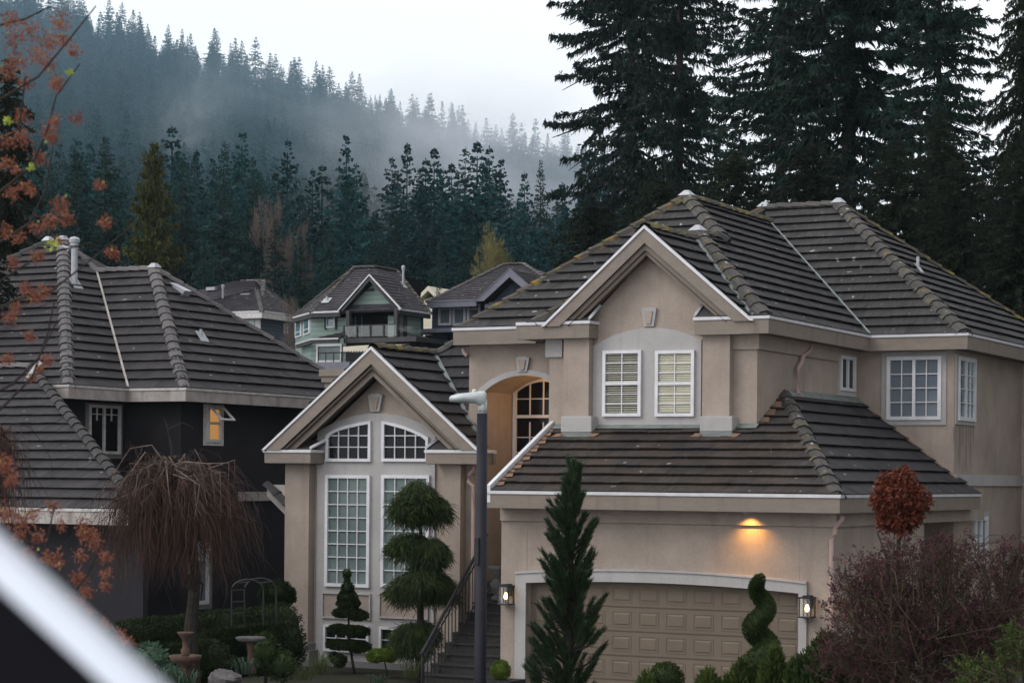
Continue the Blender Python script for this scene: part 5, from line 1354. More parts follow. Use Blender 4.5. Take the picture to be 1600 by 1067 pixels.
w.poly([(-18.3, 18, -5.2), (-12, 18, -5.2), (-12, 26, -4.45), (-18.3, 26, -4.45)]); w.poly([(-18.3, 26, -4.45), (-12, 26, -4.45), (-12, 34.3, -4.14), (-18.3, 34.3, -4.14)])
tag(w.build('driveway', M['concrete'], recalc=False), kind='structure')

# ================================================================== CONIFERS
def mesh_quads(name, V, quads, material, smooth=False):
    me = bpy.data.meshes.new(name)
    V = np.asarray(V, 'f').reshape(-1, 3); nq = len(quads)
    me.vertices.add(len(V)); me.vertices.foreach_set('co', V.ravel())
    me.loops.add(nq * 4); me.loops.foreach_set('vertex_index', np.asarray(quads, 'i').ravel())
    me.polygons.add(nq); me.polygons.foreach_set('loop_start', np.arange(0, nq * 4, 4, dtype='i')); me.polygons.foreach_set('loop_total', np.full(nq, 4, 'i'))
    me.update(calc_edges=True); me.validate()
    if material: me.materials.append(material)
    return me
def nrmz(a): return a / np.maximum(np.linalg.norm(a, axis=-1, keepdims=True), 1e-9)
def diamonds(base, dirv, length, width, side=None, rng=None, bend=0.0):
    """arrays -> leaf-like diamond quads. returns verts (n*4,3)"""
    n = len(base)
    if side is None:
        side = rng.normal(size=(n, 3))
    side = side - dirv * np.sum(side * dirv, 1, keepdims=True); side = nrmz(side)
    L = np.asarray(length).reshape(-1, 1); Wd = np.asarray(width).reshape(-1, 1)
    mid = base + dirv * L * .45 + np.array([0, 0, 1.]) * bend * L * .2
    tip = base + dirv * L - np.array([0, 0, 1.]) * bend * L * .2
    V = np.stack([base, mid + side * Wd * .5, tip, mid - side * Wd * .5], 1).reshape(-1, 3)
    return V
def conifer(seed, h, r, nb, dens, spray=.55, wid=.13, droop=.25, bare=.06, up_tip=.35, ragged=.35, leaflets=3, shape=.85, hang=.5):
    """crown vertices: branches from a straight stem, each carrying feathered sprays"""
    g = np.random.default_rng(seed)
    Bs, Ds, Ls, Ws = [], [], [], []
    t = np.sort(bare + (1 - bare) * g.random(nb) ** .75)
    az = np.arange(nb) * 2.39996 + g.normal(0, .35, nb)
    skel = []
    for i in range(nb):
        ti = t[i]; z = h * ti
        L = r * ((1 - ti) ** shape) * (1 - ragged + ragged * 1.6 * g.random()) + .12 * r * (1 - ti) + .15
        if ti < .15: L *= .75 + 1.6 * ti
        el = -droop * (1 - ti) + up_tip * ti + g.normal(0, .08)
        d = np.array([math.cos(az[i]) * math.cos(el), math.sin(az[i]) * math.cos(el), math.sin(el)])
        n = max(5, int(L * dens))
        u = g.random(n) ** .75
        sag = -droop * 0.45 * L * u ** 2 + (.12 * L * u ** 3 if ti < .6 else 0)
        P = np.array([0, 0, z]) + d * (u * L)[:, None]; P[:, 2] += sag
        lat = np.cross(d, [0, 0, 1.]); lat /= np.linalg.norm(lat)
        sgn = np.where(g.random(n) < .5, -1., 1.)
        D = d[None, :] * (.75 + .3 * u[:, None]) + lat[None, :] * sgn[:, None] * (.9 - .5 * u[:, None]) + g.normal(0, .22, (n, 3))
        D[:, 2] -= hang * g.random(n)
        D = nrmz(D)
        ls = spray * (.55 + .7 * g.random(n)) * (1.1 - .45 * u) * min(1, .22 + 1.3 * L / r)
        for k in range(leaflets):
            off = k / max(1, leaflets) * .6
            Bs.append(P + D * (ls * off)[:, None]); dd = nrmz(D + g.normal(0, .38 if k else .1, (n, 3)))
            Ds.append(dd); Ls.append(ls * (.75 if k else 1)); Ws.append(wid * (.7 + .6 * g.random(n)) * (1 if k else 1.1))
        skel.append((np.array([0, 0, z]), np.array([0, 0, z]) + d * L * .5 + np.array([0, 0, -droop * .11 * L]), np.array([0, 0, z]) + d * L * .92 + np.array([0, 0, -droop * .38 * L]), .012 * L + .012))
    B = np.concatenate(Bs); D = np.concatenate(Ds); L_ = np.concatenate(Ls); W_ = np.concatenate(Ws)
    # leader
    m = 4; B = np.concatenate([B, np.c_[np.zeros(m), np.zeros(m), h * (.965 + .045 * np.arange(m) / m)]]); D = np.concatenate([D, nrmz(np.c_[g.normal(0, .3, m), g.normal(0, .3, m), np.ones(m)])])
    L_ = np.concatenate([L_, np.full(m, spray * .4)]); W_ = np.concatenate([W_, np.full(m, wid * .5)])
    V = diamonds(B, D, L_, W_, rng=g, bend=.4)
    return V, skel
def trunk_mesh(name, h, r0, skel=None, mat_=None, nmax=400, lean=0.0):
    w = MB(); w.tube([(0, 0, -1.5), (0, 0, h * .25), (0.02 * h * lean, 0, h * .6), (0, 0, h * .98)], [r0, r0 * .85, r0 * .5, .02], 8)
    if skel:
        st = max(1, len(skel) // nmax)
        for a, b, c, rr_ in skel[::st]: w.tube([a, b, c], [rr_, rr_ * .6, rr_ * .2], 3, cap=False)
    me = bpy.data.meshes.new(name); me.from_pydata(w.v, [], w.f)
    me.materials.append(mat_ or M['bark']); return me
def crown_mesh(name, V, mt):
    n = len(V) // 4; return mesh_quads(name, V, np.arange(n * 4).reshape(-1, 4), mt)
def place_tree(name, crown_me, trunk_me, loc, scale, rz, label, cat, group, crown_name='crown'):
    e = bpy.data.objects.new(name, None); COL.objects.link(e); LOCAL.append(e)
    e.location = Vector(tuple(map(float, loc))); e.rotation_euler = (0, 0, rz); e.scale = (scale[0], scale[0], scale[1])
    tag(e, label, cat, group)
    for nm, me in (('trunk', trunk_me), (crown_name, crown_me)):
        o = bpy.data.objects.new(nm, me); COL.objects.link(o); o.parent = e
    return e
# far forest variants: one small mesh each (trunk and crown in one)
FAR = []
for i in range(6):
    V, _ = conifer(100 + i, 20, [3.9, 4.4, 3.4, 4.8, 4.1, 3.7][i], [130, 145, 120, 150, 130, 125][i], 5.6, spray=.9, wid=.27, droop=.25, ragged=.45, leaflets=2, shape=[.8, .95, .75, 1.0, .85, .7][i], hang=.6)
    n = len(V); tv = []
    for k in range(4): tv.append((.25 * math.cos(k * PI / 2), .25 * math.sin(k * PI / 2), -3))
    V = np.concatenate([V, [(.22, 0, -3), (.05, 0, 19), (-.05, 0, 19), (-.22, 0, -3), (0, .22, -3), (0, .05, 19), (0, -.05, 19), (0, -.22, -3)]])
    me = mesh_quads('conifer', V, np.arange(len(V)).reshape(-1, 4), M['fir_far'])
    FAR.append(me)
rng = np.random.default_rng(11)
cand = []
# stratified positions over the visible wedge
Zc = 150.0
while Zc < 735:
    step = 3.9 + Zc * .0034
    half0, half1 = -.262 * Zc - 6, (.06 * Zc + 8 if Zc > 170 else .28 * Zc)
    X = half0
    while X < half1:
        cand.append((X + rng.normal(0, step * .3), Zc + rng.normal(0, step * .35), rng.random()))
        X += step * (.8 + .4 * rng.random())
    Zc += step * .92
forest = []
for X, Z_, u in cand:
    x, y = w_from_cam(X, Z_); z = ground_z(x, y)
    hh = 11.5 + 7.5 * rng.random() ** 1.6
    if rng.random() < .12: hh *= .6
    if Z_ > 640: hh *= .72 + .5 * rng.random()
    if Z_ < 170 and u < .25: continue
    forest.append((Z_, x, y, z, hh, int(rng.integers(0, 6)), rng.random() * 6.28, rng.random()))
forest.sort()
N_IND = 240
ind = forest[:N_IND]; rest = forest[N_IND:]
zone_words = ['low on the slope', 'a little way up the slope', 'mid way up the misty slope']
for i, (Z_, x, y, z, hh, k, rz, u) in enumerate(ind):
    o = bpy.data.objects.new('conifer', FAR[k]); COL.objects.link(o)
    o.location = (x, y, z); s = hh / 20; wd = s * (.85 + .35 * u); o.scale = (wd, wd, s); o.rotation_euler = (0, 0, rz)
    c_ = R_[0] * x + R_[1] * y; px_ = CX + FPX * c_ / Z_
    where = next(w for lim, w in ((200, 'behind the flue of the charcoal roof'), (320, 'behind the olive cedar'), (440, 'behind the blue house'), (560, 'behind the left half of the teal roof'), (650, 'behind the right half of the teal roof'), (740, 'behind the left of the navy roof'), (850, 'behind the right of the navy roof'), (9999, 'glimpsed between the giant firs')) if px_ < lim)
    row = 'front row' if i < 70 else ('second row' if i < 150 else 'third row')
    tag(o, 'hillside conifer %s, %s of trees' % (where, row), 'conifer tree', 'hillside conifers %s, %s' % (where, row))
# the rest of the wood: one object that instances the same conifer meshes
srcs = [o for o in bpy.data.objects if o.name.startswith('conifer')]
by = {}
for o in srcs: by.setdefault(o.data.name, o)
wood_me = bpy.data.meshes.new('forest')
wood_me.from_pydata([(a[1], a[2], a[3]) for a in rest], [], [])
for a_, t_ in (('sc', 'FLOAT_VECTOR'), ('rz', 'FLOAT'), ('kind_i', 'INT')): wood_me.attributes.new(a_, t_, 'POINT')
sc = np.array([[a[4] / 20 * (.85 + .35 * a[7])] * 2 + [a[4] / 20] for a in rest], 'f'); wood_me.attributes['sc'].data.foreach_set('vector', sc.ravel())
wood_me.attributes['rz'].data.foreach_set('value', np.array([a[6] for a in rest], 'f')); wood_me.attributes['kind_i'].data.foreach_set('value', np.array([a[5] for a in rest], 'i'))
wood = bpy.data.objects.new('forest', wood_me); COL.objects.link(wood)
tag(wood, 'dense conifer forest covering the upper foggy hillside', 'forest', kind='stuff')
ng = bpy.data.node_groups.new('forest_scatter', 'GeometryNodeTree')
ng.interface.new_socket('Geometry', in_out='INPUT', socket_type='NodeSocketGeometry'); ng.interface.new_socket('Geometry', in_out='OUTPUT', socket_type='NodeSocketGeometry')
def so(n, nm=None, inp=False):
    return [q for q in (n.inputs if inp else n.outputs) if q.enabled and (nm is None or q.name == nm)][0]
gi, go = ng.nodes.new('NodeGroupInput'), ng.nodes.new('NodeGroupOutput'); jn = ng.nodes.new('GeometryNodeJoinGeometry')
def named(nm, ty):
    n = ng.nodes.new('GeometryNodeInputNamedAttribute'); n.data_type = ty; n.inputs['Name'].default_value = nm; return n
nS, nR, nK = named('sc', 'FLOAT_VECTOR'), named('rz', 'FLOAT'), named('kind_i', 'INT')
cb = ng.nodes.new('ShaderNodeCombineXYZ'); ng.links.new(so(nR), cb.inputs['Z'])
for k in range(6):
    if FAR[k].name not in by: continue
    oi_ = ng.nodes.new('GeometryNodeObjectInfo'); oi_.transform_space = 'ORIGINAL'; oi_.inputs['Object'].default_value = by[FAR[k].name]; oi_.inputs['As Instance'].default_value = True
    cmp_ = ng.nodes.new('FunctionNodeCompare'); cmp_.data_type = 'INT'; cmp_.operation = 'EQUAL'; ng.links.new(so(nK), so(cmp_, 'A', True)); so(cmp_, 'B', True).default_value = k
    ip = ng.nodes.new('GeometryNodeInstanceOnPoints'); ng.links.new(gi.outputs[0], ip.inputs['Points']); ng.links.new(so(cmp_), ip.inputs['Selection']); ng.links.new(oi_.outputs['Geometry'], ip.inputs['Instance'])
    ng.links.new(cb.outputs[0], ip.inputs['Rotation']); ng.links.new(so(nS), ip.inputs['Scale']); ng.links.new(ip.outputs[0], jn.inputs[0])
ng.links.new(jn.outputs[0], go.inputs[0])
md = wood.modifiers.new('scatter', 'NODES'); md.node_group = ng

# mid distance conifers that read one by one
MID = []
for i in range(4):
    h_, r_ = 20, [4.2, 3.8, 4.8, 3.5][i]
    V, sk = conifer(200 + i, h_, r_, 260, 9.0, spray=.62, wid=.13, droop=.35, ragged=.4, leaflets=3, shape=[.85, .8, 1.0, .75][i], hang=.6)
    MID.append((crown_mesh('mid_crown', V, M['fir_mid']), trunk_mesh('mid_trunk', 19.5, .28, sk, nmax=60)))
def tree_px(px, pytop, Z, wpx, variant, label, set_=MID, h0=20, r0=(3.6, 3.2, 4.2, 3.0), name='conifer', group='conifers behind the houses', cat='conifer tree', mats=None):
    top = atd(px, pytop, Z); z0 = ground_z(top[0], top[1]) - .2; hh = top[2] - z0
    wr = (wpx / 2) * Z / FPX / r0[variant % len(r0)]
    cm, tm = set_[variant]
    return place_tree(name, cm, tm, (top[0], top[1], z0), (wr, hh / h0), rnd.random() * 6, label, cat, group)
tree_px(350, 222, 135, 135, 2, 'broad dark green conifer behind the blue house, left of its slim neighbour')
tree_px(396, 250, 142, 84, 1, 'slim conifer just right of the broad dark one behind the blue house')
tree_px(165, 215, 130, 130, 0, 'blue green conifer left of the olive cedar behind the charcoal roof')
tree_px(120, 240, 128, 110, 3, 'conifer behind the metal flue of the charcoal roof')
tree_px(285, 255, 150, 110, 1, 'shadowy conifer just right of the olive cedar')
tree_px(430, 345, 118, 70, 3, 'small dark conifer above the blue house roof end')
tree_px(517, 348, 120, 105, 0, 'bushy conifer with a pale bare trunk left of the teal roof', name='conifer')
tree_px(470, 360, 130, 90, 2, 'olive green conifer between the blue and the teal roofs')
tree_px(545, 272, 165, 85, 3, 'slender dark conifer rising behind the teal roof')
tree_px(590, 350, 132, 90, 1, 'conifer directly behind the teal roof ridge')
tree_px(655, 265, 168, 80, 0, 'dark pointed conifer above the right end of the teal roof')
tree_px(688, 372, 122, 90, 2, 'mossy green conifer between the teal roof and the navy roof')
tree_px(727, 232, 160, 120, 1, 'tall black green conifer standing clear of the fog bank')
tree_px(762, 246, 172, 90, 3, 'tall conifer just right of the black green one in the fog')
tree_px(733, 356, 120, 95, 0, 'dense blue green conifer above the left of the navy roof')
tree_px(686, 425, 100, 30, 3, 'small yellow green cypress behind the navy roof eave')
tree_px(845, 252, 175, 95, 2, 'pale fogged conifer left of the giant firs')
tree_px(815, 330, 165, 90, 1, 'faint conifer behind the navy roof ridge')
tree_px(620, 330, 160, 80, 2, 'hazy conifer high above the teal roof vent pipe')
tree_px(575, 395, 118, 70, 3, 'low conifer hidden behind the teal ridge')
tree_px(80, 260, 140, 110, 2, 'dim conifer at the left behind the blossom branches')
tree_px(320, 380, 128, 70, 3, 'short conifer at the foot of the slope above the blue roof vent')
# olive cedar
V, sk = conifer(31, 20, 5.2, 260, 8.5, spray=.8, wid=.19, droop=.1, ragged=.38, leaflets=4, shape=.62, hang=1.1, up_tip=.5, bare=.1)
CED = [(crown_mesh('cedar_crown', V, M['cedar']), trunk_mesh('cedar_trunk', 19.5, .3, sk, nmax=80, mat_=M['bark_grey']))]
tree_px(240, 225, 110, 128, 0, 'olive green cedar with drooping sprays behind the charcoal house', set_=CED, r0=(5.2,), name='cedar', group=None, cat='cedar tree')
# bare broadleaf trees: forked branches with a haze of twigs
def bare_tree(seed, h, r, material, n=2600, leaf=.22, wleaf=.05):
    g = np.random.default_rng(seed); w = MB(); tips = []
    def br(p, d, L, rad, lev):
        q = p + d * L * .5 + g.normal(0, .04 * L, 3); e = p + d * L
        w.tube([p, q, e], [rad, rad * .8, rad * .55], 4, cap=False)
        if lev == 0: tips.append((q, d)); tips.append((e, d)); return
        for _ in range(3 if lev > 1 else 4):
            nd = d + g.normal(0, .42, 3); nd[2] = abs(nd[2]) + .15; nd /= np.linalg.norm(nd)
            br(p + d * L * (.45 + .5 * g.random()), nd, L * (.62 + .2 * g.random()), rad * .55, lev - 1)
    br(np.array([0, 0, -1.]), np.array([0, 0, 1.]), h * .45, h * .011, 4)
    T_ = np.array([t[0] for t in tips]); D_ = np.array([t[1] for t in tips])
    ix = g.integers(0, len(T_), n); B = T_[ix] + g.normal(0, .25, (n, 3)); D = nrmz(D_[ix] + g.normal(0, .5, (n, 3)))
    V = diamonds(B, D, leaf * (1 + 2 * g.random(n)), np.full(n, wleaf), rng=g)
    zmax = V[:, 2].max(); me = bpy.data.meshes.new('bare_branches'); me.from_pydata(w.v, [], w.f); me.materials.append(M['bark_grey'])
    return (crown_mesh('twig_crown', V, material), me), zmax, np.percentile(np.hypot(V[:, 0], V[:, 1]), 97)
for px_, py_, Z_, wp, mt, lb, sd_ in ((772, 343, 112, 78, M['twig_yellow'], 'yellow catkin covered bare tree behind the navy roof', 5), (433, 300, 128, 74, M['twig_pale'], 'greyish pink bare tree behind the blue house', 6), (462, 330, 132, 60, M['twig_pale'], 'second pale bare tree, left of the teal roof', 8), (748, 470, 100, 30, M['twig_pale'], 'thin bare sapling above the navy eave', 9), (452, 455, 105, 46, M['twig_pale'], 'low pale bare shrub between the blue and the teal houses', 10)):
    st_, zm_, rm_ = bare_tree(sd_, 12, 4, mt, n=5200)
    top = atd(px_, py_, Z_); z0 = ground_z(top[0], top[1]); 
    place_tree('bare_tree', st_[0], st_[1], (top[0], top[1], z0), (wp / 2 * Z_ / FPX / rm_, (top[2] - z0) / zm_), sd_, lb, 'bare tree', None, 'twigs')

# giant firs on the right
BIG = []
for i, (r_, nb_, shp, mt_) in enumerate(((6.2, 520, .42, 'fir_near'), (5.6, 430, .45, 'fir_near'), (7.6, 560, .5, 'fir_dark'))):
    V, sk = conifer(300 + i, 36, r_, nb_, 17, spray=.58, wid=.088, droop=[.3, .22, .45][i], bare=.03, up_tip=.15, ragged=.55, leaflets=4, shape=shp, hang=[1.1, .9, 1.7][i])
    BIG.append((crown_mesh('fir_crown', V, M[mt_]), trunk_mesh('fir_trunk', 35.5, .45, sk, nmax=400)))
def big(px, Z, h, wpx_at, variant, label, rz=0, r=(6.2, 5.6, 7.6), name='fir', group='giant firs behind the beige house'):
    b = atd(px, 700, Z); z0 = ground_z(b[0], b[1]) - .3
    s = (wpx_at / 2) * Z / FPX / r[variant]
    return place_tree(name, BIG[variant][0], BIG[variant][1], (b[0], b[1], z0), (s, h / 36), rz, label, 'fir tree', group)
big(982, 98, 38, 250, 0, 'leftmost giant fir with ragged limbs reaching over the beige roof', .3)
big(1057, 92, 40, 205, 1, 'giant fir with a pole straight trunk, second from the left', 1.9)
big(1322, 76, 36, 430, 0, 'biggest dark fir with the thick black trunk behind the roof ridge', 4.1)
big(1215, 86, 34, 240, 1, 'fir filling the gap left of the thick trunked fir', 3.3)
big(1462, 70, 24, 230, 1, 'fir with a feathered top right of the thick trunked fir', .7)
big(1600, 66, 21.5, 200, 2, 'fir cut by the right edge of the picture', 2.2)
def hem(px, pytop, Z, wpx, label, rz, v=2):
    top = atd(px, pytop, Z); z0 = ground_z(top[0], top[1]) - .3
    place_tree('hemlock', BIG[v][0], BIG[v][1], (top[0], top[1], z0), ((wpx / 2) * Z / FPX / 7.6, (top[2] - z0) / 36), rz, label, 'hemlock tree', 'dark hemlocks under the giant firs')
hem(925, 305, 74, 250, 'dark hemlock over the left end of the beige roof', .4)
hem(1030, 270, 72, 300, 'dark hemlock behind the gable peak', 1.2)
hem(1150, 235, 68, 330, 'dark hemlock behind the small ridge of the beige roof', 2.6)
hem(1270, 225, 66, 340, 'dark hemlock behind the rear ridge of the beige roof', 3.7)
hem(1400, 220, 63, 320, 'dark hemlock behind the right hip of the beige roof', 4.8)
hem(1500, 250, 60, 300, 'dark hemlock behind the vent pipe of the beige roof', 5.6)
hem(1590, 235, 58, 300, 'dark hemlock at the far right above the roof corner', .9)
hem(1470, 175, 66, 220, 'tallest of the dark hemlocks on the right', 5.1)
hem(1830, 260, 46, 420, 'unseen hemlock added outside the right edge to shade the side wall', 1.1)  # out of view, added only to block sky light from the side wall
hem(1760, 240, 56, 300, 'unseen hemlock added behind the house corner to shade the side wall', 4.1)  # second unseen tree, added to darken the walls facing right
hem(15, 90, 62, 190, 'dark hemlock at the left edge behind the blossom branches', 2.0)
hem(-25, 300, 50, 200, 'low dark hemlock at the left edge beside the charcoal roof', 3.0)
# ================================================================== LAMPS, STAIRS AND GARDEN
def thing_mesh(mb, name, mt, label, cat, group=None, **k):
    return tag(mb.build(name, mt, None, **k), label, cat, group)
# --- street lamp
M['post'] = noisy('street_lamp_post', (0.012, 0.012, 0.018), (0.020, 0.020, 0.029), 2, 0.6, 0.05, spec=0.2)
M['lamp_shell'] = noisy('lamp_head_grey', (0.50, 0.53, 0.53), (0.36, 0.39, 0.40), 7, 0.45, 0.05, spec=0.5)
ZP = 26.5; c = atd(750.5, 1100, ZP); top = atd(753.5, 646, ZP)
SL = empty('street_lamp', (c[0], c[1], -5.0), 'tall dark steel street lamp with a flat pale head in front of the beige house', 'street lamp')
w = MB(); w.tube([(c[0], c[1], -5.5), (top[0], top[1], top[2])], [.083, .066], 20); w.build('pole', M['post'], SL, smooth=True)
w = MB(); q = atd(750, 860, ZP); w.box(q[0] - .028, q[0] + .028, q[1] - .095, q[1] - .06, q[2] - .16, q[2] + .16); w.build('access_door', M['iron'], SL)
w = MB(); t2 = atd(754, 628, ZP); w.tube([(top[0], top[1], top[2] - .01), (top[0], top[1], t2[2] + .03)], .058, 18); nk_ = w.build('neck', M['lamp_shell'], SL, smooth=True)
w = MB()
for dz_ in (.03, .10):
    for s_ in (-1, 1):
        q = np.array(top) + R_ * .03 * s_ - F_ * .052 + U_ * dz_; w.tube([q, q - F_ * .012], .007, 6)
w.build('bolts', M['iron'], nk_)
h0, h1 = atd(702, 622, ZP), atd(760, 620, ZP)
w = MB(); secs = []
prof_ = [(0.0, .005, .02, .045), (.05, .02, .035, .075), (.25, .035, .045, .12), (.5, .04, .05, .13), (.72, .045, .06, .12), (.84, .05, .095, .09), (.95, .05, .10, .075), (1.0, .03, .06, .05)]
vs = []; fs = []
for k, up_, dn, wd_ in prof_:
    cpt = np.array(h0) * (1 - k) + np.array(h1) * k
    for t in range(14):
        a = 2 * PI * t / 14; sn = math.sin(a)
        vs.append(cpt + F_ * wd_ * math.cos(a) + U_ * (sn * (up_ * 1.5 if sn > 0 else dn * 1.35)))
for i in range(len(prof_) - 1):
    for t in range(14): fs.append((i * 14 + t, i * 14 + (t + 1) % 14, (i + 1) * 14 + (t + 1) % 14, (i + 1) * 14 + t))
fs.append(tuple(range(14))); fs.append(tuple(range(7 * 14, 8 * 14)))
w.faces(vs, fs); hd = w.build('lamp_head', M['lamp_shell'], SL, smooth=True)
w = MB(); q = atd(741, 615, ZP); w.lathe((q[0], q[1], q[2] - .01), [(.034, 0), (.034, .03), (.028, .035), (.03, .05), (.018, .065), (.003, .067)], 12); w.build('photocell', M['cream'], hd)
w = MB(); q = np.array(h0) * .6 + np.array(h1) * .4; w.faces([q + R_ * .14 + F_ * .08 - U_ * .052, q - R_ * .14 + F_ * .08 - U_ * .052, q - R_ * .14 - F_ * .08 - U_ * .052, q + R_ * .14 - F_ * .08 - U_ * .052], [(0, 1, 2, 3)]); w.build('lens', M['glass_dark'], hd, recalc=False)
# --- wall lanterns
def lantern(fr, px, py, lab, en, s=1.0):
    a, b = fr.p(px, py); E = empty('wall_lantern', fr.w(a, b - .18, 0), lab, 'wall lantern', 'black wall lanterns of the beige house')
    h, r = .30 * s, .10 * s; d = .15
    w = MB(); C = lambda da, db, dd: fr.w(a + da, b + db, d + dd)
    def bx(a0, a1, b0, b1, d0, d1): rbox(w, fr, a + a0, a + a1, b + b0, b + b1, d + d0, d + d1)
    bx(-r - .02, r + .02, h / 2, h / 2 + .025, -r - .02, r + .02); bx(-r - .02, r + .02, -h / 2 - .02, -h / 2, -r - .02, r + .02)
    bx(-r * .6, r * .6, h / 2 + .026, h / 2 + .05, -r * .6, r * .6)
    for sa in (-1, 1):
        for sd in (-1, 1): bx(sa * r - .009, sa * r + .009, -h / 2 + .001, h / 2 - .001, sd * r - .009, sd * r + .009)
    w.build('cage', M['iron'], E)
    w = MB(); rbox(w, fr, a - .05, a + .05, b - .02, b + .2, .001, .03); rbox(w, fr, a - .015, a + .015, b + .15, b + .2, .031, d); w.build('bracket', M['iron'], E)
    w = MB()
    rbox(w, fr, a - r + .01, a + r - .01, b - h / 2 + .002, b + h / 2 - .002, d + r - .004, d + r - .001); rbox(w, fr, a + r - .004, a + r - .001, b - h / 2 + .002, b + h / 2 - .002, d - r + .01, d + r - .01); w.build('glass', M['clear'], E)
    w = MB(); p = fr.w(a, b - .02, d); w.lathe(p, [(.006, -.06), (.034, -.035), (.04, 0), (.028, .045), (.018, .07), (.006, .074)], 12); w.build('bulb', M['bulb'], E, smooth=True)
    w = MB(); w.lathe(fr.w(a, b, d), [(.014, -h / 2), (.014, -.055), (.004, -.055)], 10); w.build('lamp_holder', M['iron'], E)
    pl_ = bpy.data.lights.new('lantern_light', 'POINT'); pl_.energy = en * 1.6; pl_.color = (1, .7, .42); pl_.shadow_soft_size = .03
    po_ = bpy.data.objects.new('lantern_light', pl_); COL.objects.link(po_); po_.location = Vector(fr.w(a, b - .02, d + .035))
    return E
lantern(FG, 796.5, 929, 'lit black lantern on the wall left of the garage door', 1.0)
lantern(FG, 1266, 948, 'lit black lantern on the wall right of the garage door', 1.0)
FQ = Frame('f', 37.6)
lantern(Frame('f', yR), 774, 796, 'lit lantern glimpsed in the dark entry beside the street lamp', 3.0, 1.15)
# --- downlight under the garage eave
ax_ = on(1166, 800, 1, yGe + .22)[0]
DL = empty('soffit_light', (ax_, yGe + .24, zGe - .28), 'warm recessed downlight under the garage eave', 'downlight')
w = MB(); w.lathe((ax_, yGe + .24, zGe - .292), [(.075, 0), (.075, .012), (.05, .014)], 16); w.build('trim_ring', M['white'], DL)
w = MB(); w.lathe((ax_, yGe + .24, zGe - .286), [(.05, 0), (.05, .006), (.001, .006)], 16); w.build('lens', M['bulb'], DL)
sp = bpy.data.lights.new('downlight', 'SPOT'); sp.energy = 85; sp.color = (1, .47, .10); sp.spot_size = math.radians(118); sp.spot_blend = 1.0; sp.shadow_soft_size = .03
so_ = bpy.data.objects.new('downlight', sp); COL.objects.link(so_); so_.location = (ax_, yGe + .27, zGe - .30); so_.rotation_euler = (math.radians(10), 0, 0)

# --- entry stairs and railing
M['steps'] = noisy('exposed_aggregate', (0.020, 0.019, 0.018), (0.05, 0.048, 0.045), 30, 0.85, 0.8, 90, 0.02)
n_, l_ = M['steps'].node_tree.nodes, M['steps'].node_tree.links
xs0_ = on(664, 1050, 1, 34.2)[0]; xs1_ = xGl - .02
ST = empty('entry_stairs', ((xs0_ + xs1_) / 2, 34.4, -4.1), 'dark pebbled concrete stairs climbing to the entry beside the garage', 'stairs')
w = MB(); z = -4.1; y = 33.6
for i in range(12):
    z1_ = -4.1 + (i + 1) * .175; y0_ = 33.6 + i * .27
    w.box(xs0_, xs1_, y0_, 37.2, z1_ - .174, z1_ - .03); w.box(xs0_ - .01, xs1_ + .0, y0_ - .03, 37.2, z1_ - .029, z1_)
w.build('steps', M['steps'], ST)
RL = empty('stair_railing', (xs0_, 34.0, -4.1), 'black iron railing with rings along the entry stairs', 'railing')
xr_ = xs0_ + .04; ra = on(660, 1019, 1, 33.75); xr_ = ra[0]; rb_ = on(746, 862, 0, xr_)
ra = Vector(tuple(map(float, ra))); rb_ = Vector(tuple(map(float, rb_)))
ext = rb_ + (rb_ - ra).normalized() * .5
w = MB(); u = Vector((0, 0, 1))
w.tube([ra + Vector((-.02, -.04, -.03)), ra, ext], .032, 6); w.build('handrail', M['iron'], RL)
w = MB(); w.tube([ra - u * .16, ext - u * .16], .014, 5); w.tube([ra - u * .92, ext - u * .92], .018, 5); w.build('rails', M['iron'], RL)
nb = 19
for i in range(nb):
    p = ra.lerp(ext, (i + .5) / nb); w = MB(); w.tube([p - u * .92, p - u * .16], .011, 5); w.build('baluster', M['iron'], RL)
w = MB()
for i in range(nb):
    p = ra.lerp(ext, (i + .5) / nb) - u * .08
    dd = (ext - ra).normalized(); ring_ = [p + (dd * math.cos(t) + u * math.sin(t)) * .05 for t in [k * PI / 5 for k in range(11)]]
    w.tube(ring_, .008, 4, cap=False)
w.build('ring_row', M['iron'], RL)
w = MB(); w.tube([ra - u * 1.2, ra], .03, 6); w.build('newel_post', M['iron'], RL)
# stone urns by the door
M['stone'] = noisy('grey_stone', (0.13, 0.12, 0.12), (0.07, 0.066, 0.066), 9, 0.9, 0.5, 50, 0.01)
yq_ = 36.3; b_ = on(776, 938, 1, yq_); t_ = on(776, 884, 1, yq_)
w = MB(); hh_ = t_[2] - b_[2]; w.lathe((b_[0], yq_, b_[2]), [(.1, 0), (.1, .06), (.05, .1), (.09, .26 * hh_), (.13, .5 * hh_), (.07, .58 * hh_), (.06, .66 * hh_), (.15, .9 * hh_), (.17, hh_), (.13, hh_)], 16)
thing_mesh(w, 'stone_urn', M['stone'], 'grey stone urn standing at the top of the entry stairs', 'urn', smooth=True)

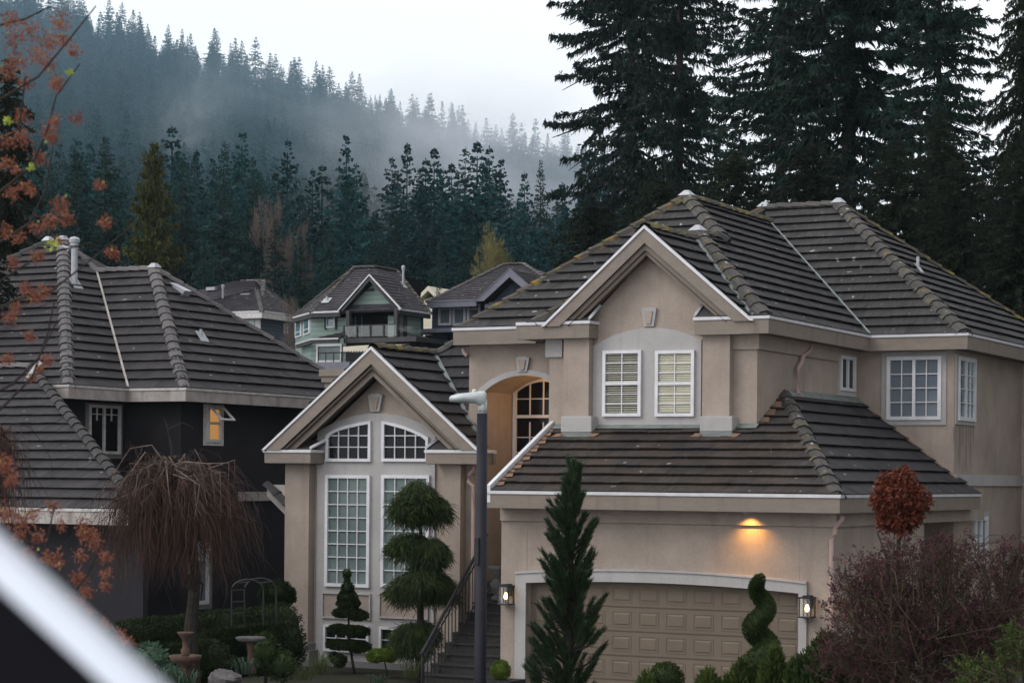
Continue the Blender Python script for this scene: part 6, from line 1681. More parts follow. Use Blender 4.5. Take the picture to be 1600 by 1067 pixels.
# ------------------------------------------------------------------ clipped shrubs
M['yew'] = leaf_mat('clipped_green', (0.012, 0.022, 0.007), (0.035, 0.055, 0.014), 4, (0.07, 0.09, 0.02))
M['yew_bright'] = leaf_mat('clipped_bright_green', (0.05, 0.085, 0.010), (0.12, 0.17, 0.02), 5, (0.2, 0.25, 0.03))
M['box_dark'] = leaf_mat('hedge_dark', (0.008, 0.015, 0.005), (0.022, 0.034, 0.010), 3, (0.055, 0.07, 0.018))
M['pine'] = leaf_mat('pine_needles', (0.014, 0.030, 0.015), (0.038, 0.066, 0.028), 4, (0.07, 0.10, 0.03))
M['wispy'] = leaf_mat('wispy_green', (0.016, 0.032, 0.013), (0.06, 0.085, 0.024), 6, (0.15, 0.15, 0.04))
M['cypress'] = leaf_mat('golden_cypress', (0.025, 0.038, 0.010), (0.06, 0.085, 0.018), 3, (0.13, 0.14, 0.03))
def blob(g, c, r, n, size, wid=None, flat=0.0, shell=(.78, 1.03), bump=.06, seed=0):
    d = nrmz(g.normal(size=(n, 3)))
    rad = shell[0] + (shell[1] - shell[0]) * g.random(n) ** .6
    rad = rad * (1 + bump * np.sin(d[:, 0] * 7 + seed) * np.cos(d[:, 1] * 6 - seed) + bump * .6 * np.sin(d[:, 2] * 9 + seed * 2))
    P = np.array(c) + d * rad[:, None] * np.array(r)
    D = nrmz(d / np.array(r) + g.normal(0, .55, (n, 3))); D[:, 2] += .1
    return diamonds(P, nrmz(D), size * (.6 + .8 * g.random(n)), (wid or size * .55) * np.ones(n), rng=g)
def core(w, c, r, f=.86, n=12):
    vs = []; fs = []
    for i in range(1, n):
        for k in range(n * 2):
            t = PI * i / n; a = PI * k / n; vs.append((c[0] + r[0] * f * math.sin(t) * math.cos(a), c[1] + r[1] * f * math.sin(t) * math.sin(a), c[2] + r[2] * f * math.cos(t)))
    for i in range(n - 2):
        for k in range(n * 2): fs.append((i * 2 * n + k, i * 2 * n + (k + 1) % (2 * n), (i + 1) * 2 * n + (k + 1) % (2 * n), (i + 1) * 2 * n + k))
    fs.append(tuple(range(2 * n))); fs.append(tuple((n - 2) * 2 * n + k for k in range(2 * n))[::-1])
    w.faces(vs, fs)
def foliage_obj(name, Vs, mt, parent, cores=None):
    V = np.concatenate(Vs); nq = len(V) // 4; quads = np.arange(nq * 4).reshape(-1, 4)
    if cores:
        w = MB()
        for c_, r_ in cores: core(w, c_, r_)
        me = bpy.data.meshes.new(name); fl = [tuple(q) for q in quads.tolist()] + [tuple(i + len(V) for i in f) for f in w.f]
        me.from_pydata([tuple(v) for v in V.tolist()] + w.v, [], fl); me.materials.append(mt); me.update()
    else: me = mesh_quads(name, V, quads, mt)
    o = bpy.data.objects.new(name, me); COL.objects.link(o)
    if parent is not None:
        o.parent = parent; o.matrix_parent_inverse = Matrix.Translation(-parent.location)
    return o
def pxc(px, py, Z): return np.array(atd(px, py, Z))
def blobs_px(seed, specs, Z, size, dens, mt, name, parent, depth=1.0, **kw):
    g = np.random.default_rng(seed); Vs = []; cs = []
    for i, sp_ in enumerate(specs):
        px, py, rx, ry = sp_[:4]; dz = sp_[4] if len(sp_) > 4 else 0
        zz_ = Z + dz; c_ = pxc(px, py, zz_); r_ = (rx * zz_ / FPX, rx * zz_ / FPX * depth, ry * zz_ / FPX)
        area = 4 * PI * ((r_[0] * r_[1] + r_[0] * r_[2] * 2) / 3)
        Vs.append(blob(g, c_, r_, int(area * dens), size, seed=i, **kw)); cs.append((c_, r_))
    return foliage_obj(name, Vs, mt, parent, cs)
def shrub(name, specs, stem, Z, mt, label, cat, group=None, size=.035, dens=3800, seed=1, stem_r=.03, **kw):
    b = pxc(stem[0][0], stem[0][1], Z); E = empty(name, b, label, cat, group)
    w = MB()
    for st_ in ([stem] if not isinstance(stem[0][0], (list, tuple)) else stem):
        w.tube([pxc(x, y, Z) for x, y in st_], [stem_r * (1 - .6 * i / len(st_)) for i in range(len(st_))], 7)
    w.build('trunk', M['bark'], E, smooth=True)
    blobs_px(seed, specs, Z, size, dens, mt, 'foliage', E, **kw); return E
def Zof(y, px): d = ray(px, 800); return y / d[1]
Zt = Zof(35.3, 545)
# tiered topiary with cone and finial
specs = [(542, 896, 5.5, 6), (543, 903, 3.5, 5), (543, 921, 9, 13), (543, 935, 15, 13), (544, 942, 17.5, 10), (534, 957, 14, 6), (559, 961, 16, 7), (546, 956, 20, 5.5), (529, 982, 15, 6.5), (558, 986, 19, 7.5), (542, 984, 22, 6.5), (526, 1006, 15, 7), (560, 1010, 19, 8), (543, 1007, 26, 7), (522, 1026, 8, 7), (532, 1030, 9, 7), (530, 1036, 8, 5)]
shrub('tiered_topiary', specs, [(556, 1062), (551, 1035), (546, 1000), (543, 930), (542, 895)], Zt, M['yew'], 'tiered clipped topiary with cone and tiny ball on top, before the tall left window', 'topiary', size=.035, dens=5200)
Zt2 = Zof(34.9, 598)
shrub('mushroom_topiary', [(596, 1023, 22, 9), (586, 1026, 13, 8), (610, 1024, 13, 9)], [(604, 1062), (604, 1048), (600, 1028)], Zt2, M['yew_bright'], 'small bright green mushroom shaped topiary on a thin stem', 'topiary', size=.03, dens=5200, stem_r=.02)
Zt3 = Zof(34.2, 430)
shrub('tiered_topiary', [(432, 926, 26, 19), (424, 930, 20, 16), (443, 932, 18, 15), (428, 969, 26, 11), (445, 968, 16, 9), (410, 975, 16, 9), (440, 1010, 13, 12)], [(432, 1062), (432, 1000), (432, 930)], Zt3, M['box_dark'], 'dark topiary with a round head and flat lower pads, left of the pilaster', 'topiary', size=.04, dens=3600)
# wispy cloud pruned tree
def wispy(seed, specs, Z, parent):
    g = np.random.default_rng(seed); Vs = []
    for px, py, rx, ry, dz in specs:
        rx *= .74; ry *= .9; c_ = pxc(px, py, Z + dz); r_ = np.array([rx * Z / FPX, rx * Z / FPX, ry * Z / FPX]) * (.85 + .3 * g.random(3)); n = int(rx * ry * 4.2)
        d = nrmz(g.normal(size=(n, 3))); d[:, 2] = d[:, 2] * .8 + .2; d = nrmz(d)
        P = c_ + d * r_ * (.25 + .72 * g.random((n, 1)) ** .5)
        for k in range(3):
            D = nrmz(np.c_[d[:, 0] * .8, d[:, 1] * .8, -.55 - .6 * g.random(n)] + g.normal(0, .34, (n, 3)))
            L = (.08 + .17 * g.random(n) ** 1.5); Vs.append(diamonds(P, D, L, np.full(n, .014), rng=g)); P = P + D * L[:, None] * .6
    return foliage_obj('foliage', Vs, M['wispy'], parent)
Zw = Zof(34.9, 655)
WT = empty('cloud_pruned_tree', pxc(657, 1066, Zw), 'slender cloud pruned tree with wispy drooping pads in front of the right window', 'tree')
w = MB(); w.tube([pxc(656, 1075, Zw), pxc(657, 1000, Zw), pxc(657, 940, Zw), pxc(661, 870, Zw), pxc(654, 800, Zw), pxc(655, 760, Zw)], [.085, .075, .06, .045, .035, .015], 9)
for a_, b_2 in (((660, 875), (632, 848)), ((661, 885), (678, 858)), ((657, 945), (625, 915)), ((657, 940), (690, 905)), ((657, 1000), (635, 985)), ((655, 800), (670, 775))): w.tube([pxc(*a_, Zw), pxc((a_[0] + b_2[0]) / 2, (a_[1] + b_2[1]) / 2 - 4, Zw), pxc(*b_2, Zw)], [.03, .022, .012], 6)
w.build('trunk', M['bark'], WT, smooth=True)
wispy(3, [(654, 778, 34, 34, 0), (676, 792, 26, 26, .1), (634, 788, 22, 26, -.1), (633, 848, 26, 22, 0), (650, 845, 22, 18, .2), (675, 858, 24, 28, -.1), (664, 880, 18, 18, 0), (640, 915, 34, 28, 0), (678, 910, 32, 26, .1), (658, 900, 30, 18, -.2), (700, 925, 12, 10, 0), (640, 988, 28, 26, 0), (660, 985, 26, 22, .1), (648, 1005, 20, 18, -.1)], Zw, WT)
# ball in a planter
Zb = Zof(33.3, 782)
E = shrub('potted_ball_shrub', [(782.5, 1047, 14.5, 15)], [(782, 1068), (782, 1055)], Zb, M['yew_bright'], 'bright green ball shrub in a black planter at the garage corner', 'potted shrub', size=.028, dens=6500)
w = MB(); q = pxc(782, 1068, Zb); w.box(q[0] - .34, q[0] + .34, q[1] - .3, q[1] + .3, q[2] - .5, q[2] + .08); w.build('planter', M['iron'], E)
# spiral topiary
Zs = 29.0
SPI = empty('spiral_topiary', pxc(1190, 1090, Zs), 'clipped evergreen spiral topiary in front of the garage door', 'topiary')
g = np.random.default_rng(8); Vs = []; cs = []
prev = None
NT = 150
for i in range(NT):
    t = i / (NT - 1); ang = -1.2 + t * 2 * PI * 2.9; py = 1085 - t * 182; Rr = (12 * (1 - t) ** .5 + 3.5) * Zs / FPX; rr_ = (15 * (1 - t) ** .5 + 9.5 * (1 - t * .25)) * Zs / FPX * .9
    cc = pxc(1188, py, Zs); c_ = cc + R_ * (Rr * math.cos(ang)) + F_ * (Rr * math.sin(ang))
    Vs.append(blob(g, c_, (rr_, rr_, rr_ * .98), 150, .028, bump=.0, shell=(.93, 1.02))); 
    if i % 5 == 0: cs.append((c_, (rr_, rr_, rr_)))
foliage_obj('foliage', Vs, M['yew'], SPI, cs)
w = MB(); w.tube([pxc(1190, 1100, Zs), pxc(1188, 920, Zs)], [.05, .02], 7); w.build('trunk', M['bark'], SPI)
# round shrub and little cypresses along the drive
Zr = 28.5
shrub('round_shrub', [(1040, 1063, 27, 27)], [(1040, 1100), (1040, 1080)], Zr, M['yew'], 'round clipped shrub in front of the middle of the garage door', 'shrub', size=.03, dens=5200)
def cypress(px, pytop, wpx, Z, label, seed, mt='cypress', name='dwarf_cypress', group='dwarf cypresses along the drive'):
    g = np.random.default_rng(seed); hb = 1130; E = empty(name, pxc(px, hb, Z), label, 'shrub', group); Vs = []
    H = hb - pytop; Wm = wpx / 2
    for i in range(max(8, int(wpx * .55))):
        ox = g.normal(0, .42) * Wm; oz = g.normal(0, .3) * Wm * Z / FPX; ph = pytop + abs(ox) / Wm * H * .35 + g.random() * 18
        n = 260; t = g.random(n); py = ph + t * (hb - ph); rad = (3 + 7 * np.minimum(1, t * 3)) * Z / FPX
        ang = g.random(n) * 6.28; base = np.array([pxc(px + ox, q, Z) for q in py]) + R_ * (rad * np.cos(ang))[:, None] + F_ * (rad * np.sin(ang) + oz)[:, None]
        D = nrmz(R_ * (np.cos(ang) * .6)[:, None] + F_ * (np.sin(ang) * .6)[:, None] + np.array([0, 0, 1.0]) + g.normal(0, .3, (n, 3)))
        Vs.append(diamonds(base, D, .06 + .06 * g.random(n), np.full(n, .028), rng=g))
    foliage_obj('foliage', Vs, M[mt], E)
    w = MB(); w.tube([pxc(px, hb, Z), pxc(px, (hb + pytop) / 2, Z)], [.03, .01], 6); w.build('trunk', M['bark'], E)
cypress(1012, 1050, 34, 28.2, 'dwarf cypress touching the left of the round shrub', 41)
cypress(1108, 1045, 46, 28.0, 'low dwarf cypress right of the round shrub', 42)
cypress(1160, 1028, 50, 27.8, 'dwarf cypress at the foot of the spiral topiary on its left', 43)
cypress(1212, 1008, 50, 27.5, 'yellowish dwarf cypress just right of the spiral topiary', 44)
cypress(1248, 1022, 46, 27.7, 'dwarf cypress between the yellowish one and the lantern', 45)
cypress(1290, 985, 92, 27.0, 'broad bushy cypress below the right lantern', 46, 'yew')
cypress(1350, 1000, 90, 26.8, 'dark cypress inside the left edge of the burgundy bush', 47, 'box_dark')

# big pine in front of the garage
def pine(seed, Z, axis_px, env, label, nsh=250):
    g = np.random.default_rng(seed); E = empty('pine', pxc(axis_px, 1150, Z), label, 'pine tree'); Vs = []; w = MB()
    w.tube([pxc(axis_px, 1160, Z), pxc(axis_px + 4, 950, Z), pxc(axis_px + 10, 800, Z), pxc(axis_px + 13, 745, Z)], [.07, .05, .025, .008], 7)
    br = []
    for i in range(nsh):
        t = (i + .5) / nsh; py = 738 + (1130 - 738) * t ** .9 + g.normal(0, 5)
        hw = prof(env, py); cxp = axis_px + 13 - 13 * t
        sgn = g.random() * 2 * PI; rr_ = hw * 1.08 * (.25 + .72 * g.random()) * Z / FPX
        p0_ = pxc(cxp, py + 22 * rr_ * FPX / Z / max(hw, 1) , Z); out = R_ * math.cos(sgn) + F_ * math.sin(sgn)
        L = (.20 + .18 * g.random()) * (1 if py > 770 else .7)
        base = p0_ + out * max(0.0, rr_ - L * .45); up_ = .85 + .5 * g.random()
        ax = nrmz((out * (.25 + .6 * min(1, rr_ / .3)) + np.array([0, 0, up_]))[None, :])[0]
        w.tube([pxc(cxp, py + 34, Z), base, base + ax * L], [.014, .010, .005], 4, cap=False)
        n = 250; u_ = g.random(n); B = base + ax * (u_ * L)[:, None]
        rad = nrmz(g.normal(size=(n, 3))); rad -= ax * (rad @ ax)[:, None]; rad = nrmz(rad)
        D = nrmz(ax * (.75 + .5 * u_[:, None]) + rad * (.75 - .3 * u_[:, None]))
        Vs.append(diamonds(B, D, .075 + .035 * g.random(n), np.full(n, .0065), rng=g))
    w.build('trunk', M['bark'], E); foliage_obj('needles', Vs, M['pine'], E); return E
pine(12, 26.0, 884, [(730, 5), (750, 13), (780, 24), (800, 33), (850, 44), (880, 44), (905, 40), (935, 50), (960, 58), (1000, 50), (1050, 62), (1100, 66)], 'tall columnar pine with upright needle candles in front of the garage door')
# side limbs of the pine
# ------------------------------------------------------------------ bare and leafy shrubs on the right
M['bush_twig'] = noisy('mossy_twigs', (0.035, 0.022, 0.022), (0.075, 0.062, 0.035), 9, .9, 0)
M['burgundy'] = leaf_mat('burgundy_buds', (0.04, 0.010, 0.018), (0.095, 0.026, 0.042), 2.0, (0.20, 0.10, 0.11))
M['rust'] = leaf_mat('rust_leaves', (0.045, 0.012, 0.008), (0.125, 0.03, 0.014), 6, (0.25, 0.095, 0.045), trans=.2)
M['fresh'] = leaf_mat('fresh_green_leaves', (0.03, 0.05, 0.010), (0.07, 0.105, 0.02), 3)
def twiggy(seed, Z, roots, specs, label, mt_leaf, n_leaf, name='bush', leaf=.028, twigs=1500, parts=('branches', 'leaves'), cat='bush', droop=0.0):
    """branches that fork from root points towards points inside px ellipses; small leaves along the twigs"""
    g = np.random.default_rng(seed); E = empty(name, pxc(*roots[0], Z), label, cat); w = MB(); tips = []; tdir = []
    tot = sum(s[2] * s[3] for s in specs)
    mains = []
    for px, py, rx, ry in specs:
        k = max(2, int(12 * rx * ry / tot) + 1)
        for _ in range(k):
            q = pxc(px + g.normal(0, .35) * rx, py + g.normal(0, .3) * ry, Z + g.normal(0, .35) * rx * Z / FPX)
            r0_ = pxc(*roots[g.integers(0, len(roots))], Z); m_ = r0_ * .55 + q * .45 + g.normal(0, .07, 3) + np.array([0, 0, .08])
            w.tube([r0_, m_, q], [.028, .018, .009], 5, cap=False); mains.append((r0_, m_, q))
    for px, py, rx, ry in specs:
        for _ in range(int(twigs * rx * ry / tot)):
            a = g.random() * 2 * PI; r_ = g.random() ** .5
            e = pxc(px + math.cos(a) * rx * r_, py + math.sin(a) * ry * r_, Z + g.normal(0, .45) * rx * Z / FPX)
            r0_, m_, q = mains[g.integers(0, len(mains))]; best = min((mains[j] for j in g.integers(0, len(mains), 6)), key=lambda mm_: np.linalg.norm(mm_[2] - e))
            s_ = best[1] * (1 - (f_ := g.random())) + best[2] * f_; L = np.linalg.norm(e - s_)
            if L > .75: s_ = e + (s_ - e) / L * (.35 + .4 * g.random())
            md_ = (s_ + e) / 2 + g.normal(0, .05, 3) + np.array([0, 0, .03]); e = e - np.array([0, 0, droop * L])
            w.tube([s_, md_, e], [.0065, .0045, .0022], 3, cap=False); tips.append((s_, md_, e))
    w.build(parts[0], M['bush_twig'], E)
    ix = g.integers(0, len(tips), n_leaf); u_ = g.random(n_leaf) ** .6
    A = np.array([t[1] for t in tips])[ix]; B = np.array([t[2] for t in tips])[ix]
    P = A + (B - A) * u_[:, None] + g.normal(0, .012, (n_leaf, 3)); D = nrmz(nrmz(B - A) + g.normal(0, .8, (n_leaf, 3)))
    foliage_obj(parts[1], [diamonds(P, D, leaf * (.6 + .9 * g.random(n_leaf)), leaf * .42 * np.ones(n_leaf), rng=g)], mt_leaf, E)
    return E
twiggy(21, 23.0, [(1470, 1190), (1500, 1200), (1440, 1190), (1540, 1190), (1400, 1200)], [(1370, 960, 90, 90), (1460, 905, 120, 75), (1570, 920, 70, 85), (1430, 1010, 160, 75), (1560, 1010, 90, 75), (1340, 1040, 80, 50), (1590, 850, 30, 25), (1400, 860, 75, 30), (1490, 850, 50, 30), (1330, 900, 40, 40), (1480, 960, 90, 60)], 'burgundy budding maple bush in front of the right end of the beige house', M['burgundy'], 27000, twigs=1900, leaf=.034, name='maple_bush')
# rust coloured globe tree
RT = empty('globe_tree', pxc(1405, 1150, 24.5), 'round headed tree with rust red leaves rising behind the burgundy bush', 'tree')
w = MB(); w.tube([pxc(1405, 1150, 24.5), pxc(1402, 950, 24.5), pxc(1405, 800, 24.5)], [.045, .035, .02], 7)
g = np.random.default_rng(77)
for i in range(60):
    d = nrmz(g.normal(size=(1, 3)))[0]; w.tube([pxc(1405, 820, 24.5), pxc(1405, 790, 24.5) + d * np.array([.3, .3, .33])], [.008, .003], 3, cap=False)
w.build('trunk', M['bark'], RT)
n = 4600; d = nrmz(g.normal(size=(n, 3))); P = pxc(1405, 783, 24.5) + d * np.array([.315, .315, .345]) * (.45 + .58 * g.random((n, 1)) ** .5) * (1 + .09 * np.sin(d[:, :1] * 8) + .09 * np.sin(d[:, 2:] * 7 + 1))
V1_ = diamonds(P, nrmz(g.normal(size=(n, 3)) + np.array([0, 0, -.4])), .048 + .035 * g.random(n), np.full(n, .028), rng=g)
n = 900; P2 = pxc(1385, 905, 24.5) + g.normal(size=(n, 3)) * np.array([.16, .16, .14]); P3 = pxc(1335, 948, 24.5) + g.normal(size=(n // 2, 3)) * np.array([.12, .12, .07])
P2 = np.concatenate([P2, P3]); V2_ = diamonds(P2, nrmz(g.normal(size=(len(P2), 3))), np.full(len(P2), .05), np.full(len(P2), .025), rng=g)
foliage_obj('leaves', [V1_, V2_], M['rust'], RT)
twiggy(23, 22.0, [(1590, 1190)], [(1585, 1000, 35, 40), (1540, 1050, 60, 35)], 'fresh green leaved shrub at the lower right corner', M['fresh'], 2600, twigs=120, leaf=.04, name='green_shrub')
# low wall seen through the burgundy bush
w = MB(); a_ = pxc(1420, 1015, 27.5); b_3 = pxc(1640, 1000, 30.0)
d_ = (b_3 - a_) / np.linalg.norm(b_3 - a_); nn = np.cross(d_, [0, 0, 1.0])
w.faces([a_, b_3, b_3 - U_ * 1.4, a_ - U_ * 1.4, a_ + nn * .2, b_3 + nn * .2, b_3 + nn * .2 - U_ * 1.4, a_ + nn * .2 - U_ * 1.4], [(0, 1, 2, 3), (7, 6, 5, 4), (0, 4, 5, 1), (3, 2, 6, 7), (0, 3, 7, 4), (1, 5, 6, 2)])
thing_mesh(w, 'garden_wall', M['stone'], 'low grey garden wall behind the burgundy bush', 'wall')

# ------------------------------------------------------------------ weeping tree, left garden
M['weep'] = noisy('weeping_twigs', (0.035, 0.018, 0.013), (0.075, 0.042, 0.034), 5, .8, 0)
M['weep_top'] = noisy('weeping_limbs', (0.16, 0.13, 0.115), (0.07, 0.05, 0.04), 8, .8, 0)
ZW = 31.5
WE = empty('weeping_tree', pxc(300, 1060, ZW), 'bare weeping tree with a mop of hanging rusty twigs before the charcoal house', 'tree')
g = np.random.default_rng(55)
w = MB(); hub = pxc(272, 742, ZW)
w.tube([pxc(303, 1075, ZW), pxc(298, 980, ZW), pxc(306, 900, ZW), pxc(296, 820, ZW), hub], [.11, .095, .08, .06, .045], 9)
for i in range(18):
    a = g.random() * 6.28; s_ = pxc(300, 960 - 200 * g.random(), ZW) + g.normal(0, .05, 3); e = s_ + R_ * math.cos(a) * .12 + F_ * math.sin(a) * .12 - U_ * (.2 + .4 * g.random()); w.tube([s_, (s_ + e) / 2 + g.normal(0, .04, 3), e], [.03, .02, .01], 4)
w.tube([hub, pxc(268, 700, ZW), pxc(262, 670, ZW), pxc(255, 650, ZW)], [.03, .02, .012, .005], 5); w.tube([pxc(262, 672, ZW), pxc(285, 660, ZW), pxc(302, 668, ZW), pxc(300, 676, ZW)], [.012, .009, .006, .003], 4)
w.build('trunk', M['bark'], WE)
w = MB(); tw = MB()
env = lambda a_: 1.0
for i in range(210):
    a = g.random() * 2 * PI; reach = (.3 + .7 * g.random()) * 102 * ZW / FPX; h_ = (4 + 20 * g.random()) * ZW / FPX
    out = R_ * math.cos(a) + F_ * math.sin(a) * .9; s_ = hub + g.normal(0, .1, 3) - U_ * .1
    p1_ = s_ + out * reach * .35 + U_ * (h_ * .6 + .03) + g.normal(0, .07, 3); p2_ = s_ + out * reach * .75 + U_ * (h_ * .5 - .05) + g.normal(0, .12, 3); p3_ = s_ + out * reach * (1.0) - U_ * (.25 + .25 * g.random()) + g.normal(0, .06, 3)
    w.tube([s_, p1_, p2_, p3_], [.016, .012, .008, .004], 4, cap=False)
    for k in range(13):
        u_ = g.random(); b0_ = p1_ * (1 - u_) + p2_ * u_ if g.random() < .5 else p2_ * (1 - u_) + p3_ * u_
        L = (.35 + 1.15 * g.random()) ; pts = [b0_]; dr = out * .35 + g.normal(0, .35, 3); cur = b0_
        for j in range(5):
            dr = dr * .6 + np.array([0, 0, -.42]) + g.normal(0, .24, 3); cur = cur + nrmz(dr[None])[0] * L / 5; pts.append(cur)
        tw.tube(pts, [.0048, .004, .0035, .003, .0025, .0015], 3, cap=False)
w.build('limbs', M['weep_top'], WE); tw.build('hanging_twigs', M['weep'], WE)
# brown weeping shrub at the left edge
WS = empty('weeping_shrub', pxc(5, 1000, 29), 'brown hanging twigs of a shrub at the left edge below the lower roof', 'shrub')
tw = MB(); 
for i in range(420):
    s_ = pxc(-10 + g.normal(0, 14), 660 + abs(g.normal(0, 40)), 29 + g.normal(0, .2)); cur = s_; pts = [cur]; L = .5 + 1.0 * g.random(); dr = g.normal(0, .4, 3)
    for j in range(4): dr = dr * .5 + np.array([0, 0, -.5]) + g.normal(0, .15, 3); cur = cur + nrmz(dr[None])[0] * L / 4; pts.append(cur)
    tw.tube(pts, [.006, .005, .004, .003, .002], 3, cap=False)
tw.build('hanging_twigs', M['weep'], WS)
w = MB(); w.tube([pxc(-12, 1100, 29), pxc(-12, 650, 29)], [.07, .04], 6); w.build('trunk', M['bark'], WS)
# hedges
def hedge(name, p0_, p1_, z_depth, hpx, label, seed):
    g = np.random.default_rng(seed); (x0, y0, Z0), (x1, y1, Z1) = p0_, p1_; Vs = []; cs = []
    n = 26
    for i in range(n + 1):
        t = i / n; Z_ = Z0 + (Z1 - Z0) * t; rx = .26; hz_ = hpx / 2 * Z_ / FPX; c_ = pxc(x0 + (x1 - x0) * t, y0 + (y1 - y0) * t + hpx / 2 + g.normal(0, 1.0), Z_)
        r_ = (rx, z_depth, hz_); Vs.append(blob(g, c_, r_, 900, .045, seed=i, bump=.03)); cs.append((c_, r_))
    o = foliage_obj(name, Vs, M['box_dark'], None, cs); return tag(o, label, 'hedge')
hedge('hedge', (175, 972, 35.0), (442, 944, 37.5), .45, 62, 'long dark clipped hedge along the charcoal house wall', 1)
hedge('hedge', (325, 986, 33.5), (450, 972, 34.0), .35, 75, 'shorter dark hedge in front of the long one behind the birdbath', 2)
hedge('hedge', (190, 1015, 32.5), (330, 1000, 33.0), .35, 70, 'low shadowed hedge behind the fountain', 3)
# fountain, birdbath, garden arch
M['terra'] = noisy('worn_terracotta', (0.12, 0.07, 0.05), (0.055, 0.038, 0.032), 7, .9, .5, 40, .01)
ZF_ = 29.0; fb_ = pxc(289, 1090, ZF_); u1 = lambda py: pxc(289, py, ZF_)[2] - fb_[2]; k_ = ZF_ / FPX
FO = empty('fountain', fb_, 'two tier terracotta garden fountain under the weeping tree', 'fountain')
w = MB(); w.lathe(fb_, [(15 * k_, 0), (15 * k_, u1(1078)), (9 * k_, u1(1066)), (6 * k_, u1(1050)), (9 * k_, u1(1038)), (22 * k_, u1(1032)), (26 * k_, u1(1024)), (24.5 * k_, u1(1023)), (12 * k_, u1(1030)), (2 * k_, u1(1030))], 24); w.build('basin', M['terra'], FO, smooth=True)
w = MB(); w.lathe(fb_, [(4 * k_, u1(1030)), (6.5 * k_, u1(1022)), (7 * k_, u1(1014)), (5 * k_, u1(1012)), (4 * k_, u1(1004)), (6 * k_, u1(997)), (11 * k_, u1(991)), (13.5 * k_, u1(987)), (12 * k_, u1(987)), (2 * k_, u1(991))], 20); w.build('upper_tier', M['terra'], FO, smooth=True)
ZB_ = 32.0; bb_ = pxc(391, 1052, ZB_); k_ = ZB_ / FPX; u2 = lambda py: pxc(391, py, ZB_)[2] - bb_[2]
BB = empty('birdbath', bb_, 'grey stone birdbath on a pedestal before the dark hedge', 'birdbath')
w = MB(); w.lathe(bb_, [(9 * k_, 0), (9 * k_, u2(1046)), (5 * k_, u2(1040)), (4 * k_, u2(1015)), (7 * k_, u2(1003)), (1 * k_, u2(1002))], 18); w.build('pedestal', M['terra'], BB, smooth=True)
w = MB(); w.lathe(bb_, [(6 * k_, u2(1003)), (20 * k_, u2(1001)), (24 * k_, u2(996)), (22 * k_, u2(994.5)), (5 * k_, u2(998)), (.5 * k_, u2(998))], 24); w.build('basin', M['stone'], BB, smooth=True)
GA = empty('garden_arch', pxc(375, 985, 36), 'black iron garden arch beside the dark wall', 'garden arch')
for k_i, (xa_, xb_, yt_, Z_) in enumerate(((362, 412, 905, 35.6), (382, 432, 903, 36.6))):
    w = MB(); pts = [pxc(xa_, 990, Z_), pxc(xa_, 922, Z_)] + [pxc(xa_ + (xb_ - xa_) * (1 - math.cos(t)) / 2, 922 - (922 - yt_) * math.sin(t), Z_) for t in [PI * q / 10 for q in range(1, 10)]] + [pxc(xb_, 922, Z_), pxc(xb_, 990, Z_)]
    w.tube(pts, .017, 5); w.build('hoop', M['iron'], GA)
w = MB()
for py in (922, 940, 958): w.tube([pxc(362, py, 35.6), pxc(382, py - 1, 36.6)], .011, 4)
for t in (.25, .5, .75): w.tube([pxc(362 + 50 * (1 - math.cos(PI * t)) / 2, 922 - 17 * math.sin(PI * t), 35.6), pxc(382 + 50 * (1 - math.cos(PI * t)) / 2, 922 - 19 * math.sin(PI * t), 36.6)], .011, 4)
w.build('cross_bars', M['iron'], GA)
# tufts of strap leaves
M['strap'] = leaf_mat('strap_leaves', (0.02, 0.04, 0.025), (0.06, 0.105, 0.07), 6, trans=.2); M['grass'] = leaf_mat('thin_grass', (0.03, 0.045, 0.015), (0.07, 0.09, 0.03), 5)
def tuft(px, py, Z, n, L, spread, mt, label, seed, wid=.02, name='strap_leaf_plant'):
    g = np.random.default_rng(seed); c_ = pxc(px, py, Z); w = MB()
    for i in range(n):
        a = g.random() * 6.28; out = R_ * math.cos(a) + F_ * math.sin(a); b = c_ + out * spread * g.random() * .5; l_ = L * (.6 + .6 * g.random()); lean = .2 + .7 * g.random()
        pts = [b, b + U_ * l_ * .55 + out * l_ * lean * .3, b + U_ * l_ * (.85 - .3 * lean) + out * l_ * lean * .75, b + U_ * l_ * (.75 - .6 * lean) + out * l_ * lean * 1.1]
        sd_ = nrmz(np.cross(out, U_)[None])[0] * wid / 2
        for j, (p_, q_) in enumerate(zip(pts[:-1], pts[1:])):
            w0, w1 = (1, 1, .6)[j], (1, .6, .02)[j]; w.faces([p_ - sd_ * w0, p_ + sd_ * w0, q_ + sd_ * w1, q_ - sd_ * w1], [(0, 1, 2, 3)])
    o = w.build(name, M[mt], None, recalc=False); tag(o, label, 'plant')
tuft(285, 1072, 28.5, 60, .28, .5, 'strap', 'silvery strap leaf clump at the foot of the fountain', 1)
tuft(255, 1066, 28.8, 30, .24, .35, 'strap', 'strap leaf clump just left of the fountain', 2)
tuft(382, 1052, 31, 45, .30, .35, 'strap', 'arching strap leaf clump below the birdbath', 3)
tuft(590, 1066, 33.5, 34, .16, .3, 'strap', 'pale spiky plant below the mushroom topiary', 4)
tuft(500, 1052, 36.5, 110, .42, .5, 'grass', 'thin upright grass at the foot of the tall window bay', 5, .010, 'grass_clump')
tuft(640, 1058, 36.0, 60, .38, .4, 'grass', 'thin grass beside the trunk of the cloud pruned tree', 6, .010, 'grass_clump')
tuft(475, 1062, 34, 40, .3, .5, 'grass', 'low grass below the stone pilaster base', 7, .012, 'grass_clump')
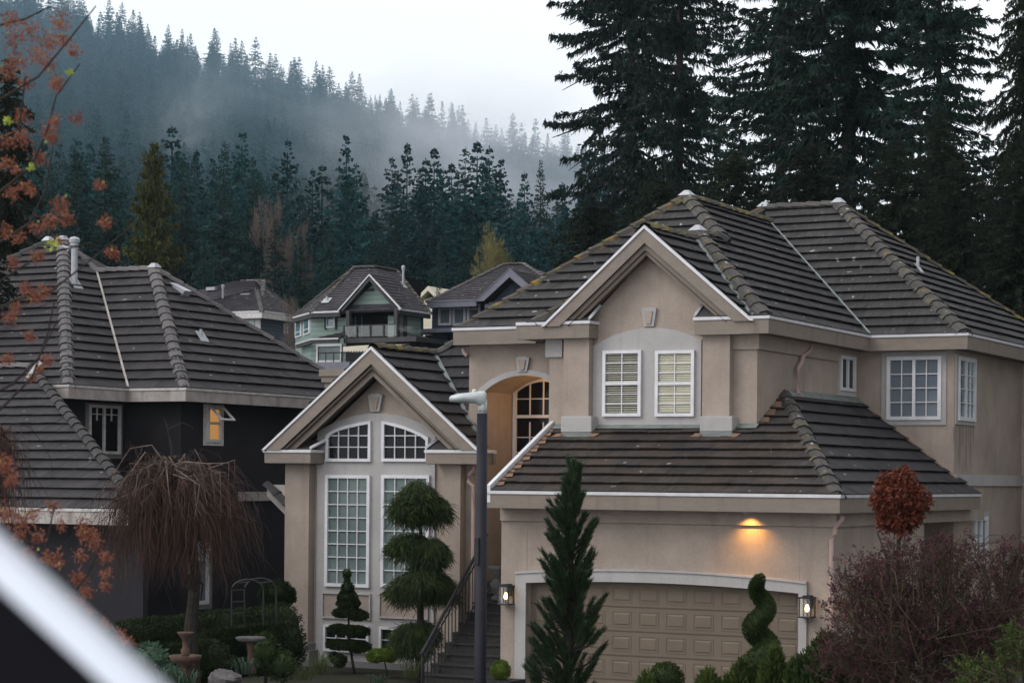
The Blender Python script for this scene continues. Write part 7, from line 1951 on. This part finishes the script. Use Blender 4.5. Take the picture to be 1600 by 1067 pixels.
def rock(px, py, Z, r, label, seed):
    w = MB(); core(w, pxc(px, py, Z), (r, r * .8, r * .55), 1.0, 6); g = random.Random(seed); w.v = [(x + g.uniform(-.04, .04), y + g.uniform(-.04, .04), z + g.uniform(-.03, .03)) for x, y, z in w.v]
    thing_mesh(w, 'rock', M['stone'], label, 'rock')
rock(352, 1062, 30.5, .28, 'grey garden rock between the fountain and the birdbath', 3)
# rhododendron like shrub lower left
shrub('leafy_shrub', [(235, 1030, 24, 24), (215, 1045, 20, 20), (262, 1050, 18, 18)], [(235, 1090), (235, 1040)], 30.5, M['strap'], 'leafy blue green shrub between the white rail and the fountain', 'shrub', size=.07, dens=500, seed=9)
shrub('leafy_shrub', [(412, 1018, 22, 26), (440, 1040, 22, 22), (395, 1040, 14, 14)], [(415, 1080), (415, 1030)], 32.5, M['yew'], 'dark leafy shrub behind the strap leaves, right of the birdbath', 'shrub', size=.06, dens=700, seed=10)

# ------------------------------------------------------------------ blossom branches close to the viewer
M['blossom'] = leaf_mat('young_red_leaves', (0.15, 0.045, 0.028), (0.30, 0.115, 0.07), 14, (0.46, 0.27, 0.2), trans=.3)
M['bud_green'] = leaf_mat('bud_green', (0.20, 0.26, 0.04), (0.36, 0.40, 0.08), 10, trans=.3)
BR = empty('budding_branch', pxc(-60, 500, 11), 'out of focus branches with clusters of young red leaves at the left edge', 'branch')
g = np.random.default_rng(99); w = MB(); Vs = []; Vg = []
limbs = [[(-60, 190), (10, 150), (60, 120), (110, 60), (150, 10)], [(-60, 320), (0, 300), (50, 260), (75, 200), (88, 150), (125, 100)], [(-60, 420), (0, 378), (45, 350), (70, 300), (85, 215)], [(-60, 500), (0, 440), (60, 400), (140, 380), (180, 395)], [(-60, 520), (20, 470), (80, 455), (150, 400), (215, 345)], [(-60, 700), (0, 640), (50, 590), (75, 520), (85, 470)], [(-60, 640), (20, 600), (60, 560), (90, 500)],
         [(-40, 900), (20, 850), (45, 800), (80, 790)], [(30, 1000), (60, 900), (75, 840), (85, 790)], [(60, 1000), (110, 930), (135, 900), (160, 845)], [(90, 1060), (130, 990), (150, 950), (195, 990)], [(-60, 60), (0, 40), (40, 30), (80, 10)], [(-60, 250), (-10, 230), (30, 200), (40, 120)]]
for lb in limbs:
    Zl = 10.5 + g.random() * 1.2
    w.tube([pxc(x, y, Zl) for x, y in lb], [.008 - .0055 * i / len(lb) for i in range(len(lb))], 5)
w.build('twigs', M['bark'], BR)
cl = [(20, 60, 20), (45, 45, 22), (75, 65, 22), (60, 85, 20), (15, 30, 18), (95, 35, 20), (100, 60, 16), (115, 80, 12), (90, 130, 14), (75, 100, 18), (30, 95, 20), (10, 110, 18), (40, 130, 14), (120, 185, 12), (85, 130, 12), (32, 180, 14), (85, 190, 10), (75, 205, 16), (80, 215, 10), (10, 220, 18), (35, 215, 18), (62, 245, 14), (10, 255, 14), (155, 288, 8), (38, 290, 10), (50, 300, 8), (25, 265, 8), (95, 320, 16), (80, 345, 16), (60, 355, 16), (105, 342, 12), (165, 348, 12), (175, 395, 12), (20, 300, 12), (10, 360, 12), (30, 372, 12), (60, 400, 14), (90, 375, 10), (40, 450, 14), (55, 462, 16), (25, 480, 12), (70, 455, 14), (15, 495, 14), (45, 525, 12), (60, 575, 8), (75, 562, 10), (50, 590, 8), (22, 410, 10), (12, 560, 10),
      (8, 730, 16), (18, 750, 14), (10, 720, 12), (10, 800, 18), (30, 815, 18), (50, 805, 12), (85, 790, 14), (30, 835, 12), (60, 838, 14), (95, 820, 10), (130, 820, 14), (145, 835, 12), (130, 835, 10), (150, 850, 12), (165, 870, 12), (125, 868, 12), (75, 870, 14), (45, 865, 12), (90, 875, 14), (125, 905, 12), (135, 925, 12), (165, 895, 10), (165, 915, 8), (120, 900, 12), (125, 940, 10), (140, 955, 10), (165, 975, 10), (190, 992, 12), (198, 1000, 10), (110, 935, 8)]
for px, py, r_ in cl:
    Z_ = 10.2 + 1.6 * g.random(); n = int(36 + r_ * 5.5); rr_ = r_ * .85 * Z_ / FPX
    c_ = pxc(px, py, Z_); P = c_ + g.normal(size=(n, 3)) * rr_ * .42
    D = nrmz(P - c_ + g.normal(0, rr_ * .6, (n, 3)) - U_ * rr_ * .3); Vs.append(diamonds(P, D, (.013 + .012 * g.random(n)), np.full(n, .009), rng=g))
    k = 1; P = c_ + g.normal(size=(k, 3)) * rr_ * .4; Vg.append(diamonds(P, nrmz(g.normal(size=(k, 3)) + U_), np.full(k, .02), np.full(k, .011), rng=g))
foliage_obj('young_leaves', Vs, M['blossom'], BR)
for px, py, r_ in ((82, 385, 12), (110, 115, 6), (12, 190, 7), (50, 262, 6)):
    Z_ = 10.6; c_ = pxc(px, py, Z_); P = c_ + g.normal(size=(26, 3)) * r_ * Z_ / FPX * .4; Vg.append(diamonds(P, nrmz(g.normal(size=(26, 3)) + U_), np.full(26, .022), np.full(26, .013), rng=g))
foliage_obj('buds', Vg, M['bud_green'], BR)

# ------------------------------------------------------------------ the viewer's own balcony rail, bottom left
M['rail_white'] = noisy('rail_white', (0.66, 0.70, 0.78), (0.6, 0.64, 0.72), 3, .4, 0, spec=.5)
BRl = empty('balcony_rail', pxc(60, 1000, 1.3), 'blurred white sloping handrail with a black panel under it in the corner', 'railing')
ZN = 1.3; A_, B_ = pxc(-160, 690, ZN), pxc(420, 1224, ZN)
dv = (B_ - A_) / np.linalg.norm(B_ - A_); nv = np.cross(F_, dv); nv = nv / np.linalg.norm(nv)
if nv[2] > 0: nv = -nv
def bar(mb, A, B, n0, n1, f0, f1): mb.faces([A + nv * n0 - F_ * f1, B + nv * n0 - F_ * f1, B + nv * n1 - F_ * f1, A + nv * n1 - F_ * f1, A + nv * n0 - F_ * f0, B + nv * n0 - F_ * f0, B + nv * n1 - F_ * f0, A + nv * n1 - F_ * f0], [(0, 1, 2, 3), (7, 6, 5, 4), (0, 4, 5, 1), (3, 2, 6, 7), (0, 3, 7, 4), (1, 5, 6, 2)])
w = MB(); bar(w, A_, B_, .001, .020, -.02, .02); w.build('handrail', M['rail_white'], BRl, bevel=.004)
w = MB(); bar(w, A_, B_, .0205, .36, -.008, .008); w.build('guard_panel', M['dark'], BRl)
# ================================================================== AIR: even haze and drifting fog banks
def vol_box(name, pts_min, pts_max, shader_fn, label=None):
    w = MB()
    ang = -YAW
    (x0, y0, z0), (x1, y1, z1) = pts_min, pts_max
    q = []
    for z in (z0, z1):
        for X, Z_ in ((x0, y0), (x1, y0), (x1, y1), (x0, y1)):
            p = R_ * X + F_ * Z_; q.append((p[0], p[1], z))
    w.faces(q, [(0, 3, 2, 1), (4, 5, 6, 7), (0, 1, 5, 4), (1, 2, 6, 5), (2, 3, 7, 6), (3, 0, 4, 7)])
    m = bpy.data.materials.new(name + '_air'); m.use_nodes = True; n = m.node_tree.nodes; l = m.node_tree.links; n.clear()
    o = n.new('ShaderNodeOutputMaterial'); v = n.new('ShaderNodeVolumePrincipled'); l.new(v.outputs[0], o.inputs['Volume'])
    shader_fn(n, l, v, m)
    ob = w.build(name, m); tag(ob, label, kind='stuff'); return ob
def hz(n, l, v, m):
    v.inputs['Color'].default_value = (0.68, 0.88, 1.0, 1); v.inputs['Density'].default_value = HAZE; v.inputs['Anisotropy'].default_value = 0.0
HAZE = 0.00010
vol_box('haze', (-420, -60, -30), (420, 1000, 215), hz, 'thin pale blue haze filling the air over the valley')
def fog_ball(name, px, py, Z, sx, sy, sz, dens, label, seed=0.0, nscale=3.0, tilt=0.0):
    """soft fog patch: ellipsoid volume whose density fades to its rim and is broken by noise"""
    c = atd(px, py, Z)
    bm = bmesh.new(); bmesh.ops.create_icosphere(bm, subdivisions=3, radius=1.0); me = bpy.data.meshes.new(name); bm.to_mesh(me); bm.free()
    m = bpy.data.materials.new(name + '_air'); m.use_nodes = True; n = m.node_tree.nodes; l = m.node_tree.links; n.clear()
    o = n.new('ShaderNodeOutputMaterial'); v = n.new('ShaderNodeVolumePrincipled'); l.new(v.outputs[0], o.inputs['Volume'])
    v.inputs['Color'].default_value = (0.90, 0.93, 1.0, 1); v.inputs['Anisotropy'].default_value = 0.2
    g = N(n, 'ShaderNodeTexCoord'); ln = N(n, 'ShaderNodeVectorMath', operation='LENGTH'); l.new(g.outputs['Object'], ln.inputs[0])
    f = N(n, 'ShaderNodeMapRange'); f.inputs['From Min'].default_value = .95; f.inputs['From Max'].default_value = .0; l.new(ln.outputs['Value'], f.inputs[0])
    pw_ = N(n, 'ShaderNodeMath', operation='POWER'); pw_.inputs[1].default_value = 1.5; l.new(f.outputs[0], pw_.inputs[0])
    ofs = N(n, 'ShaderNodeVectorMath', operation='ADD'); ofs.inputs[1].default_value = (seed, seed * 2.3, -seed); l.new(g.outputs['Object'], ofs.inputs[0])
    t = N(n, 'ShaderNodeTexNoise', Scale=nscale, Detail=3.0, Roughness=0.6); l.new(ofs.outputs[0], t.inputs['Vector'])
    r = N(n, 'ShaderNodeMapRange'); r.inputs['From Min'].default_value = .42; r.inputs['From Max'].default_value = .68; l.new(t.outputs['Fac'], r.inputs[0])
    mu_ = N(n, 'ShaderNodeMath', operation='MULTIPLY'); l.new(pw_.outputs[0], mu_.inputs[0]); l.new(r.outputs[0], mu_.inputs[1])
    m2 = N(n, 'ShaderNodeMath', operation='MULTIPLY'); m2.inputs[1].default_value = dens; l.new(mu_.outputs[0], m2.inputs[0]); l.new(m2.outputs[0], v.inputs['Density'])
    ob = link(name, me, m); ob.location = Vector(tuple(c)); ob.scale = (sx, sy, sz); ob.rotation_euler = (0, math.radians(tilt), YAW)
    tag(ob, label, 'fog', kind='stuff')
    try: m.cycles.volume_step_rate = 1.0
    except Exception: pass
    return ob
fog_ball('fog_bank', 690, 236, 330, 34, 70, 12, .026, 'wide pale fog bank lying across the middle of the forest slope', 1.3, 2.2, 9)
fog_ball('fog_bank', 820, 250, 330, 36, 60, 17, .040, 'bright fog bank beside the giant firs', 4.1, 2.0, 10)
fog_ball('fog_bank', 300, 200, 400, 9, 40, 20, .020, 'thin fog wisp rising up the left part of the slope', 7.7, 2.6, 28)
fog_ball('fog_bank', 430, 150, 480, 34, 50, 9, .006, 'faint fog streak under the ridge line', 2.9, 2.6, 14)
fog_ball('fog_bank', 640, 340, 215, 14, 30, 16, .030, 'small low fog patch above the teal roof', 5.5, 2.2, -20)

c_ = atd(400, 375, 500)
bm = bmesh.new(); bmesh.ops.create_icosphere(bm, subdivisions=3, radius=1.0); me = bpy.data.meshes.new('hill_mist'); bm.to_mesh(me); bm.free()
m = bpy.data.materials.new('hill_mist_air'); m.use_nodes = True; n = m.node_tree.nodes; l = m.node_tree.links; n.clear()
o = n.new('ShaderNodeOutputMaterial'); v = n.new('ShaderNodeVolumePrincipled'); l.new(v.outputs[0], o.inputs['Volume']); v.inputs['Color'].default_value = (0.48, 0.78, 1.0, 1); v.inputs['Density'].default_value = 0.00048
ob = link('hill_mist', me, m); ob.location = Vector(tuple(c_)); ob.scale = (330, 260, 78); ob.rotation_euler = (0, math.radians(15), YAW)
tag(ob, 'blue air thickening over the whole forested hill', 'mist', kind='stuff')
